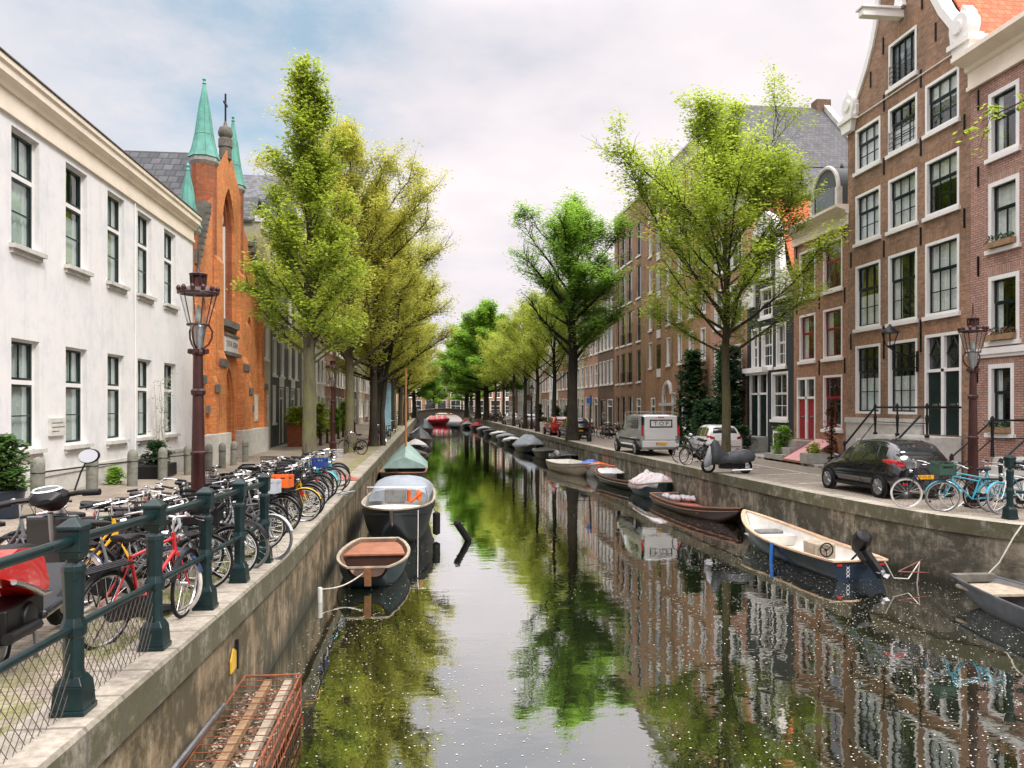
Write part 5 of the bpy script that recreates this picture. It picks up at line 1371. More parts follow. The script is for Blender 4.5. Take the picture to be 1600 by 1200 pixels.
# right bank bicycles
bike((10.95,30.2,0), PI+.25, 'black and silver bicycle in front of the white van', 'diamond', 'bk_grey', lean=.08, steer=.1)
bike((11.1,31.3,0), PI+.1, 'dark bicycle with wire basket beside the silver one by the van', 'step', 'bk_black', lean=-.06, acc='basket')
b_ = bike((12.15,16.15,0), PI-.15, 'turquoise bicycle with dark green crate leaning by the lamp post', 'double', 'bk_turq', acc='green', guard='bk_turq', lean=-.08, steer=-.25, tyre='bk_grey')
bike((11.75,16.85,0), PI-.1, 'black bicycle with cream tyres right behind the parked hatchback', 'step', 'bk_black', lean=.05, tyre='whitetyre')
bike((13.15,15.8,0), PI+.2, 'white framed bicycle behind the short green railing post', 'diamond', 'bk_white', tyre='bk_grey', guard='bk_turq')
bike((13.3,16.6,0), PI-.1, 'pale turquoise bicycle behind the white one', 'step', 'bk_turq')
for i, y in enumerate((59.5,61,62.5,82,85,88,98,104,110)): bike((12.9 if y < 70 else 10.7,y,0), 1.6+.3*(i % 3), 'small dark bicycle parked on the far part of the road', 'step', 'bk_black', group='dark bicycles on the far part of the road')
for i, y in enumerate((54.5,55.5,57,58)): bike((13.3+.5*(i % 2),y,0), .3*i, 'dark bicycle standing before the umber brick block', 'diamond', 'bk_black', group='dark bicycles before the umber brick block')

# ------------------------------------------------------------------ right hand railing end by the bridge
r = thing('railing', (12.25,15.0,0), 0, 'short green railing with bulbous end post by the turquoise bicycle', 'railing')
mb = MB(); post_mesh(mb, 0, 0, .012); mb.build('post', M['rail'], r, bevel=.006)
mb = MB(); post_mesh(mb, 1.35, -1.45, .012); mb.build('post', M['rail'], r, bevel=.006)
for h in (1.195,.59):
    mb = MB(); mb.tube([(.07,-.08,h),(1.29,-1.38,h)], .036, 10); mb.build('rail', M['rail'], r)

# ------------------------------------------------------------------ red scooter
r = thing('motor_scooter', (-3.6,7.4,gz_left(-3.5,7.3)), R(97), 'red motor scooter with black leg shield and round mirror behind the railing', 'scooter')
red = mat('glossy_red_body', (.62,.015,.012), .18, var=.05, coat=.8)
def ell(x, cy, cz, wy, hz, n=14): return [(x, cy+wy*math.cos(2*PI*k/n), cz+hz*math.sin(2*PI*k/n)) for k in range(n)]
mb = MB(); mb.prism([(-1.08,.9),(-.75,.95),(-.38,.9),(-.2,.78),(-.1,.58),(-.12,.48),(-.24,.5),(-.5,.62),(-.8,.72),(-1.05,.8)], -.19, .19, 'xz'); mb.build('rear_cowl', red, r, bevel=.06)
mb = MB(); mb.tube([(-.14,-.2,.5),(-.3,-.205,.52),(-.52,-.2,.62),(-.85,-.2,.73)], .022, 8); mb.build('cowl_trim', M['chrome'], r)
mb = MB(); mb.loft([ell(-.85,0,.88,.06,.02),ell(-.8,0,.9,.14,.05),ell(-.45,0,.87,.17,.07),ell(-.1,0,.83,.14,.06),ell(.02,0,.8,.06,.03)]); mb.build('seat', M['plastic'], r)
mb = MB(); mb.box(-.1,.42,-.17,.17,.26,.33); mb.prism([(.38,.26),(.5,.26),(.68,.6),(.62,1.02),(.54,1.02),(.56,.6)], -.2,.2,'xz'); mb.build('leg_shield', mat('gloss_black_body',(.012,.014,.016),.22,coat=.5), r, bevel=.03)
mb = MB(); mb.prism([(.64,.5),(.72,.58),(.68,.98),(.63,1.0)], -.14,.14,'xz'); mb.build('front_panel', red, r, bevel=.02)
mb = MB(); mb.box(-.75,.0,-.12,.12,.24,.5); mb.lathe([(.05,-.16),(.13,-.15),(.13,.15),(.05,.16)], (-.35,0,.34), 14, axis='y'); mb.tube([(-.3,-.17,.28),(-.9,-.18,.33)], .045, 8); mb.build('engine', M['plastic'], r, bevel=.02)
for x in (-.66,.72):
    mb = MB(); mb.lathe([(.12,-.04),(.13,-.05),(.13,.05),(.12,.04)], n=16, axis='y'); mb.lathe([(.03,-.07),(.03,.07)], n=8, axis='y'); wv = mb.build('wheel', M['steel'], r, (x,0,.23))
    mb = MB(); mb.torus((0,0,0), .175, .055, 'y', 24, 10); mb.build('tyre', M['rubber'], wv)
mb = MB(); mb.torus((.72,0,.23), .25, .05, 'y', 12, 6, a0=R(10), a1=R(150), sx=1.6); mb.build('front_mudguard', red, r)
mb = MB(); mb.tube([(.72,.09,.23),(.64,.08,.55),(.58,0,.75),(.52,0,1.05)], .025, 8); mb.tube([(.72,-.09,.23),(.64,-.08,.55),(.58,0,.75)], .025, 8); mb.build('fork', M['steel'], r)
hb = bpy.data.objects.new('handlebar', None)
mb = MB(); mb.loft([ell(-.17,0,0,.05,.02),ell(-.12,0,.02,.13,.07),ell(.0,0,.02,.17,.09),ell(.12,0,-.02,.12,.1),ell(.17,0,-.03,.05,.05)])
for s in (-1,1): mb.tube([(0,.1*s,.02),(-.04,.24*s,.03),(-.08,.38*s,.02)], .022, 8); mb.tube([(-.06,.28*s,.025),(-.1,.42*s,.015)], .03, 10); mb.tube([(.0,.2*s,.04),(-.02,.4*s,.03)], .007, 5)
h_ = mb.build('handlebar', M['plastic'], r, (.5,0,1.17), (R(-7),0,.1))
mb = MB(); mb.lathe([(.1,0),(.115,.012),(.1,.022),(.09,.014)], n=20); d_ = mb.build('dashboard', M['chrome'], h_, (-.05,0,.085), (0,R(-14),0)); d_.scale = (.7,1.1,1)
mb = MB(); mb.lathe([(.088,.014),(.088,.018)], n=20); mb.build('dial', M['panel'], d_)
for s in (-1,):
    mb = MB(); mb.tube([(.02,.2*s,.05),(.06,.26*s,.2),(.0,.33*s,.3)], .008, 6); q = mb.build('mirror', M['plastic'], h_)
    mb = MB(); mb.lathe([(.01,-.025),(.08,-.02),(.085,-.008),(.082,0)], n=20, axis='x'); b2 = mb.build('mirror_back', M['plastic'], q, (0,.36*s,.34), (0,R(8),.25*s)); b2.scale = (1,1.15,.8)
    mb = MB(); mb.lathe([(.074,-.03),(.074,-.026)], n=20, axis='x'); b3 = mb.build('mirror_glass', mat('mirror', (.85,.88,.9), .03, 1, var=0), q, (0,.36*s,.34), (0,R(8),.25*s)); b3.scale = (1,1.15,.8)
mb = MB(); mb.lathe([(.02,0),(.1,.0),(.09,.05),(.04,.07)], (.66,0,.98), 14, axis='x'); mb.build('headlight', M['chrome'], r)
mb = MB(); mb.box(-1.0,-.93,-.09,.09,.72,.8); mb.build('tail_light', M['redlens'], r, bevel=.015)
for q in (-1,1):
    mb = MB(); mb.tube([(-.2,.1*q,.3),(-.28,.16*q,.0)], .014, 6); mb.build('stand_leg', M['steel'], r)
r.scale = (1.1,)*3
del hb

# ------------------------------------------------------------------ covered scooter across the water
r = thing('covered_scooter', (10.6,26.3,0), PI-.15, 'scooter under a grey and silver weather cover with its wheel showing', 'scooter')
def drape(rings, name, m, parent):
    mb = MB(); mb.loft(rings, closed=False, caps=False); o = mb.build(name, m, parent)
    s = o.modifiers.new('thick', 'SOLIDIFY'); s.thickness = .012
    return o
rings = []; rr = random.Random(3)
for x, w_, zt, zb in ((.85,.1,.42,.2),(.74,.15,.6,.22),(.6,.24,.98,.3),(.46,.36,1.2,.34),(.36,.33,1.14,.34),(.2,.24,.86,.36),(0,.23,.7,.4),(-.2,.24,.8,.36),(-.5,.23,.86,.36),(-.72,.2,.83,.4),(-.88,.14,.76,.46),(-.96,.05,.66,.52)):
    ring = []
    for k in range(13):
        a = PI*k/12; fold = 1+.11*math.sin(k*2.4+x*11)
        ring.append((x+rr.uniform(-.02,.02), w_*math.cos(a)*fold, zb+(zt-zb)*math.sin(a)**.6+rr.uniform(-.015,.015)))
    rings.append(ring)
M['cover'] = mat('grey_weather_cover', (.06,.07,.075), .45, var=.3, vs=2, bump=1.0, bs=7)
M['cover2'] = mat('silver_weather_cover', (.3,.31,.32), .45, var=.2, vs=2, bump=1.0, bs=7)
drape(rings[2:], 'cover', M['cover'], r); drape(rings[:3], 'cover_hood', M['cover2'], r)
mb = MB(); mb.loft([[(p[0],p[1]*1.02,p[2]+.012) for p in q[4:9]] for q in rings[6:11]], closed=False, caps=False); mb.build('cover_panel', M['cover2'], r)
for x in (.68,-.62):
    mb = MB(); mb.lathe([(.03,-.05),(.17,-.035),(.18,.035),(.03,.05)], n=18, axis='y'); wv = mb.build('wheel', M['chrome'], r, (x,0,.25))
    mb = MB(); mb.torus((0,0,0), .2, .055, 'y', 26, 8); mb.build('tyre', M['rubber'], wv)
mb = MB(); mb.box(-.6,.3,-.12,.12,.18,.36); mb.tube([(-.1,.1,.25),(-.15,.22,0)], .015, 6); mb.build('underbody', M['plastic'], r)
mb = MB(); mb.tube([(-.1,.24,.12),(-.8,.25,.16)], .04, 8); mb.build('exhaust', M['chrome'], r)

# ------------------------------------------------------------------ cars
def carpaint(name, c, metal=0): return mat(name, c, .14, metal, var=.03, coat=1.0)
M['cp_black'] = carpaint('black_car_paint', (.008,.009,.012)); M['cp_white'] = carpaint('white_car_paint', (.74,.75,.75)); M['cp_red'] = carpaint('red_car_paint', (.5,.03,.02))
M['cp_silver'] = carpaint('silver_green_car_paint', (.42,.46,.44), .35); M['cp_dark'] = carpaint('dark_car_paint', (.012,.012,.014)); M['cp_grey'] = carpaint('grey_car_paint', (.25,.26,.27), .3)
M['carglass'] = mat('dark_car_glass', (.012,.018,.02), .03, var=.1, spec=.8, coat=.5)
M['plate'] = mat('yellow_plate', (.8,.4,.01), .5, var=.03)
M['blueeu'] = mat('blue_plate_band', (.02,.08,.5), .5, var=.03)
def ring_of(x, zb, zm, zbelt, zr, wb, wm_, wbelt, wr):
    h = [(wb*.9,zb),(wb,zb+.07),(wm_,zm),(wm_*1.0,zbelt-.14),(wbelt,zbelt),(wr+.015,zr-.07),(wr*.86,zr-.012),(wr*.45,zr)]
    return [(x,y,z) for y,z in h] + [(x,-y,z) for y,z in reversed(h)]
def make_car(name, label, loc, rz, stations, paintm, W, wheels, wr=.31, rear_i=None, side=None, wind=None, plate=None, group=None, lights='side', cat='car', sidepane=True):
    r = thing(name, loc, rz, label, cat, group)
    rings = [ring_of(*s) for s in stations]
    mb = MB(); mb.loft(rings); mb.build('body', paintm, r, angle=50)
    def patch(nm, c4, m, off, inset=(.06,.06,.08,.08), n=6, parent=r):
        a, b, c, d = (Vector(p) for p in c4)           # a-b low edge, d-c high edge
        nr = (b-a).cross(d-a).normalized()*off
        def P(s, t): return a*(1-s)*(1-t)+b*s*(1-t)+c*s*t+d*(1-s)*t + nr
        l, rr_, lo, hi = inset
        P0 = [P(l,lo),P(1-rr_,lo),P(1-rr_,1-hi),P(l,1-hi)]
        q = MB(); q.add([tuple(p) for p in P0], [(0,1,2,3)]); o = q.build(nm, m, parent)
        s_ = o.modifiers.new('t', 'SOLIDIFY'); s_.thickness = .006; return o
    for (i, j, ins) in side or []:
        for s in (0, 1):
            k1, k2 = (4, 5) if s == 0 else (11, 10)
            A, B, C, D = rings[i][k1], rings[j][k1], rings[j][k2], rings[i][k2]
            patch('side_window', (A,B,C,D) if s == 1 else (B,A,D,C), M['carglass'], .008, ins if s == 1 else (ins[1],ins[0],ins[2],ins[3]))
    def curved(nm, i, j, lo, hi, off):
        rows = []
        for t_ in (lo, (lo+hi)/2, hi):
            row = []
            for k in (5,6,7,8,9,10):
                p = Vector(rings[i][k]).lerp(Vector(rings[j][k]), t_); p.y *= .93; row.append(p)
            rows.append(row)
        nv = (rows[-1][2]-rows[0][2]).cross(Vector((0,1,0))).normalized()
        if nv.z < 0: nv = -nv
        q = MB(); q.loft([[tuple(p+nv*off) for p in row] for row in rows], closed=False, caps=False); o = q.build(nm, M['carglass'], r)
        o.modifiers.new('t','SOLIDIFY').thickness = .006
    if rear_i: curved('rear_window', rear_i[0], rear_i[1], .08, .88, .012)
    if wind: curved('windscreen', wind[0], wind[1], .08, .92, .012)
    for x in wheels:
        for s in (-1, 1):
            y = s*(W-.1)
            mb = MB(); mb.lathe([(wr+.055,s*(W-.02)-y),(wr+.055,s*(W+.008)-y)], n=26, axis='y'); mb.build('wheel_arch', M['plastic'], r, (x,y,wr))
            mb = MB(); mb.torus((0,.06*s,0), wr-.06, .062, 'y', 28, 10, sx=1.6); wv = mb.build('wheel', M['rubber'], r, (x,y,wr))
            mb = MB(); mb.lathe([(.02,.13*s),(.06,.14*s),(.07,.1*s),(wr-.12,.09*s),(wr-.1,.14*s),(wr-.07,.14*s)], n=24, axis='y', smooth=False)
            for k in range(7):
                a = 2*PI*k/7; mb.tube([(.05*math.cos(a),.135*s,.05*math.sin(a)),((wr-.1)*math.cos(a),.14*s,(wr-.1)*math.sin(a))], .022, 5)
            mb.build('rim', M['steel'], wv)
    if plate:
        x, z, body = plate
        mb = MB(); mb.box(x-.02,x,-.26,.26,z-.056,z+.056); p = mb.build('number_plate', M['plate'], r)
        mb = MB(); mb.box(x-.022,x-.0205,.215,.258,z-.054,z+.054); mb.build('plate_band', M['blueeu'], p)
        if body: text(body, .105, (x-.0215,-.02,z), (R(90),0,R(-90)), M['black'], p, 'plate_lettering', .0006, 1.0)
    return r, rings
H = [  # x, zb, zm, zbelt, zroof, wb, wm, wbelt, wr   (x from the tail forward)
 (0.0,.34,.5,.8,.84,.62,.72,.66,.6),(.07,.26,.5,.9,.98,.74,.82,.76,.66),(.13,.24,.5,.96,1.14,.78,.84,.8,.72),(.4,.22,.5,.97,1.46,.8,.85,.8,.62),(.9,.2,.5,.965,1.545,.8,.855,.81,.6),(1.5,.2,.5,.95,1.555,.8,.855,.81,.6),
 (2.1,.2,.5,.93,1.5,.8,.855,.81,.58),(2.55,.2,.5,.92,1.26,.8,.85,.8,.6),(2.95,.2,.5,.9,.99,.8,.84,.79,.62),(3.3,.2,.5,.82,.9,.78,.83,.74,.55),(3.62,.22,.48,.72,.78,.74,.78,.66,.5),(3.8,.26,.44,.6,.66,.6,.66,.56,.42),(3.86,.32,.42,.52,.55,.45,.5,.42,.3)]
def hatch(label, loc, rz, pm, plate='', group='cars parked along the canal road', scale=1, simple=False):
    r, rings = make_car('parked_car', label, loc, rz, H, pm, .85, (.66,3.12), plate=(.01,.6,plate), side=[(3,4,(.25,.06,.05,.12)),(4,5,(.04,.05,.05,.12)),(5,6,(.05,.04,.05,.12)),(6,7,(.06,.1,.05,.25))], rear_i=(2,3), wind=(6,8), group=group)
    for s in (-1,1):
        mb = MB(); mb.loft([[(.0+.03*abs(math.cos(a)), s*(.56)+.02*math.cos(a), .93+.05*math.sin(a)) for a in [2*PI*k/10 for k in range(10)]], [(.05, s*.72+.03*math.cos(a), .96+.075*math.sin(a)) for a in [2*PI*k/10 for k in range(10)]], [(.2, s*.8+.03*math.cos(a), .985+.075*math.sin(a)) for a in [2*PI*k/10 for k in range(10)]], [(.55, s*.815+.01*math.cos(a), 1.02+.03*math.sin(a)) for a in [2*PI*k/10 for k in range(10)]]]); mb.build('tail_light', M['redlens'], r)
        mb = MB(); mb.loft([ell(2.42,s*.92,1.02,.04,.03,8),ell(2.5,s*.97,1.02,.1,.075,8),ell(2.6,s*.96,1.02,.08,.05,8)]); mb.build('wing_mirror', pm, r)
        for x0, x1 in ((1.35,1.5),(.62,.74)):
            mb = MB(); mb.box(x0,x1,s*.858 if s > 0 else -.885,s*.885 if s > 0 else -.858,.86,.89); mb.build('door_handle', pm, r)
        mb = MB(); mb.tube([(1.52,s*.857,.3),(1.52,s*.857,.9)], .006, 4); mb.build('door_seam', M['black'], r)
        mb = MB(); mb.box(.9,2.75,s*.8 if s > 0 else -.868,s*.868 if s > 0 else -.8,.22,.3); mb.build('sill_trim', M['plastic'], r)
        mb = MB(); mb.box(-.02,.05,s*.5 if s > 0 else -.62,s*.62 if s > 0 else -.5,.4,.45); mb.build('reflector', M['redlens'], r)
    mb = MB(); mb.box(-.035,.1,-.7,.7,.52,.55); mb.build('bumper_strip', M['plastic'], r, bevel=.01)
    mb = MB(); mb.prism([(.0,.96),(.05,.93),(.1,.96),(.05,1.0)], -.002, .002, 'xz'); mb.tube([(.01,-.06,.93),(.01,.06,.93)], .012, 6); mb.build('badge', M['chrome'], r)
    mb = MB(); mb.tube([(.2,0,1.16),(.24,.25,1.16)], .012, 5); mb.tube([(1.2,0,1.55),(1.1,0,1.75)], .006, 4); mb.build('wiper', M['plastic'], r)
    if scale != 1: r.scale = scale
    return r
c0 = hatch('black hatchback parked beside the quay next to the turquoise bicycle', (12.55,18.25,0), PI/2+.04, M['cp_black'], 'P-XS-05', scale=(.96,.98,.97))
c1 = hatch('small white city car half hidden by the trunk of the bright green tree', (13.6,33.9,0), PI/2-.02, M['cp_white'], '', scale=(.9,.96,.98))
hatch('dark hatchback parked behind the red car far along the quay', (10.9,54.5,0), PI/2+.05, M['cp_dark'])
hatch('red car parked far along the quay', (10.7,60.5,0), PI/2+.05, M['cp_red'])
hatch('grey car parked deep along the quay beyond the red one', (10.8,80,0), PI/2, M['cp_grey'])
hatch('silver car parked deep along the quay near the grey one', (10.6,96,0), PI/2, M['cp_silver'])
hatch('dark car parked deep along the far quay, last of the line', (10.6,118,0), PI/2, M['cp_dark'])
V = [(0,.5,.6,1.1,1.16,.82,.9,.86,.78),(.04,.34,.6,1.2,1.9,.86,.95,.93,.78),(.12,.3,.6,1.25,1.97,.88,.95,.93,.8),(1.2,.28,.6,1.25,1.99,.9,.955,.93,.82),(2.4,.28,.6,1.2,1.98,.9,.955,.92,.81),(3.0,.28,.6,1.15,1.92,.9,.955,.92,.78),(3.5,.28,.6,1.1,1.62,.9,.95,.91,.74),(3.95,.28,.6,1.05,1.2,.9,.94,.88,.72),(4.4,.28,.58,.92,1.0,.86,.92,.78,.6),(4.75,.3,.55,.74,.8,.74,.82,.66,.5),(4.82,.36,.5,.6,.64,.6,.66,.55,.4)]
r, rings = make_car('delivery_van', 'silver white delivery van lettered TOP on its rear doors', (11.05,35.6,0), PI/2+.05, V, M['cp_silver'], .95, (.95,4.0), wr=.33, side=[(5,6,(.12,.1,.06,.12))], wind=(5,7), plate=(-.062,.6,''), cat='van')
mb = MB(); mb.box(-.035,-.002,-.8,.8,.78,1.9); q = mb.build('tailgate', M['cp_white'], r, bevel=.03)
mb = MB(); mb.box(-.041,-.036,-.56,.56,1.36,1.74,0); mb.box(-.043,-.0415,-.5,.5,1.42,1.68,1); q2 = mb.build('sign_frame', [M['black'], M['cp_white']], q)
text('T O P', .27, (-.046,0,1.545), (R(90),0,R(-90)), M['black'], q2, 'lettering', .002, 1.1)
mb = MB(); mb.box(-.06,.1,-.9,.9,.42,.74); mb.build('bumper', M['cp_white'], r, bevel=.03)
for s in (-1,1):
    mb = MB(); mb.box(-.02,.09,s*.84 if s > 0 else -.95,s*.95 if s > 0 else -.84,.95,1.45); mb.build('tail_light', M['redlens'], r, bevel=.02)
    mb = MB(); mb.box(-.015,.1,s*.84 if s > 0 else -.945,s*.945 if s > 0 else -.84,1.46,1.9); mb.build('corner_pillar', M['plastic'], r, bevel=.02)
    mb = MB(); mb.box(.3,3.6,s*.95 if s > 0 else -.975,s*.975 if s > 0 else -.95,.72,.8); mb.build('side_trim', M['plastic'], r, bevel=.01)
    mb = MB(); mb.box(.25,3.6,s*.9 if s > 0 else -.965,s*.965 if s > 0 else -.9,.28,.42); mb.build('sill_trim', M['plastic'], r)
    mb = MB(); mb.loft([ell(3.45,s*1.0,1.25,.05,.06,8),ell(3.52,s*1.07,1.27,.12,.14,8),ell(3.62,s*1.06,1.27,.09,.11,8)]); mb.build('wing_mirror', M['plastic'], r)
mb = MB()
for k in range(6): mb.box(.7+.0*k,2.1-.25*(k % 3),.938,.944,1.33+.085*k,1.37+.085*k)
mb.box(.6,.64,.935,.945,1.3,1.85); mb.box(2.3,2.34,.935,.945,1.3,1.85); mb.build('side_lettering_block', M['black'], r)
mb = MB(); mb.box(-.045,-.03,-.15,.15,1.83,1.88); mb.build('brake_light', M['redlens'], r)
mb = MB()
for x in (.3,1.5,2.7): mb.tube([(x,-.75,1.95),(x,-.75,2.1),(x,.75,2.1),(x,.75,1.95)], .02, 6)
for y in (-.75,.75): mb.tube([(.2,y,2.1),(2.9,y,2.1)], .02, 6)
mb.build('roof_rack', M['steel'], r)

# ------------------------------------------------------------------ sign post, clutter
r = thing('sign_post', (10.75,50.5,0), 0, 'leaning black sign post with small blue sign beside the dark leafy tree', 'sign')
mb = MB(); mb.lathe([(.16,0),(.14,.4),(.06,.5),(.055,3.0),(.04,3.1)], n=8); mb.build('pole', M['iron'], r)
mb = MB(); mb.box(-.26,.0,-.05,-.03,2.55,2.95); mb.build('sign_plate', mat('blue_sign',(.02,.1,.35),.5), r)
r.rotation_euler = (0, .04, 0)
r = thing('notice_banner', (-3.2,60,0), 0, 'tall pale blue panel standing at the kerb beyond the dark trunk', 'sign')
mb = MB(); mb.box(-.4,.4,-.05,.05,.2,4.2); mb.build('panel', mat('pale_blue_panel',(.3,.5,.62),.6), r); mb = MB(); mb.box(-.4,-.34,-.06,.06,0,.2); mb.box(.34,.4,-.06,.06,0,.2); mb.build('foot', M['steel'], r)
mb = MB(); rr = random.Random(5)
for i in range(9):
    pts = [(rr.uniform(-.5,.5), rr.uniform(-.35,.35), .03)]
    for k in range(4): pts.append((pts[-1][0]+rr.uniform(-.2,.2), pts[-1][1]+rr.uniform(-.12,.12), .03+rr.uniform(0,.07)))
    mb.tube(pts, .016, 5)
o = mb.build('bicycle_chain', M['steel'], None, (-2.55,20.9,.012)); tag(o, 'tangle of grey chain and bent tubing lying on the coping by the last bicycles', 'chain')
mb = MB(); rr = random.Random(8); v = []
for j in range(7):
    for i in range(9): v.append((i*.13-.5, j*.11-.35, max(0, .16*math.exp(-((i-4)**2/7+(j-3)**2/5))*rr.uniform(.5,1.5))))
mb.add(v, [(j*9+i,j*9+i+1,j*9+i+10,j*9+i+9) for j in range(6) for i in range(8)], 0, True)
o = mb.build('rag', mat('red_brown_cloth',(.3,.07,.04),.9,var=.4,vs=6), None, (-2.75,25.2,.02)); tag(o, 'crumpled red brown cloth on the ground beyond the last bicycle', 'cloth')
# shoes-like black bag at the third post
mb = MB(); mb.loft([ell(-.22,0,.03,.02,.02,8),ell(-.15,0,.06,.08,.05,8),ell(0,0,.06,.09,.055,8),ell(.12,0,.05,.07,.04,8),ell(.2,0,.03,.02,.02,8)]); o = mb.build('shoe', M['plastic'], None, (-2.85,8.6,gz_left(-2.85,8.6)+.015), (0,0,.9)); tag(o, 'old black shoe lying on the mossy strip near a railing post', 'shoe')
# ------------------------------------------------------------------ boats
def half_beam(t, bow, stern):
    if t < .45: return stern + (1-stern)*math.sin((t/.45)*PI/2)**.8
    u = (t-.45)/.55
    if bow == 'sharp': return max(.012, (1-u**2.3)**.9)
    if bow == 'round': return max(.05, (1-u**3.2)**.62)
    return 1-(1-.52)*u**2.2                               # blunt
def make_boat(name, label, x, y, rz, L, B, H, hullm, inm, rimm, bow='sharp', stern=.72, rise=.25, draft=.22, floor=.02, benches=(.25,.55), bm=None, rimw=.06, foredeck=0, deckm=None, group=None, strake=None, cat='boat', roll=0, rake=.3):
    r = thing(name, (x, y, WZ), rz, label, cat, group); r.rotation_euler = (roll, 0, rz)
    n = 22; outer = []; inner = []; rimp = []
    for i in range(n+1):
        t = 1-(1-i/n)**1.7; b = B/2*half_beam(t, bow, stern); zs = H + rise*max(0,(t-.35)/.65)**2 + .06*max(0,.3-t)
        zk = -draft + (draft+H*.55)*max(0,(t-.72)/.28)**2.2
        xx = L*t; ro, ri = [], []
        for k in range(8):
            s = k/7; yy = b*math.cos(s*PI/2)**.55; zz = zs-(zs-zk)*math.sin(s*PI/2)**1.35
            xo = xx - rake*max(0,(t-.6)/.4)**1.5*(s**1.2)
            ro.append((xo, yy, zz))
            bi = max(.004, b-.045); yi = bi*math.cos(s*PI/2)**.55; zi = max(floor, zs-(zs-(zk+.05))*math.sin(s*PI/2)**1.35)
            ri.append((xo-.03*t, yi, zi if k < 7 else min(zi, max(floor, zk+.05))))
        outer.append(ro + [(p[0],-p[1],p[2]) for p in reversed(ro[:-1])])
        inner.append(ri + [(p[0],-p[1],p[2]) for p in reversed(ri[:-1])])
        rimp.append((xx, b, zs))
    mb = MB(); mb.loft(outer, closed=False, caps=False, m=0)
    m0 = len(outer[0]); mb.add(outer[0], [tuple(range(m0))], 0)
    mb.loft([list(reversed(q)) for q in inner], closed=False, caps=False, m=1)
    iv = [(p[0]+.05, p[1], p[2]) for p in inner[0]]; mb.add(iv, [tuple(reversed(range(m0)))], 1)
    mb.build('hull', [hullm, inm], r)
    ring = []
    path = rimp + [(p[0],-p[1],p[2]) for p in reversed(rimp)]
    for i, p in enumerate(path):
        a = Vector(path[i-1]); c = Vector(path[(i+1) % len(path)]); d = Vector((c.x-a.x, c.y-a.y, 0))
        if d.length < 1e-6: d = Vector((0,1,0))
        d.normalize(); nx = Vector((d.y, -d.x, 0)); P = Vector(p); w = rimw
        o1 = P - nx*w*.55; o2 = P + nx*w*.7
        ring.append([tuple(o1+Vector((0,0,-.02))), tuple(o2+Vector((0,0,-.035))), tuple(o2+Vector((0,0,.015))), tuple(o1+Vector((0,0,.03)))])
    ring.append(ring[0])
    mb = MB(); mb.loft(ring, caps=False, smooth=False); mb.build('gunwale', rimm, r, bevel=.008)
    if strake:
        for s in (-1,1):
            mb = MB(); mb.tube([(o[1][0]+.0, s*(o[1][1]+.012), o[1][2]-.05) for o in outer], .02, 6); mb.build('rubbing_strake', strake, r)
    for t in benches:
        b = B/2*half_beam(t, bow, stern)-.05; z = H*.62
        mb = MB(); mb.box(L*t-.13, L*t+.13, -b, b, z-.03, z); mb.build('bench', bm or rimm, r, bevel=.008)
    if foredeck:
        i0 = int(n*(1-foredeck)); mb = MB()
        rows = []
        for i in range(i0, n+1):
            x_, b, z = rimp[i]; rows.append([(x_, b*(1-2*k/6), z-.015+.05*(1-(1-2*k/6)**2)) for k in range(7)])
        mb.loft(rows, closed=False, caps=False); o = mb.build('foredeck', deckm or inm, r); o.modifiers.new('t','SOLIDIFY').thickness = .02
    r['_'] = 0; del r['_']
    r_data[r.name] = (L, B, H, rise, bow, stern, rimp)
    return r
r_data = {}
def outboard(r, m, x=-.12, y=0, z=None, tilt=0.0, sc=1.0):
    L, B, H = r_data[r.name][:3]; z = H if z is None else z
    mb = MB(); mb.box(-.06,.08,-.11,.11,-.2,.06); mb.prism([(-.02,.05),(-.16,.0),(-.2,-.6),(-.12,-.72),(-.02,-.62),(.0,-.1)], -.05, .05, 'xz')
    o = mb.build('outboard_motor', M['plastic'], r, (x,y,z), (0,tilt,0), bevel=.015)
    mb = MB(); mb.loft([ell(-.36,0,.22,.08,.1),ell(-.32,0,.24,.15,.17),ell(-.1,0,.26,.17,.2),ell(.08,0,.22,.13,.15),ell(.14,0,.2,.06,.08)]); mb.build('cowl', m, o)
    mb = MB(); mb.tube([(.1,0,.16),(.5,.05,.22)], .022, 6); mb.build('tiller', M['plastic'], o)
    mb = MB(); mb.lathe([(.02,-.08),(.045,-.05),(.045,.06),(.01,.1)], (-.17,0,-.62), 10, axis='x')
    for k in range(3):
        a = 2*PI*k/3; c, s = math.cos(a), math.sin(a); mb.add([(-.2,.03*c,-.62+.03*s),(-.16,.05*c-.05*s,-.62+.05*s+.05*c),(-.17,.13*c-.04*s,-.62+.13*s+.04*c),(-.22,.12*c+.05*s,-.62+.12*s-.05*c)], [(0,1,2,3)])
    mb.build('propeller', M['steel'], o)
    o.scale = (sc,)*3; return o
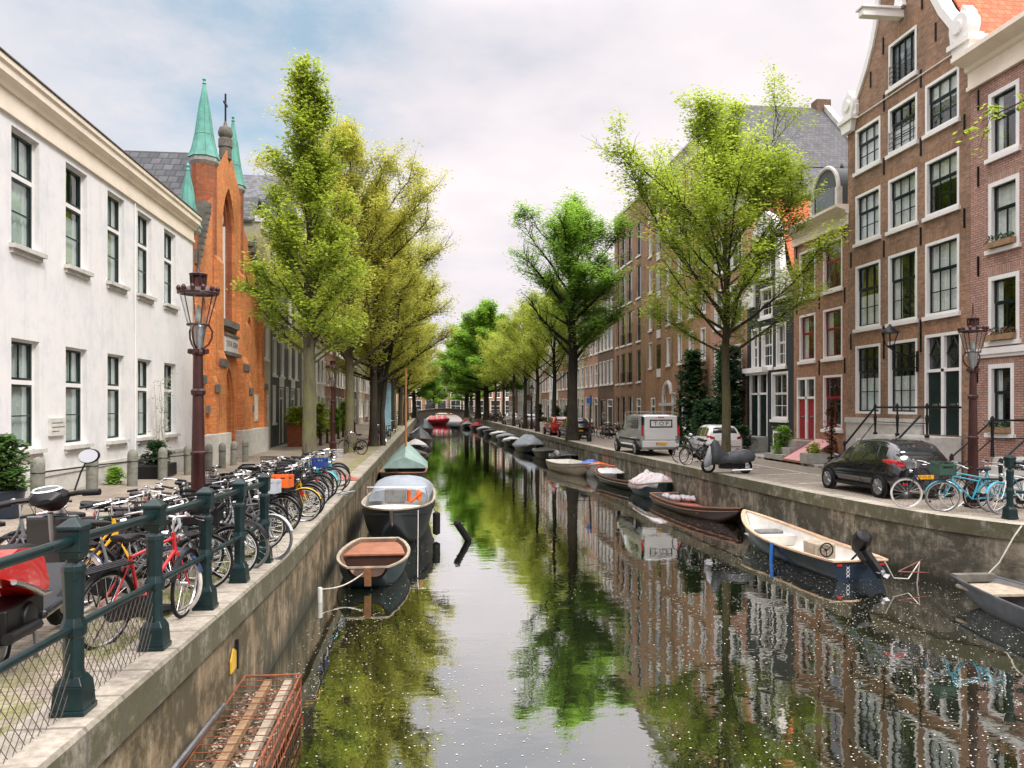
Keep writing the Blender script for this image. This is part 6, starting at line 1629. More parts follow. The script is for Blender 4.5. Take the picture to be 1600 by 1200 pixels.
def tarp(r, m, t0=0, t1=1, h=.35, seed=1, name='tarpaulin', over=.06, peak=.5, m2=None, drop=.14):
    L, B, H, rise, bow, stern, rimp = r_data[r.name]; rr = random.Random(seed)
    mb = MB(); rows = []; n = 20; c = 14
    for i in range(n+1):
        t = t0+(t1-t0)*i/n; b = B/2*half_beam(min(1,max(0,t)), bow, stern)+over; z = H + rise*max(0,(t-.35)/.65)**2 + .03
        e = min(1.0, min(i, n-i)/3.0); bump = h*e*(.75+.25*math.sin(i*1.3+seed))
        row = []
        for k in range(c+1):
            s = 1-2*k/c; hh = bump*(1-abs(s)**1.25) + rr.uniform(-.02,.02)*(1 if abs(s) < .95 else 0)
            zz = z+hh if abs(s) < .99 else z-drop*rr.uniform(.7,1.3)
            row.append((L*t+rr.uniform(-.02,.02), b*s*(1.0 if abs(s) < .99 else 1.03), zz))
        rows.append(row)
    mb.loft(rows, closed=False, caps=False); o = mb.build(name, m, r); md = o.modifiers.new('t','SOLIDIFY'); md.thickness = .012
    return o
def rope(label, pts, rad=.014, m=None, sag=.15, group=None):
    a, b = Vector(pts[0]), Vector(pts[-1]); n = 10; P = []
    if len(pts) == 2: P = [a.lerp(b, i/n) - Vector((0,0,sag*math.sin(PI*i/n))) for i in range(n+1)]
    else: P = [Vector(p) for p in pts]
    c = (a+b)/2; mb = MB(); mb.tube([p-c for p in P], rad, 6); o = mb.build('mooring_rope', m or M['rope'], None, c); return tag(o, label, 'rope', group)
M['rope'] = mat('pale_rope', (.5,.47,.4), .9, var=.2, vs=20)
M['hull_navy'] = mat('navy_hull_paint', (.007,.018,.036), .3, var=.2, vs=2, dirt=.2, coat=.2); M['hull_black'] = mat('black_hull_paint', (.01,.013,.016), .35, var=.3, vs=2, dirt=.2)
M['hull_dkgreen'] = mat('dark_slate_hull', (.018,.026,.028), .4, var=.25, vs=2, dirt=.25); M['hull_teal'] = mat('teal_black_hull', (.012,.04,.05), .4, var=.35, vs=2, dirt=.5, dcol=(.1,.05,.03))
M['hull_brown'] = mat('dark_brown_hull', (.05,.025,.018), .4, var=.3, vs=2); M['hull_cream'] = mat('cream_hull', (.55,.48,.35), .4, var=.1, vs=2, dirt=.2)
M['in_white'] = mat('off_white_boat_lining', (.66,.65,.6), .55, var=.1, vs=2, dirt=.35, dcol=(.3,.27,.2)); M['in_rust'] = mat('rust_red_lining', (.2,.12,.075), .7, var=.4, vs=4, dirt=.4)
M['bench_or'] = mat('orange_brown_bench', (.31,.125,.065), .6, var=.25, vs=4, dirt=.25); M['in_grey'] = mat('grey_boat_lining', (.2,.2,.19), .7, var=.3, vs=3, dirt=.4)
M['rim_wood'] = mat('pale_wood_rim', (.55,.38,.24), .5, var=.2, vs=6); M['rim_br'] = mat('brown_wood_rim', (.3,.14,.08), .5, var=.25, vs=6); M['rim_old'] = mat('worn_rim', (.36,.3,.22), .7, var=.3, vs=6, dirt=.4)
M['tarp_grey'] = mat('grey_tarpaulin', (.25,.285,.32), .6, var=.18, vs=2.5, bump=.5, bs=5); M['tarp_dk'] = mat('dark_tarpaulin', (.025,.03,.035), .5, var=.3, vs=2, bump=.5, bs=5); M['tarp_green'] = mat('green_grey_tarpaulin', (.25,.36,.33), .5, var=.25, vs=1.5, bump=.4, bs=5)
M['tarp_white'] = mat('white_tarpaulin', (.62,.62,.6), .5, var=.15, vs=2, bump=.4, bs=5); M['tarp_red'] = mat('red_tarpaulin', (.5,.015,.02), .4, var=.2, vs=1)
M['steelhull'] = mat('grey_steel_hull', (.09,.1,.11), .5, .3, var=.4, vs=2, dirt=.5, dcol=(.06,.05,.04))
# ---- left side, near to far
b = make_boat('rowing_boat', 'small rowing boat with orange brown bench tied up at the wall, bow facing out', -1.25, 20.3, -PI/2, 4.0, 1.62, .42, M['hull_teal'], M['in_rust'], M['rim_old'], bow='blunt', stern=.6, rise=.1, benches=(), rake=.15)
mb = MB(); mb.add([(.12,-.46,.36),(.7,-.6,.36),(1.75,-.72,.36),(1.75,.72,.36),(.7,.6,.36),(.12,.46,.36)], [tuple(range(6))]); mb.box(1.7,1.76,-.72,.72,.33,.37); mb.build('bench', M['bench_or'], b)
mb = MB(); mb.box(1.68,1.7,-.66,.66,.03,.33); mb.build('bulkhead', M['hull_brown'], b)
mb = MB(); mb.box(1.8,3.5,-.45,.45,.022,.045); mb.build('floor_board', M['hull_brown'], b)
mb = MB(); mb.prism([(3.9,.1),(4.06,.52),(3.98,.54),(3.84,.1)], -.07, .07, 'xz'); mb.build('stem_post', M['varnish'], b)
mb = MB(); mb.torus((3.5,0,.1), .05, .015, 'y', 12, 5); mb.lathe([(.03,.03),(.03,.12),(.05,.14),(.01,.16)], (3.5,0,0), 8); mb.build('mooring_eye', M['steel'], b)
rope('pale rope from the small rowing boat to a white stake at the wall', [(-1.25,16.4,-1.05),(-2.15,15.6,-1.25)], sag=.12)
mb = MB(); mb.lathe([(.05,-.6),(.05,.28),(.04,.3)], n=10); o = mb.build('mooring_stake', M['palestone'], None, (-2.12,15.55,WZ)); tag(o, 'short pale stake standing in the water against the wall', 'stake')
b = make_boat('sloop', 'dark slate sloop with grey canvas hood and white foredeck, bow facing out', -.75, 28.3, -PI/2-.03, 7.4, 2.15, .98, M['hull_dkgreen'], M['in_white'], M['rim_old'], bow='round', stern=.8, rise=.12, floor=.25, benches=(), foredeck=.36, deckm=M['in_white'], strake=M['hull_dkgreen'], rake=.5, draft=.3)
rr = random.Random(4); mb = MB(); rows = []
for i in range(15):
    t = i/14; x = .5+t*4.1; w_ = .98-.1*t; hgt = .08+.52*math.sin(min(1,t*1.05)*PI*.86)**.7
    rows.append([(x+rr.uniform(-.02,.02), w_*math.cos(PI*k/14)*(1 if k not in (0,14) else 1.02), 1.0+hgt*max(0,math.sin(PI*k/14))**.55+rr.uniform(-.012,.012)) for k in range(15)])
mb.loft(rows, closed=False, caps=False); mb.add(rows[-1], [tuple(range(15))]); mb.build('canvas_hood', M['tarp_grey'], b)
mb = MB(); mb.box(5.0,5.35,-.35,.25,1.02,1.42); mb.build('locker', M['in_grey'], b, bevel=.03)
mb = MB(); mb.loft([ell(5.1,.62,1.2,.03,.06,8),ell(5.2,.65,1.25,.1,.16,8),ell(5.4,.66,1.2,.08,.12,8),ell(5.5,.66,1.12,.03,.05,8)]); mb.tube([(5.2,.35,1.05),(5.25,.36,1.4)], .06, 8); mb.tube([(5.45,.4,1.05),(5.5,.75,1.35)], .04, 8); mb.build('life_vest', M['bk_orange'], b)
mb = MB(); mb.tube([(4.9,-.9,1.08),(5.4,-.85,1.5),(5.4,.85,1.5),(4.9,.9,1.08)], .014, 6); mb.build('grab_rail', M['chrome'], b)
mb = MB(); mb.lathe([(.02,-.35),(.11,-.3),(.11,.3),(.02,.35)], (5.6,1.18,.45), 12); mb.tube([(5.6,1.15,.78),(5.6,1.02,1.05)], .01, 5); f_ = mb.build('fender', M['rubber'], b)
rope('thin pale line running from the dark slate sloop down to the water', [(-.25,20.9,-.42),(-.22,17.5,-1.48)], rad=.008, sag=.05)
mb = MB(); mb.lathe([(.03,-.42),(.1,-.38),(.1,.38),(.03,.42)], n=12); o = mb.build('fender', M['rubber'], None, (1.0,22.0,-1.2), (R(25),R(-32),0)); tag(o, 'black fender floating upright beside the dark slate sloop', 'fender')
b = make_boat('sailing_boat', 'black sailing boat with bare mast and green grey tent cover', -1.15, 44.0, -PI/2, 11.2, 2.2, .72, M['hull_black'], M['in_grey'], M['rim_br'], bow='round', stern=.6, rise=.35, benches=(.85,), rake=.6)
mb = MB(); mb.tube([(2.6,0,.3),(2.6,0,5.9)], [.07,.045], 10); mb.build('mast', M['varnish'], b)
mb = MB(); rows = []; rr = random.Random(9)
for i in range(12):
    t = i/11; x = .2+t*4.2; zt = 2.0-.55*abs(t-.35)*2; w_ = 1.16
    rows.append([(x, w_*s, .72+(zt-.72)*(1-abs(s))**.85+rr.uniform(-.02,.02)) for s in [1-2*k/12 for k in range(13)]])
mb.loft(rows, closed=False, caps=False); mb.add(rows[-1], [tuple(range(13))]); mb.build('tent_cover', M['tarp_green'], b)
for args in (('tarp_dk','small round boat under a dark cover behind the sailing boat',-1.0,53.5,4.2,1.9,.3), ('tarp_white','boat under a white tarpaulin behind the small round dark boat',-1.0,64,5.5,2.0,.55), ('tarp_dk','long boat under a dark tarpaulin beside the tree lined wall',-.75,78,8.5,2.4,1.1), ('tarp_grey','boat under a grey tarpaulin deep along the tree lined wall',-1.0,92,6.5,2.2,.7), ('tarp_dk','dark covered barge deep along the tree lined wall',-.5,112,9,2.8,1.5)):
    m_, lab, x, y, L_, B_, h_ = args
    b = make_boat('moored_boat', lab, x, y+L_/2, -PI/2, L_, B_, .55, M['hull_black'], M['in_grey'], M['rim_br'], bow='round', stern=.75, benches=())
    tarp(b, M[m_], .02, .95, h_, seed=int(y))
# ---- right side, near to far
b = make_boat('punt', 'grey steel punt with plank seats below the coping, cut by the edge of the view', 10.75, 8.2, PI/2-.03, 6.3, 1.5, .4, M['steelhull'], M['in_grey'], M['steelhull'], bow='blunt', stern=.7, rise=.06, benches=(.2,.45), bm=M['in_grey'])
mb = MB(); mb.box(5.15,6.0,-.5,.5,.3,.36); mb.build('plank', M['rim_old'], b, bevel=.01); mb = MB(); mb.box(6.1,6.25,-.42,.42,.36,.52); mb.build('end_board', M['darkstone'], b, bevel=.01)
rope('white rope hanging from the quay by the turquoise bicycle to the grey punt', [(11.9,14.2,.05),(11.65,14.15,-.2),(11.45,14.3,-.75),(11.2,14.4,-1.08),(10.9,14.35,-1.1)], rad=.016)
b = make_boat('open_boat', 'navy blue open boat with white lining, wooden rim and tilted black outboard', 9.6, 16.2, PI/2+.035, 5.8, 1.62, .42, M['hull_navy'], M['in_white'], M['rim_wood'], bow='sharp', stern=.8, rise=.36, benches=(), rimw=.085, floor=.06, rake=.5)
mb = MB(); mb.box(3.9,4.5,-.62,.62,.3,.34); mb.box(3.9,3.94,-.62,.62,.07,.3); mb.build('bow_seat', M['in_white'], b, bevel=.01); mb = MB(); mb.box(4.2,4.6,-.4,.3,.34,.43); mb.build('cushion', M['in_grey'], b, bevel=.03)
mb = MB(); mb.box(.55,.85,-.62,.62,.28,.32); mb.build('bench', M['in_white'], b, bevel=.01)
mb = MB(); mb.box(1.2,3.8,-.3,.3,.065,.08); mb.build('floor_board', M['rim_wood'], b)
mb = MB(); mb.box(1.15,1.7,-.12,.42,.07,.62); cns = mb.build('console', M['rim_old'], b, bevel=.03)
mb = MB(); mb.torus((1.1,.15,.48), .16, .018, 'x', 20, 6)
for k in range(3):
    a = 2*PI*k/3+.5; mb.tube([(1.11,.15,.48),(1.1,.15+.16*math.cos(a),.48+.16*math.sin(a))], .012, 5)
mb.tube([(1.16,.15,.48),(1.1,.15,.48)], .03, 8); mb.build('steering_wheel', M['plastic'], cns)
ob = outboard(b, M['plastic'], x=.02, y=-.12, z=.56, tilt=R(52), sc=1.1)
mb = MB(); mb.tube([(2.4,.86,.44),(2.4,.88,-.02)], .055, 10); mb.build('blue_fender', mat('blue_fender_vinyl',(.02,.16,.5),.4), b)
text('XXX', .12, (-.012,.3,.2), (R(90),R(90),R(-90)), M['white'], b, 'stern_lettering', .002, 1)
mb = MB(); mb.box(-.02,.02,.44,.56,.33,.38); mb.box(-.02,.02,-.58,-.46,.33,.38); mb.build('stern_light', M['redlens'], b)
r = thing('mooring_hook', (10.75,15.9,-1.15), 0, 'rusty red mooring bracket with ropes on the wall behind the outboard', 'bracket')
mb = MB(); mb.tube([(.15,0,.15),(-.6,-.25,-.05)], .015, 6); mb.tube([(.15,-.2,-.1),(-.6,-.25,-.05)], .015, 6); mb.tube([(-.05,-.05,.1),(-.05,-.15,-.3)], .015, 6); mb.build('bracket_bar', mat('faded_red_iron',(.17,.05,.035),.6,var=.3), r)
mb = MB(); mb.tube([(-1.0,-.4,.2),(-.8,-.4,-.15),(-.4,-.3,-.2),(0,-.1,.12),(-.1,-.15,-.4)], .014, 6); mb.build('rope_loop', M['rope'], r)
b = make_boat('rowing_boat', 'dark brown rowing boat with red floor and a white heap of bags inside', 9.7, 30.2, -PI/2+.06, 6.3, 2.0, .36, M['hull_brown'], M['in_grey'], M['rim_br'], bow='sharp', stern=.8, rise=.22, benches=(.72,), rake=.6, strake=M['rim_br'])
mb = MB(); mb.box(1.3,3.6,-.55,.55,.06,.16); mb.build('red_floor', mat('faded_red_floor',(.5,.13,.09),.7,var=.3,vs=4), b)
mb = MB(); rr = random.Random(2)
for k in range(6): x = rr.uniform(.5,1.7); yy = rr.uniform(-.4,.4); mb.loft([ell(x-.22,yy,.3,.03,.03,8),ell(x-.12,yy,.33,.14,.1,8),ell(x+.08,yy,.34,.15,.12,8),ell(x+.2,yy,.3,.04,.04,8)])
mb.build('bags', mat('pale_bag_plastic',(.55,.52,.53),.5,var=.3,vs=5), b)
b = make_boat('moored_boat', 'short boat under a pale tarpaulin scrawled with red rings', 9.75, 34.0, -PI/2, 3.3, 1.7, .5, M['hull_teal'], M['in_grey'], M['rim_old'], bow='round', stern=.8, benches=())
t = NT('scrawled_pale_tarpaulin'); p = t.obj(); n_ = t.noise(2.5, p, 4); v_ = t.n('ShaderNodeTexVoronoi', feature='F1'); v_.inputs['Scale'].default_value = 2.1; t.l(p, v_.inputs['Vector'])
ringm = t.ramp(v_.outputs['Distance'], [(.24,(0,0,0)),(.27,(1,1,1)),(.33,(1,1,1)),(.37,(0,0,0))]).outputs[0]
c_ = t.mix(t.math('MULTIPLY', ringm, .8), t.ramp(n_.outputs['Fac'], [(.35,(.4,.41,.4)),(.6,(.6,.57,.56))]).outputs[0], (.55,.12,.14))
M['scrawl'] = t.fin(t.bsdf(c_, .6, normal=t.bump(t.noise(5,p,3).outputs['Fac'],.5,.03)))
tarp(b, M['scrawl'], .0, .97, .5, seed=3, drop=.2)
b = make_boat('open_boat', 'black open boat with orange tipped bow and white outboard motor', 9.95, 34.4, PI/2+.1, 5.8, 2.1, .42, M['hull_black'], M['in_grey'], M['rim_br'], bow='round', stern=.78, rise=.25, benches=(.35,), rake=.5, strake=M['rim_old'])
tarp(b, M['tarp_white'], .62, .9, .06, seed=5, name='white_cloth', over=-.15, drop=.0); outboard(b, M['in_white'], x=-.1, z=.55)
mb = MB(); mb.tube([(5.35,.55,.68),(5.75,.2,.72),(5.8,0,.72),(5.75,-.2,.72),(5.35,-.55,.68)], .05, 8); mb.build('bow_bumper', M['bk_orange'], b)
b = make_boat('dinghy', 'small dinghy with blue and orange covers squeezed between black and cream boats', 9.35, 44.3, -PI/2, 3.4, 1.5, .5, M['in_white'], M['in_grey'], M['in_white'], bow='round', stern=.8, benches=())
tarp(b, mat('blue_boat_cover',(.03,.12,.42),.5,var=.2), .05, .5, .3, seed=6, name='blue_cover'); tarp(b, M['bk_orange'], .52, .9, .16, seed=7, name='orange_cover')
b = make_boat('open_boat', 'cream open boat with small grey outboard lying across the row', 8.0, 46.8, -PI/2+.16, 5.6, 1.9, .55, M['hull_cream'], M['in_white'], M['in_white'], bow='sharp', stern=.82, rise=.22, benches=(.3,.55), rake=.5, strake=M['rim_old']); outboard(b, M['in_grey'], z=.7)
right_far = [('tarp_dk','dark covered boat just beyond the cream boat',9.3,51,5,1.9,.35),('tarp_dk','second dark covered boat past the cream boat, lower and longer',9.0,57,6,1.9,.2),('tarp_grey','navy boat under a shiny grey peaked tarpaulin',8.5,65,6.5,2.3,.95),('tarp_white','boat with flat pale cover past the grey peaked tarpaulin',8.5,75,6,2.0,.3),
 ('tarp_grey','grey covered boat deep along the wall of parked cars',8.6,84,6,2.0,.35),('tarp_white','pale covered boat deep along the wall of parked cars',8.6,93,6,2.0,.3),('tarp_dk','low dark boat deep along the wall of parked cars',8.5,102,6,2.0,.3),('tarp_grey','grey boat farther than the low dark one',8.3,112,7,2.2,.4),('tarp_red','boat with red cover near the far bridge',8.0,127,6,2.2,.7),('tarp_green','green covered boat near the far bridge',7.2,137,7,2.3,.6),('tarp_red','small boat with red cover right before the far bridge',7.4,150,6,2.2,.9)]
for i, (m_, lab, x, y, L_, B_, h_) in enumerate(right_far):
    b = make_boat('moored_boat', lab, x, y+L_/2, -PI/2+.04*(i % 3-1), L_, B_, .5, M['hull_navy'] if i in (2,) else M['hull_black'], M['in_grey'], M['rim_old'], bow='round', stern=.78, benches=())
    tarp(b, M[m_], .02, .95, h_, seed=i+20)
b = make_boat('tour_boat', 'wide boat under a bright red tarpaulin moored crosswise before the bridge', -.0, 163.5, .0, 4.7, 2.3, .95, mat('red_hull',(.4,.012,.015),.4), M['in_grey'], M['tarp_red'], bow='round', stern=.85, benches=())
tarp(b, M['tarp_red'], .0, .98, .9, seed=31, drop=.4); tarp(b, M['tarp_white'], .25, .75, .98, seed=31, name='white_cover', over=-.4, drop=0)

# ------------------------------------------------------------------ rusty cage on the wall
r = thing('wire_cage', (-2.27,6.0,-.98), 0, 'rusty wire cage of timber and litter hanging on the quay wall', 'cage')
LX, LY = .68, 3.9
mb = MB()
for y in (0, LY): mb.tube([(0,y,0),(LX,y,0),(LX,y,-.5)], .016, 6)
for x, z in ((0,0),(LX,0),(LX,-.17),(LX,-.34),(LX,-.5)): mb.tube([(x,0,z),(x,LY,z)], .012, 6)
rr = random.Random(12)
n = 22
for k in range(n+1):
    y = LY*k/n; j = rr.uniform(-.03,.03); mb.tube([(0,y,0),(LX*.5,y+j,rr.uniform(-.015,.015)),(LX,y+j,0)], .006, 5)
for k in range(30): y = LY*k/29; mb.tube([(LX,y,0),(LX+rr.uniform(-.01,.02),y,-.25),(LX,y,-.5)], .005, 4)
mb.build('wire_frame', M['rust'], r)
for x in (.25,.5):
    mb = MB(); mb.box(x,x+.09,.05,LY-.05,-.12,-.03); mb.build('timber', M['wood'] if x < .4 else M['rim_old'], r, bevel=.008)
mb = MB(); mb.box(.02,LX-.02,.02,LY-.02,-.42,-.2); mb.build('litter_bed', mat('dry_litter',(.11,.08,.055),.95,var=.7,vs=22,bump=1,bs=40), r)
mb = MB()
for k in range(1700):
    x, y = rr.uniform(.02,LX-.04), rr.uniform(.05,LY-.05); a = rr.uniform(0,6); s = rr.uniform(.012,.035); z = -.19+rr.uniform(0,.06)
    u = Vector((math.cos(a),math.sin(a),rr.uniform(-.4,.4)))*s; v = u.cross(Vector((0,0,1))).normalized()*s*.5; c = Vector((x,y,z)); mb.add([c-u,c-v,c+u,c+v], [(0,1,2,3)], 0 if rr.random() < .6 else 1)
mb.build('dry_leaves', [mat('dead_leaf',(.2,.12,.06),.9,var=.4,vs=20), mat('pale_dead_leaf',(.42,.34,.25),.9,var=.4,vs=20)], r)
mb = MB()
for k in range(14):
    x, y = .4+rr.uniform(-.06,.12), 1.3+rr.uniform(-.35,.5); mb.add([(x+rr.uniform(-.09,.09), y+rr.uniform(-.12,.12), -.15+rr.uniform(0,.06)) for _ in range(5)], [(0,1,2),(0,2,3),(1,3,4)])
mb.build('white_litter', M['white'], r)
mb = MB(); mb.tube([(-.02,-.6,.1),(.02,.8,.16),(.0,2.9,.02)], .035, 8); o = mb.build('grey_pipe', M['steel'], r)
r = thing('warning_plate', (-2.285,9.35,-.6), 0, 'small yellow plate fixed to the stained quay wall beyond the rusty cage', 'sign')
mb = MB(); mb.prism([(-.12,-.12),(.12,-.12),(.12,.08),(.0,.14),(-.12,.02)], .0, .02, 'yz'); mb.build('plate', mat('dull_yellow_plate',(.6,.38,.03),.6,var=.25,dirt=.3), r); mb = MB(); mb.box(.0,.04,.125,.165,-.14,.2); mb.build('side_bar', M['iron'], r)

# ------------------------------------------------------------------ far bridge
r = thing('bridge', (3.6,170.5,0), 0, 'low dark brick arch bridge closing the canal in the distance', 'bridge')
def deck(x): return 1.75-1.6*min(1,(abs(x)/9.5))**2
loop = [(-12,-1.7)] ; top = [(-12+24*i/24) for i in range(25)]
arch_b = [(4.4*math.cos(PI*i/16), -1.5+2.4*math.sin(PI*i/16)) for i in range(17)]
outer = [(-12,-1.9)] + [(-4.4,-1.9)] + list(reversed([(p[0],p[1]) for p in arch_b])) + [(4.4,-1.9),(12,-1.9)] + [(x,deck(x)) for x in reversed(top)]
mb = MB(); facade(mb, outer, [], y=-3); facade(mb, outer, [], y=3)
for a, b_2 in zip(arch_b, arch_b[1:]): mb.add([(a[0],-3,a[1]),(b_2[0],-3,b_2[1]),(b_2[0],3,b_2[1]),(a[0],3,a[1])], [(0,1,2,3)])
mb.build('arch_wall', M['darkstone'], r)
mb = MB(); mb.loft([[(x,-3.15,deck(x)-.1),(x,-3.15,deck(x)+.12),(x,3.15,deck(x)+.12),(x,3.15,deck(x)-.1)] for x in top], smooth=False); mb.build('deck', M['coping'], r)
for y in (-3.05,3.05):
    mb = MB()
    for h in (.55,1.05): mb.tube([(x,y,deck(x)+h) for x in top], .05, 5)
    for x in top[::2]: mb.tube([(x,y,deck(x)),(x,y,deck(x)+1.15)], .07, 5)
    mb.build('railing', M['rail'], r)
# ------------------------------------------------------------------ trees
def leaves_mesh(name, pts, size, m, seed, per, spread, flat=.55, drop=.0):
    rg = np.random.default_rng(seed); P = np.repeat(np.asarray(pts, dtype=np.float64), per, axis=0); n = len(P)
    off = rg.normal(0, spread, (n,3)); off[:,2] = off[:,2]*.7 - drop; P = P + off
    a = rg.uniform(0, 2*PI, n); u = np.stack([np.cos(a), np.sin(a), rg.uniform(-flat, flat, n)], 1); u /= np.linalg.norm(u, axis=1)[:,None]
    w = np.stack([rg.uniform(-flat,flat,n), rg.uniform(-flat,flat,n), np.ones(n)], 1); v = np.cross(w, u); v /= np.linalg.norm(v, axis=1)[:,None]
    s = size*rg.uniform(.6, 1.35, n)[:,None]
    q = np.stack([P-u*s, P-v*s*.55+u*s*.1, P+u*s, P+v*s*.55+u*s*.1], 1).reshape(-1,3)
    me = bpy.data.meshes.new(name); me.vertices.add(4*n); me.vertices.foreach_set('co', q.ravel())
    me.loops.add(4*n); me.loops.foreach_set('vertex_index', np.arange(4*n, dtype=np.int32))
    me.polygons.add(n); me.polygons.foreach_set('loop_start', np.arange(0,4*n,4, dtype=np.int32))
    try: me.polygons.foreach_set('loop_total', np.full(n, 4, dtype=np.int32))
    except Exception: pass
    me.materials.append(m); me.update(); me.validate(); return me
def bark(name, c, c2):
    t = NT(name); p = t.obj(); mp = t.n('ShaderNodeMapping'); t.l(p, mp.inputs[0]); mp.inputs['Scale'].default_value = (9,9,1.6)
    n = t.noise(1.6, mp.outputs[0], 6, .7); n2 = t.noise(1.3, p, 4)
    cc = t.ramp(n.outputs['Fac'], [(.35, tuple(x*.45 for x in c)), (.6, c)]).outputs[0]
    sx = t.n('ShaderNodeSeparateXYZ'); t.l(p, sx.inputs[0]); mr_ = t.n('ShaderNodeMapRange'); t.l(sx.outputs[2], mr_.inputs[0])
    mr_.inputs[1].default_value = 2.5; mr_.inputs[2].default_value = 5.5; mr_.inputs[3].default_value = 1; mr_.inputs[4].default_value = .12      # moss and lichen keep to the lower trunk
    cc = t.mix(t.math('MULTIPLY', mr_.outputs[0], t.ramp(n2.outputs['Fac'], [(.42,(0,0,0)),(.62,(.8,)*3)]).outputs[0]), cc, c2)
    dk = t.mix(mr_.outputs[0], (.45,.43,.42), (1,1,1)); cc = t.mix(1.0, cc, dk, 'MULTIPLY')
    return t.fin(t.bsdf(cc, .9, 0, .2, 0, t.bump(n.outputs['Fac'], .7, .03)))
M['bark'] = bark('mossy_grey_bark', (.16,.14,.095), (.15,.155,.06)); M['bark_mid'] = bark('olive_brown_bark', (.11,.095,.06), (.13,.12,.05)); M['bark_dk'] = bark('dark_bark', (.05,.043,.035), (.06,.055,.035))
def make_tree(label, loc, H, th, tr, env, nl, el, seed, leafm, barkm, lsize=.09, per=9, spread=.16, subs=6, twigs=3, lean=(0,0), droop=0.0, gap=0.0, flat=.55, name='canal_tree', group='trees along the canal', jit=.2, keep=None):
    """env(t): crown radius at t of the crown's height; el(t): starting slope of limbs in degrees"""
    rr = random.Random(seed); root = thing(name, loc, 0, label, 'tree', group)
    mb = MB(); P = []; n = 14
    for i in range(n+1):
        t = i/n; P.append(Vector((lean[0]*t*t*H+.06*H*.1*math.sin(i*1.3+seed)*t, lean[1]*t*t*H+.06*H*.1*math.cos(i*1.7+seed)*t, H*.97*t)))
    rad = [tr*(1.35 if i == 0 else 1.0)*max(.03, (1-(i/n)*.55) if P[i].z < th else (1-(th/H)*.55)*(1-(P[i].z-th)/(H-th))**1.1+.02) for i in range(n+1)]
    mb.tube(P, rad, 12)
    def at(z):
        for a, b, ra, rb in zip(P, P[1:], rad, rad[1:]):
            if a.z <= z <= b.z: k = (z-a.z)/(b.z-a.z); return a.lerp(b, k), ra+(rb-ra)*k
        return P[-1].copy(), rad[-1]
    anchors_ = []
    for i in range(nl):
        t = (i+.3)/nl; t = t**1.0
        z = th + (H*.93-th)*t; p0, r0 = at(z); az = i*2.39996+rr.uniform(-.35,.35)
        e = R(el(t)+rr.uniform(-9,9)); t2 = min(1.0, t+.12); L = max(.5, env(t2))/max(.3,math.cos(e))*rr.uniform(.95-jit,.95+jit*.75)
        L = min(L, (H*1.0-z)/max(.2,math.sin(e))+.35)
        if rr.random() < gap: L *= .55
        d = Vector((math.cos(az)*math.cos(e), math.sin(az)*math.cos(e), math.sin(e)))
        pts = [p0]; m = 7; dd = d.copy()
        for k in range(m):
            dd = (dd + Vector((rr.uniform(-.13,.13), rr.uniform(-.13,.13), rr.uniform(-.07,.13)-droop*k/m))).normalized(); pts.append(pts[-1]+dd*L/m)
        rl = min(r0*.5, tr*.38)*(.5+.4*L/4); rl = max(.02, rl)
        mb.tube(pts, [rl*(1-.85*k/m) for k in range(m+1)], 7, caps=False)
        ns = max(3, int(subs*L/3))
        for j in range(ns):
            s = .25+.75*(j+rr.random()*.6)/ns; s = min(s, .99); fk = s*m; k = int(fk); q = pts[k].lerp(pts[min(k+1,m)], fk-k)
            ld = (pts[min(k+1,m)]-pts[k]).normalized() if k < m else dd
            sd = (ld + Vector((rr.uniform(-1,1), rr.uniform(-1,1), rr.uniform(-.45,.75)))*.95).normalized(); SL = L*rr.uniform(.2,.38)*(1.15-.5*s)
            sp = [q]; sdd = sd.copy()
            for k2 in range(4):
                sdd = (sdd + Vector((rr.uniform(-.2,.2), rr.uniform(-.2,.2), rr.uniform(-.1,.2)-droop*.5))).normalized(); sp.append(sp[-1]+sdd*SL/4)
            mb.tube(sp, [max(.006,rl*.32*(1-.8*k2/4)) for k2 in range(5)], 5, caps=False)
            for k2 in range(1,5): anchors_.append(sp[k2])
            for w in range(twigs):
                q2 = sp[1+w % 4]; td = (sdd + Vector((rr.uniform(-1,1), rr.uniform(-1,1), rr.uniform(-.5,.9)))).normalized(); TL = rr.uniform(.25,.6)*(.5+SL*.5)
                e1 = q2+td*TL; mb.tube([q2, e1], [.006,.003], 3, caps=False); anchors_ += [q2.lerp(e1,.5), e1]
        anchors_ += pts[-2:]
    for i in range(10): p_, _ = at(H*(.8+.17*i/10)); anchors_.append(p_)
    if keep: anchors_ = [a for a in anchors_ if keep(a, rr)]
    mb.build('trunk', barkm, root)
    link('crown', leaves_mesh('crown', [tuple(a) for a in anchors_], lsize, leafm, seed, per, spread, flat), root)
    return root
def clumps(f, thr, seed, thin=.18):
    def k(a, rr): 
        v = math.sin(a.x*f+seed)*math.cos(a.y*f*1.1+seed*2.1) + math.sin(a.z*f*1.2+a.x*.8+seed) + .5*math.sin(a.y*f*2.3+a.z*f*1.7)
        return v > thr or rr.random() < thin
    return k
L1 = leafmat('fresh_green_leaf', (.25,.34,.045), (.5,.6,.07)); L2 = leafmat('olive_spring_leaf', (.37,.39,.065), (.62,.62,.11)); L3 = leafmat('bright_yellow_green_leaf', (.31,.42,.05), (.54,.66,.085))
L4 = leafmat('deep_green_leaf', (.17,.32,.055), (.34,.56,.075)); L5 = leafmat('lime_leaf', (.29,.37,.05), (.54,.6,.08)); L6 = leafmat('mid_green_leaf', (.18,.34,.045), (.36,.58,.06))
up = lambda a, b: (lambda t: a+(b-a)*t)
def egg(r, lo=.55, pk=.35): return lambda t: r*(lo+(1-lo)*min(1,t/pk)**.7) if t < pk else r*max(.06,(1-((t-pk)/(1-pk))**1.35))
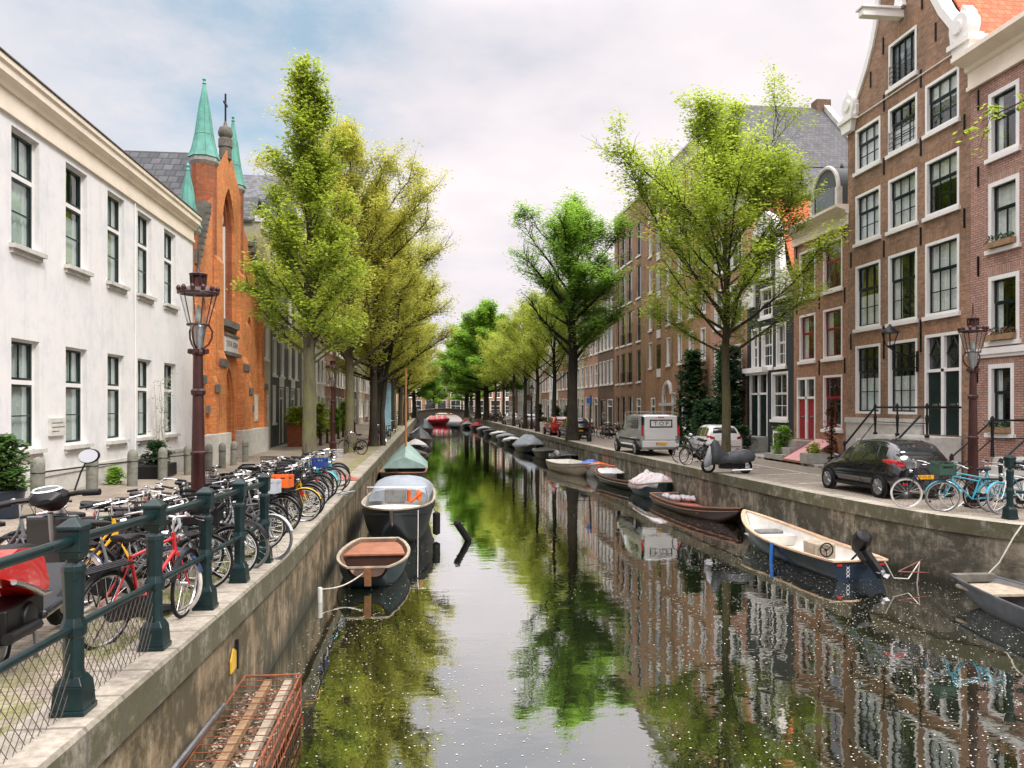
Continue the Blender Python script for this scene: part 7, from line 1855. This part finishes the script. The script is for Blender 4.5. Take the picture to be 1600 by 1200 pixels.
GT = 'trees along the canal'; L4b = leafmat('potted_green_leaf', (.06,.13,.03), (.1,.2,.03))
T1 = make_tree('upright fresh green tree with pale trunk rising behind the crowded bicycles', (-3.55,23.6,0), 12.2, 3.7, .2, (lambda t: 2.35*(.5+.5*min(1,t/.22))*(1-t*.9)), 48, up(40,78), 3, L1, M['bark'], lsize=.062, per=15, spread=.12, subs=9, twigs=4, keep=clumps(2.3,-.7,1,.25), jit=.35)
mb = MB(); rr = random.Random(44)
for k in range(16):
    a = rr.uniform(0,2*PI); q = rr.uniform(.1,1.1); z = 12.0-q*1.9+rr.uniform(-.4,.3); x_, y_ = q*math.cos(a), q*math.sin(a)
    mb.tube([(x_*.7,y_*.7,z-.7),(x_*.95,y_*.95,z),(x_*1.1+rr.uniform(-.05,.05),y_*1.1,z+rr.uniform(.5,1.1))], [.012,.008,.003], 4)
mb.build('bare_twigs', M['bark_dk'], T1)
T2 = make_tree('tall olive green tree on slim trunk past the second lamp', (-4.0,40.2,0), 17.0, 4.3, .24, egg(4.6,.8,.45), 46, up(34,70), 11, L2, M['bark'], lsize=.07, per=20, spread=.22, subs=8, twigs=3, jit=.3, keep=clumps(1.6,-.6,2,.25))
T3 = make_tree('olive tree with dark double trunk leaning over the water', (-3.2,46.3,0), 16.2, 3.6, .25, egg(4.9,.75,.4), 46, up(22,68), 17, L2, M['bark_dk'], lsize=.075, per=20, spread=.24, subs=8, twigs=3, jit=.25, keep=clumps(1.5,-.6,4,.25), lean=(.012,0))
TR = kid(T3, 'trunk'); mb = MB(); mb.tube([(.55,.3,0),(.5,.3,2),(.75,.3,4.5),(1.3,.2,7),(1.6,0,9)], [.18,.15,.13,.1,.05], 10); mb.build('second_trunk', M['bark_dk'], T3)
T4 = make_tree('fresh green tree standing between church bank houses and the lamp', (-4.6,31.6,0), 11.5, 4.0, .16, egg(2.4,.7,.3), 26, up(25,70), 23, L5, M['bark'], lsize=.06, per=14, spread=.18, subs=6, twigs=3)
for i, (x, y, s, k) in enumerate(((-3.4,55,1.0,1),(-3.6,64,1.02,0),(-3.3,73,1.0,1),(-3.5,83,.98,0),(-3.3,94,1.0,1),(-3.4,106,1.0,0),(-3.3,119,1.02,1),(-3.4,133,1.05,0))):
    o = place((T2, T3)[k], (x,y,0), 1.1+i*1.3, ['olive tree after the dark double trunk','second olive tree after the dark double trunk','third olive tree after the dark double trunk','olive tree far down the church bank','olive tree farther down the church bank','very distant olive tree on the church bank','distant olive tree, second last on the church bank','last distant olive tree on the church bank'][i], GT, s)
R1 = make_tree('bright yellow green tree with wide airy crown behind the covered scooter', (11.35,28.3,0), 13.2, 4.2, .18, egg(4.4,.66,.4), 48, up(30,62), 5, L3, M['bark_mid'], lsize=.068, per=20, spread=.19, subs=9, twigs=4, jit=.28, keep=clumps(1.5,-.4,5), gap=.12, flat=.35)
def holes_(a, rr): return (math.sin(a.x*1.1+1)+math.sin(a.y*1.3+a.z*.5)+math.sin(a.z*1.15+a.x*.4+2)) >-.5 or rr.random() < .12
R2 = make_tree('tall dark green tree with open tiered crown beside the sign post', (10.0,52.5,0), 16.6, 5.4, .4, egg(4.5,.7,.62), 38, up(30,56), 8, L4, M['bark_dk'], lsize=.1, per=20, spread=.27, subs=10, twigs=4, keep=holes_, flat=.3, gap=.2, jit=.3)
R3 = make_tree('slim lime green tree past the dark green one', (10.3,62,0), 12.8, 4.2, .2, egg(3.4,.7,.4), 26, up(28,65), 14, L5, M['bark_dk'], lsize=.08, per=18, spread=.28, subs=6, twigs=3)
for i, (x, y, s) in enumerate(((10.2,71,1.0),(10.2,80,1.05),(10.1,90,.98),(10.0,101,1.05),(10.0,113,1.0))):
    place(R3, (x,y,0), i*1.7+.6, ['lime green tree in front of the beige bell gable','second lime green tree in front of the beige bell gable','lime tree in front of the white plastered house','lime tree deep down the bank of cars','deepest lime tree before the full green crown'][i], GT, s)
R4 = make_tree('full mid green tree rounding off the far end of the row', (9.6,126,0), 19.5, 4.5, .5, egg(6.8,.9,.4), 34, up(5,65), 19, L6, M['bark_dk'], lsize=.2, per=18, spread=.45, subs=6, twigs=3)
place(R4, (9.3,142,0), 2.0, 'second full green tree at the far end of the row', GT, 1.03); place(R4, (8.0,158,0), 4.0, 'full green tree right beside the far bridge', GT, 1.0)
place(R4, (10.5,186,0), 3.0, 'light green tree standing beyond the far bridge', GT, .75); place(R4, (1.5,190,0), 5.0, 'light green tree beyond the middle of the far bridge', GT, .62); place(R4, (-2.6,150,0), 1.0, 'green tree closing the olive row by the bridge', GT, .85)
# branch tip of a tree that stands beyond the edge of the view
r = thing('canal_tree', (13.4,17.6,0), 0, 'leafy twig reaching in from the edge of the view before the pink house', 'tree')
mb = MB(); mb.tube([(4.2,-3.4,0),(4.1,-3.3,4),(3.4,-3.0,8),(2.4,-2.2,9.6),(1.2,-1.1,9.9),(.15,-.1,9.4)], [.22,.18,.12,.06,.03,.008], 8); tw = []
rr = random.Random(6)
for k in range(16):
    s = k/15; q = Vector((2.4-2.3*s, -2.2+2.1*s, 9.7-.3*s*s)); d = Vector((rr.uniform(-.6,.3), rr.uniform(-.4,.6), rr.uniform(-.7,.4)))*.9; e = q+d; mb.tube([q,q+d*.5+Vector((0,0,.05)),e], [.01,.007,.003], 4); tw += [q+d*.4, q+d*.7, e]
mb.build('trunk', M['bark'], r); link('crown', leaves_mesh('crown', [tuple(a) for a in tw], .08, L3, 9, 7, .1), r)

# ------------------------------------------------------------------ bushes and pots
def bush(name, label, loc, w, h, leafm, seed, n=260, ls=.07, stem=.03, cat='bush', per=9, shape=1.0, group=None):
    rr = random.Random(seed); r = thing(name, loc, 0, label, cat, group); mb = MB(); pts = []
    for k in range(n):
        a = rr.uniform(0,2*PI); z = h*(.06+.94*rr.random()); q = z/h; rad = w*(1-.55*q**2)*math.sqrt(rr.random())*(.75+.3*math.sin(a*3+seed+q*5))
        pts.append((rad*math.cos(a), rad*math.sin(a), z))
    for k in range(14):
        p = Vector(rr.choice(pts)); mb.tube([(rr.uniform(-.1,.1)*w,rr.uniform(-.1,.1)*w,-.02),(p.x*.4,p.y*.4,p.z*.5),tuple(p)], [stem,stem*.6,stem*.2], 5)
    mb.build('stems', M['bark_dk'], r); link('foliage', leaves_mesh('foliage', pts, ls, leafm, seed, per, w*.12), r); return r
bush('ivy_bush', 'tall dark ivy bush climbing before the ochre warehouse corner', (15.6,44.0,0), 1.15, 5.6, M['leafd'], 3, 520, .13, .06, per=12)
bush('ivy_bush', 'dense dark ivy bush between salmon house and black house', (15.6,38.7,0), 1.2, 5.6, M['leafd'], 5, 560, .12, .06, per=12)
bush('ivy_bush', 'low dark bush under the salmon house windows behind the white car', (15.5,41.4,0), 1.3, 2.6, M['leafd'], 6, 420, .11, .05, per=11)
bush('garden_plant', 'leafy green plant at the foot of the black house door', (15.3,36.0,.1), .6, 1.3, M['leafd'], 7, 160, .07)
bush('garden_plant', 'bright green shrub beside the pink cellar hatch', (15.5,32.2,.1), .55, 1.35, L6, 8, 170, .07)
bush('garden_plant', 'reddish brown climber between the hatch and the tall brown house', (15.9,28.9,.1), .35, 2.3, leafmat('reddish_leaf',(.16,.06,.03),(.2,.08,.04)), 9, 120, .06)
bush('garden_plant', 'small yellow green plant in the stone trough beside the pink hatch', (15.3,29.1,.35), .4, .55, L5, 10, 80, .06)
mb = MB(); mb.box(-.5,.5,-.3,.3,0,.42); o = mb.build('stone_trough', M['stone'], None, (15.35,29.1,.1), None, .02); tag(o, 'grey stone trough beside the pink cellar hatch', 'trough')
def pot(label, loc, m, r0=.3, h=.5):
    mb = MB(); mb.lathe([(r0*.75,0),(r0,h*.92),(r0*1.07,h*.93),(r0*1.07,h),(r0*.92,h),(r0*.88,h*.85)], n=18); o = mb.build('plant_pot', m, None, loc); tag(o, label, 'pot'); return o
z_ = gz_left(-7.6,15.6)
pot('dark blue plant pot beside the nearest stone bollard', (-7.6,14.8,z_), M['hull_navy'], .33, .5); bush('potted_shrub', 'bushy green shrub in the dark blue pot beside the nearest bollard', (-7.6,14.8,z_+.45), .5, 1.0, L4b, 21, 240, .06, .02)
z_ = gz_left(-8.3,24.5)
mb = MB(); mb.box(-.35,.35,-.9,.9,0,.4); o = mb.build('planter_box', M['plastic'], None, (-8.35,24.8,z_), None, .02); tag(o, 'low black planter box against the white wall', 'planter')
bush('garden_plant', 'dark low plants in the black planter at the white wall', (-8.35,24.9,z_+.35), .5, .75, M['leafd'], 22, 180, .06, .015); bush('garden_plant', 'weedy green plant at the foot of the white wall', (-8.4,21.8,gz_left(-8.4,21.8)), .35, .45, L6, 23, 110, .05, .01)
r = thing('climbing_plant', (-8.6,26.0,gz_left(-8.6,26)), 0, 'nearly bare pale climbing plant against the white wall before its last window', 'plant'); mb = MB(); rr = random.Random(1); pts = []
for k in range(6):
    q = [Vector((0,.1*k-.3,0))]
    for j in range(6): q.append(q[-1]+Vector((rr.uniform(-.03,.06), rr.uniform(-.16,.2), .5)))
    mb.tube(q, [.02,.018,.015,.012,.01,.008,.004], 5); pts += [tuple(p) for p in q[3:]]
    for p in q[3:]:
        e = p+Vector((rr.uniform(-.1,.2),rr.uniform(-.4,.4),rr.uniform(0,.4))); mb.tube([p,e],[.006,.003],4); pts.append(tuple(e))
mb.build('stems', mat('pale_twig',(.4,.38,.32),.9), r); link('foliage', leaves_mesh('foliage', pts, .05, leafmat('pale_bud',(.3,.36,.22),(.35,.42,.25)), 4, 3, .1), r)
for i, (x, y) in enumerate(((-7.7,46.4),(-7.7,49.4))):
    mb = MB(); mb.taper((0,0), .42,.42,.48,.48, 0, 1.25); mb.taper((0,0), .5,.5,.5,.5, 1.25, 1.3); o = mb.build('planter_box', M['rust'], None, (x,y,0)); tag(o, ('rust red tall planter by the dark grey house, nearer the church' if i == 0 else 'rust red tall planter by the dark grey house, second from the church'), 'planter')
    bush('potted_shrub', ('spreading yellow green shrub in the rust planter nearer the church' if i == 0 else 'spreading dark shrub in the second rust planter'), (x,y,1.25), .85, 1.0, L5 if i == 0 else M['leafd'], 31+i, 200, .1, .03)
for i, (x, y, h_) in enumerate(((-7.9,58,2.6),(-7.8,66,2.2),(-7.9,74,2.8))): bush('street_shrub', ['light green shrub by the cream house door','green shrub by the white rendered house','tall green shrub by the salmon house'][i], (x,y,0), .8, h_, L6 if i else L5, 40+i, 240, .12, .04)
for i, (x, y, h_) in enumerate(((15.6,84,2.4),(15.7,93,2.2),(15.7,108,2.6))): bush('street_shrub', ['green shrub by the beige bell gable door','green shrub by the red brown house','green shrub by the umber bell gable house'][i], (x,y,0), .9, h_, M['leafd'], 50+i, 240, .13, .04)
# ------------------------------------------------------------------ petals drifting on the water
rg = np.random.default_rng(2); V_, F_ = [], []
N = 26000
ys_ = 4.5+np.abs(rg.normal(0,1,N))*14; xs_ = rg.uniform(-2.1,11.5,N)
k_ = 0
for x, y in zip(xs_, ys_):
    if y > 120: continue
    dens = .15+.75*max(0,min(1,(x-2.8)/3.5)) + (.3 if x < .6 else 0) + .5*math.sin(x*1.3+y*.35+math.sin(y*.8))*math.sin(y*.55-x*.7)
    if y > 30: dens *= .6
    if rg.random() > dens*.8: continue
    s = .004+.013*rg.random()**2*(1+max(0,y-20)*.012); a = rg.uniform(0,6.3); n6 = 6
    b0_ = len(V_)
    for j in range(n6): V_.append((x+s*math.cos(a)*math.cos(2*PI*j/n6)-s*.7*math.sin(a)*math.sin(2*PI*j/n6), y+s*math.sin(a)*math.cos(2*PI*j/n6)+s*.7*math.cos(a)*math.sin(2*PI*j/n6), WZ+.005))
    F_.append(tuple(range(b0_, b0_+n6)))
mb = MB(); mb.add(V_, F_); o = mb.build('floating_petals', mat('pale_petal',(.52,.48,.4),.8,var=.25,vs=3)); o['kind'] = 'stuff'
# weeds and litter on the mossy strip
V_, F_ = [], []
rr = random.Random(77); mb = MB()
for k in range(2600):
    y = rr.uniform(5,23); x = -2.72-abs(rr.gauss(0,.22))
    if math.sin(y*1.7)+math.sin(y*.63+2) < -.3: continue
    z = gz_left(x,y); a = rr.uniform(0,6.3); h = rr.uniform(.02,.09); w_ = .006
    c, s = math.cos(a), math.sin(a); tp = (x+rr.uniform(-.04,.04), y+rr.uniform(-.04,.04), z+h)
    mb.add([(x-w_*c,y-w_*s,z),(x+w_*c,y+w_*s,z),tp], [(0,1,2)])
o = mb.build('grass', leafmat('weed_grass',(.12,.16,.03),(.2,.26,.04))); o['kind'] = 'stuff'
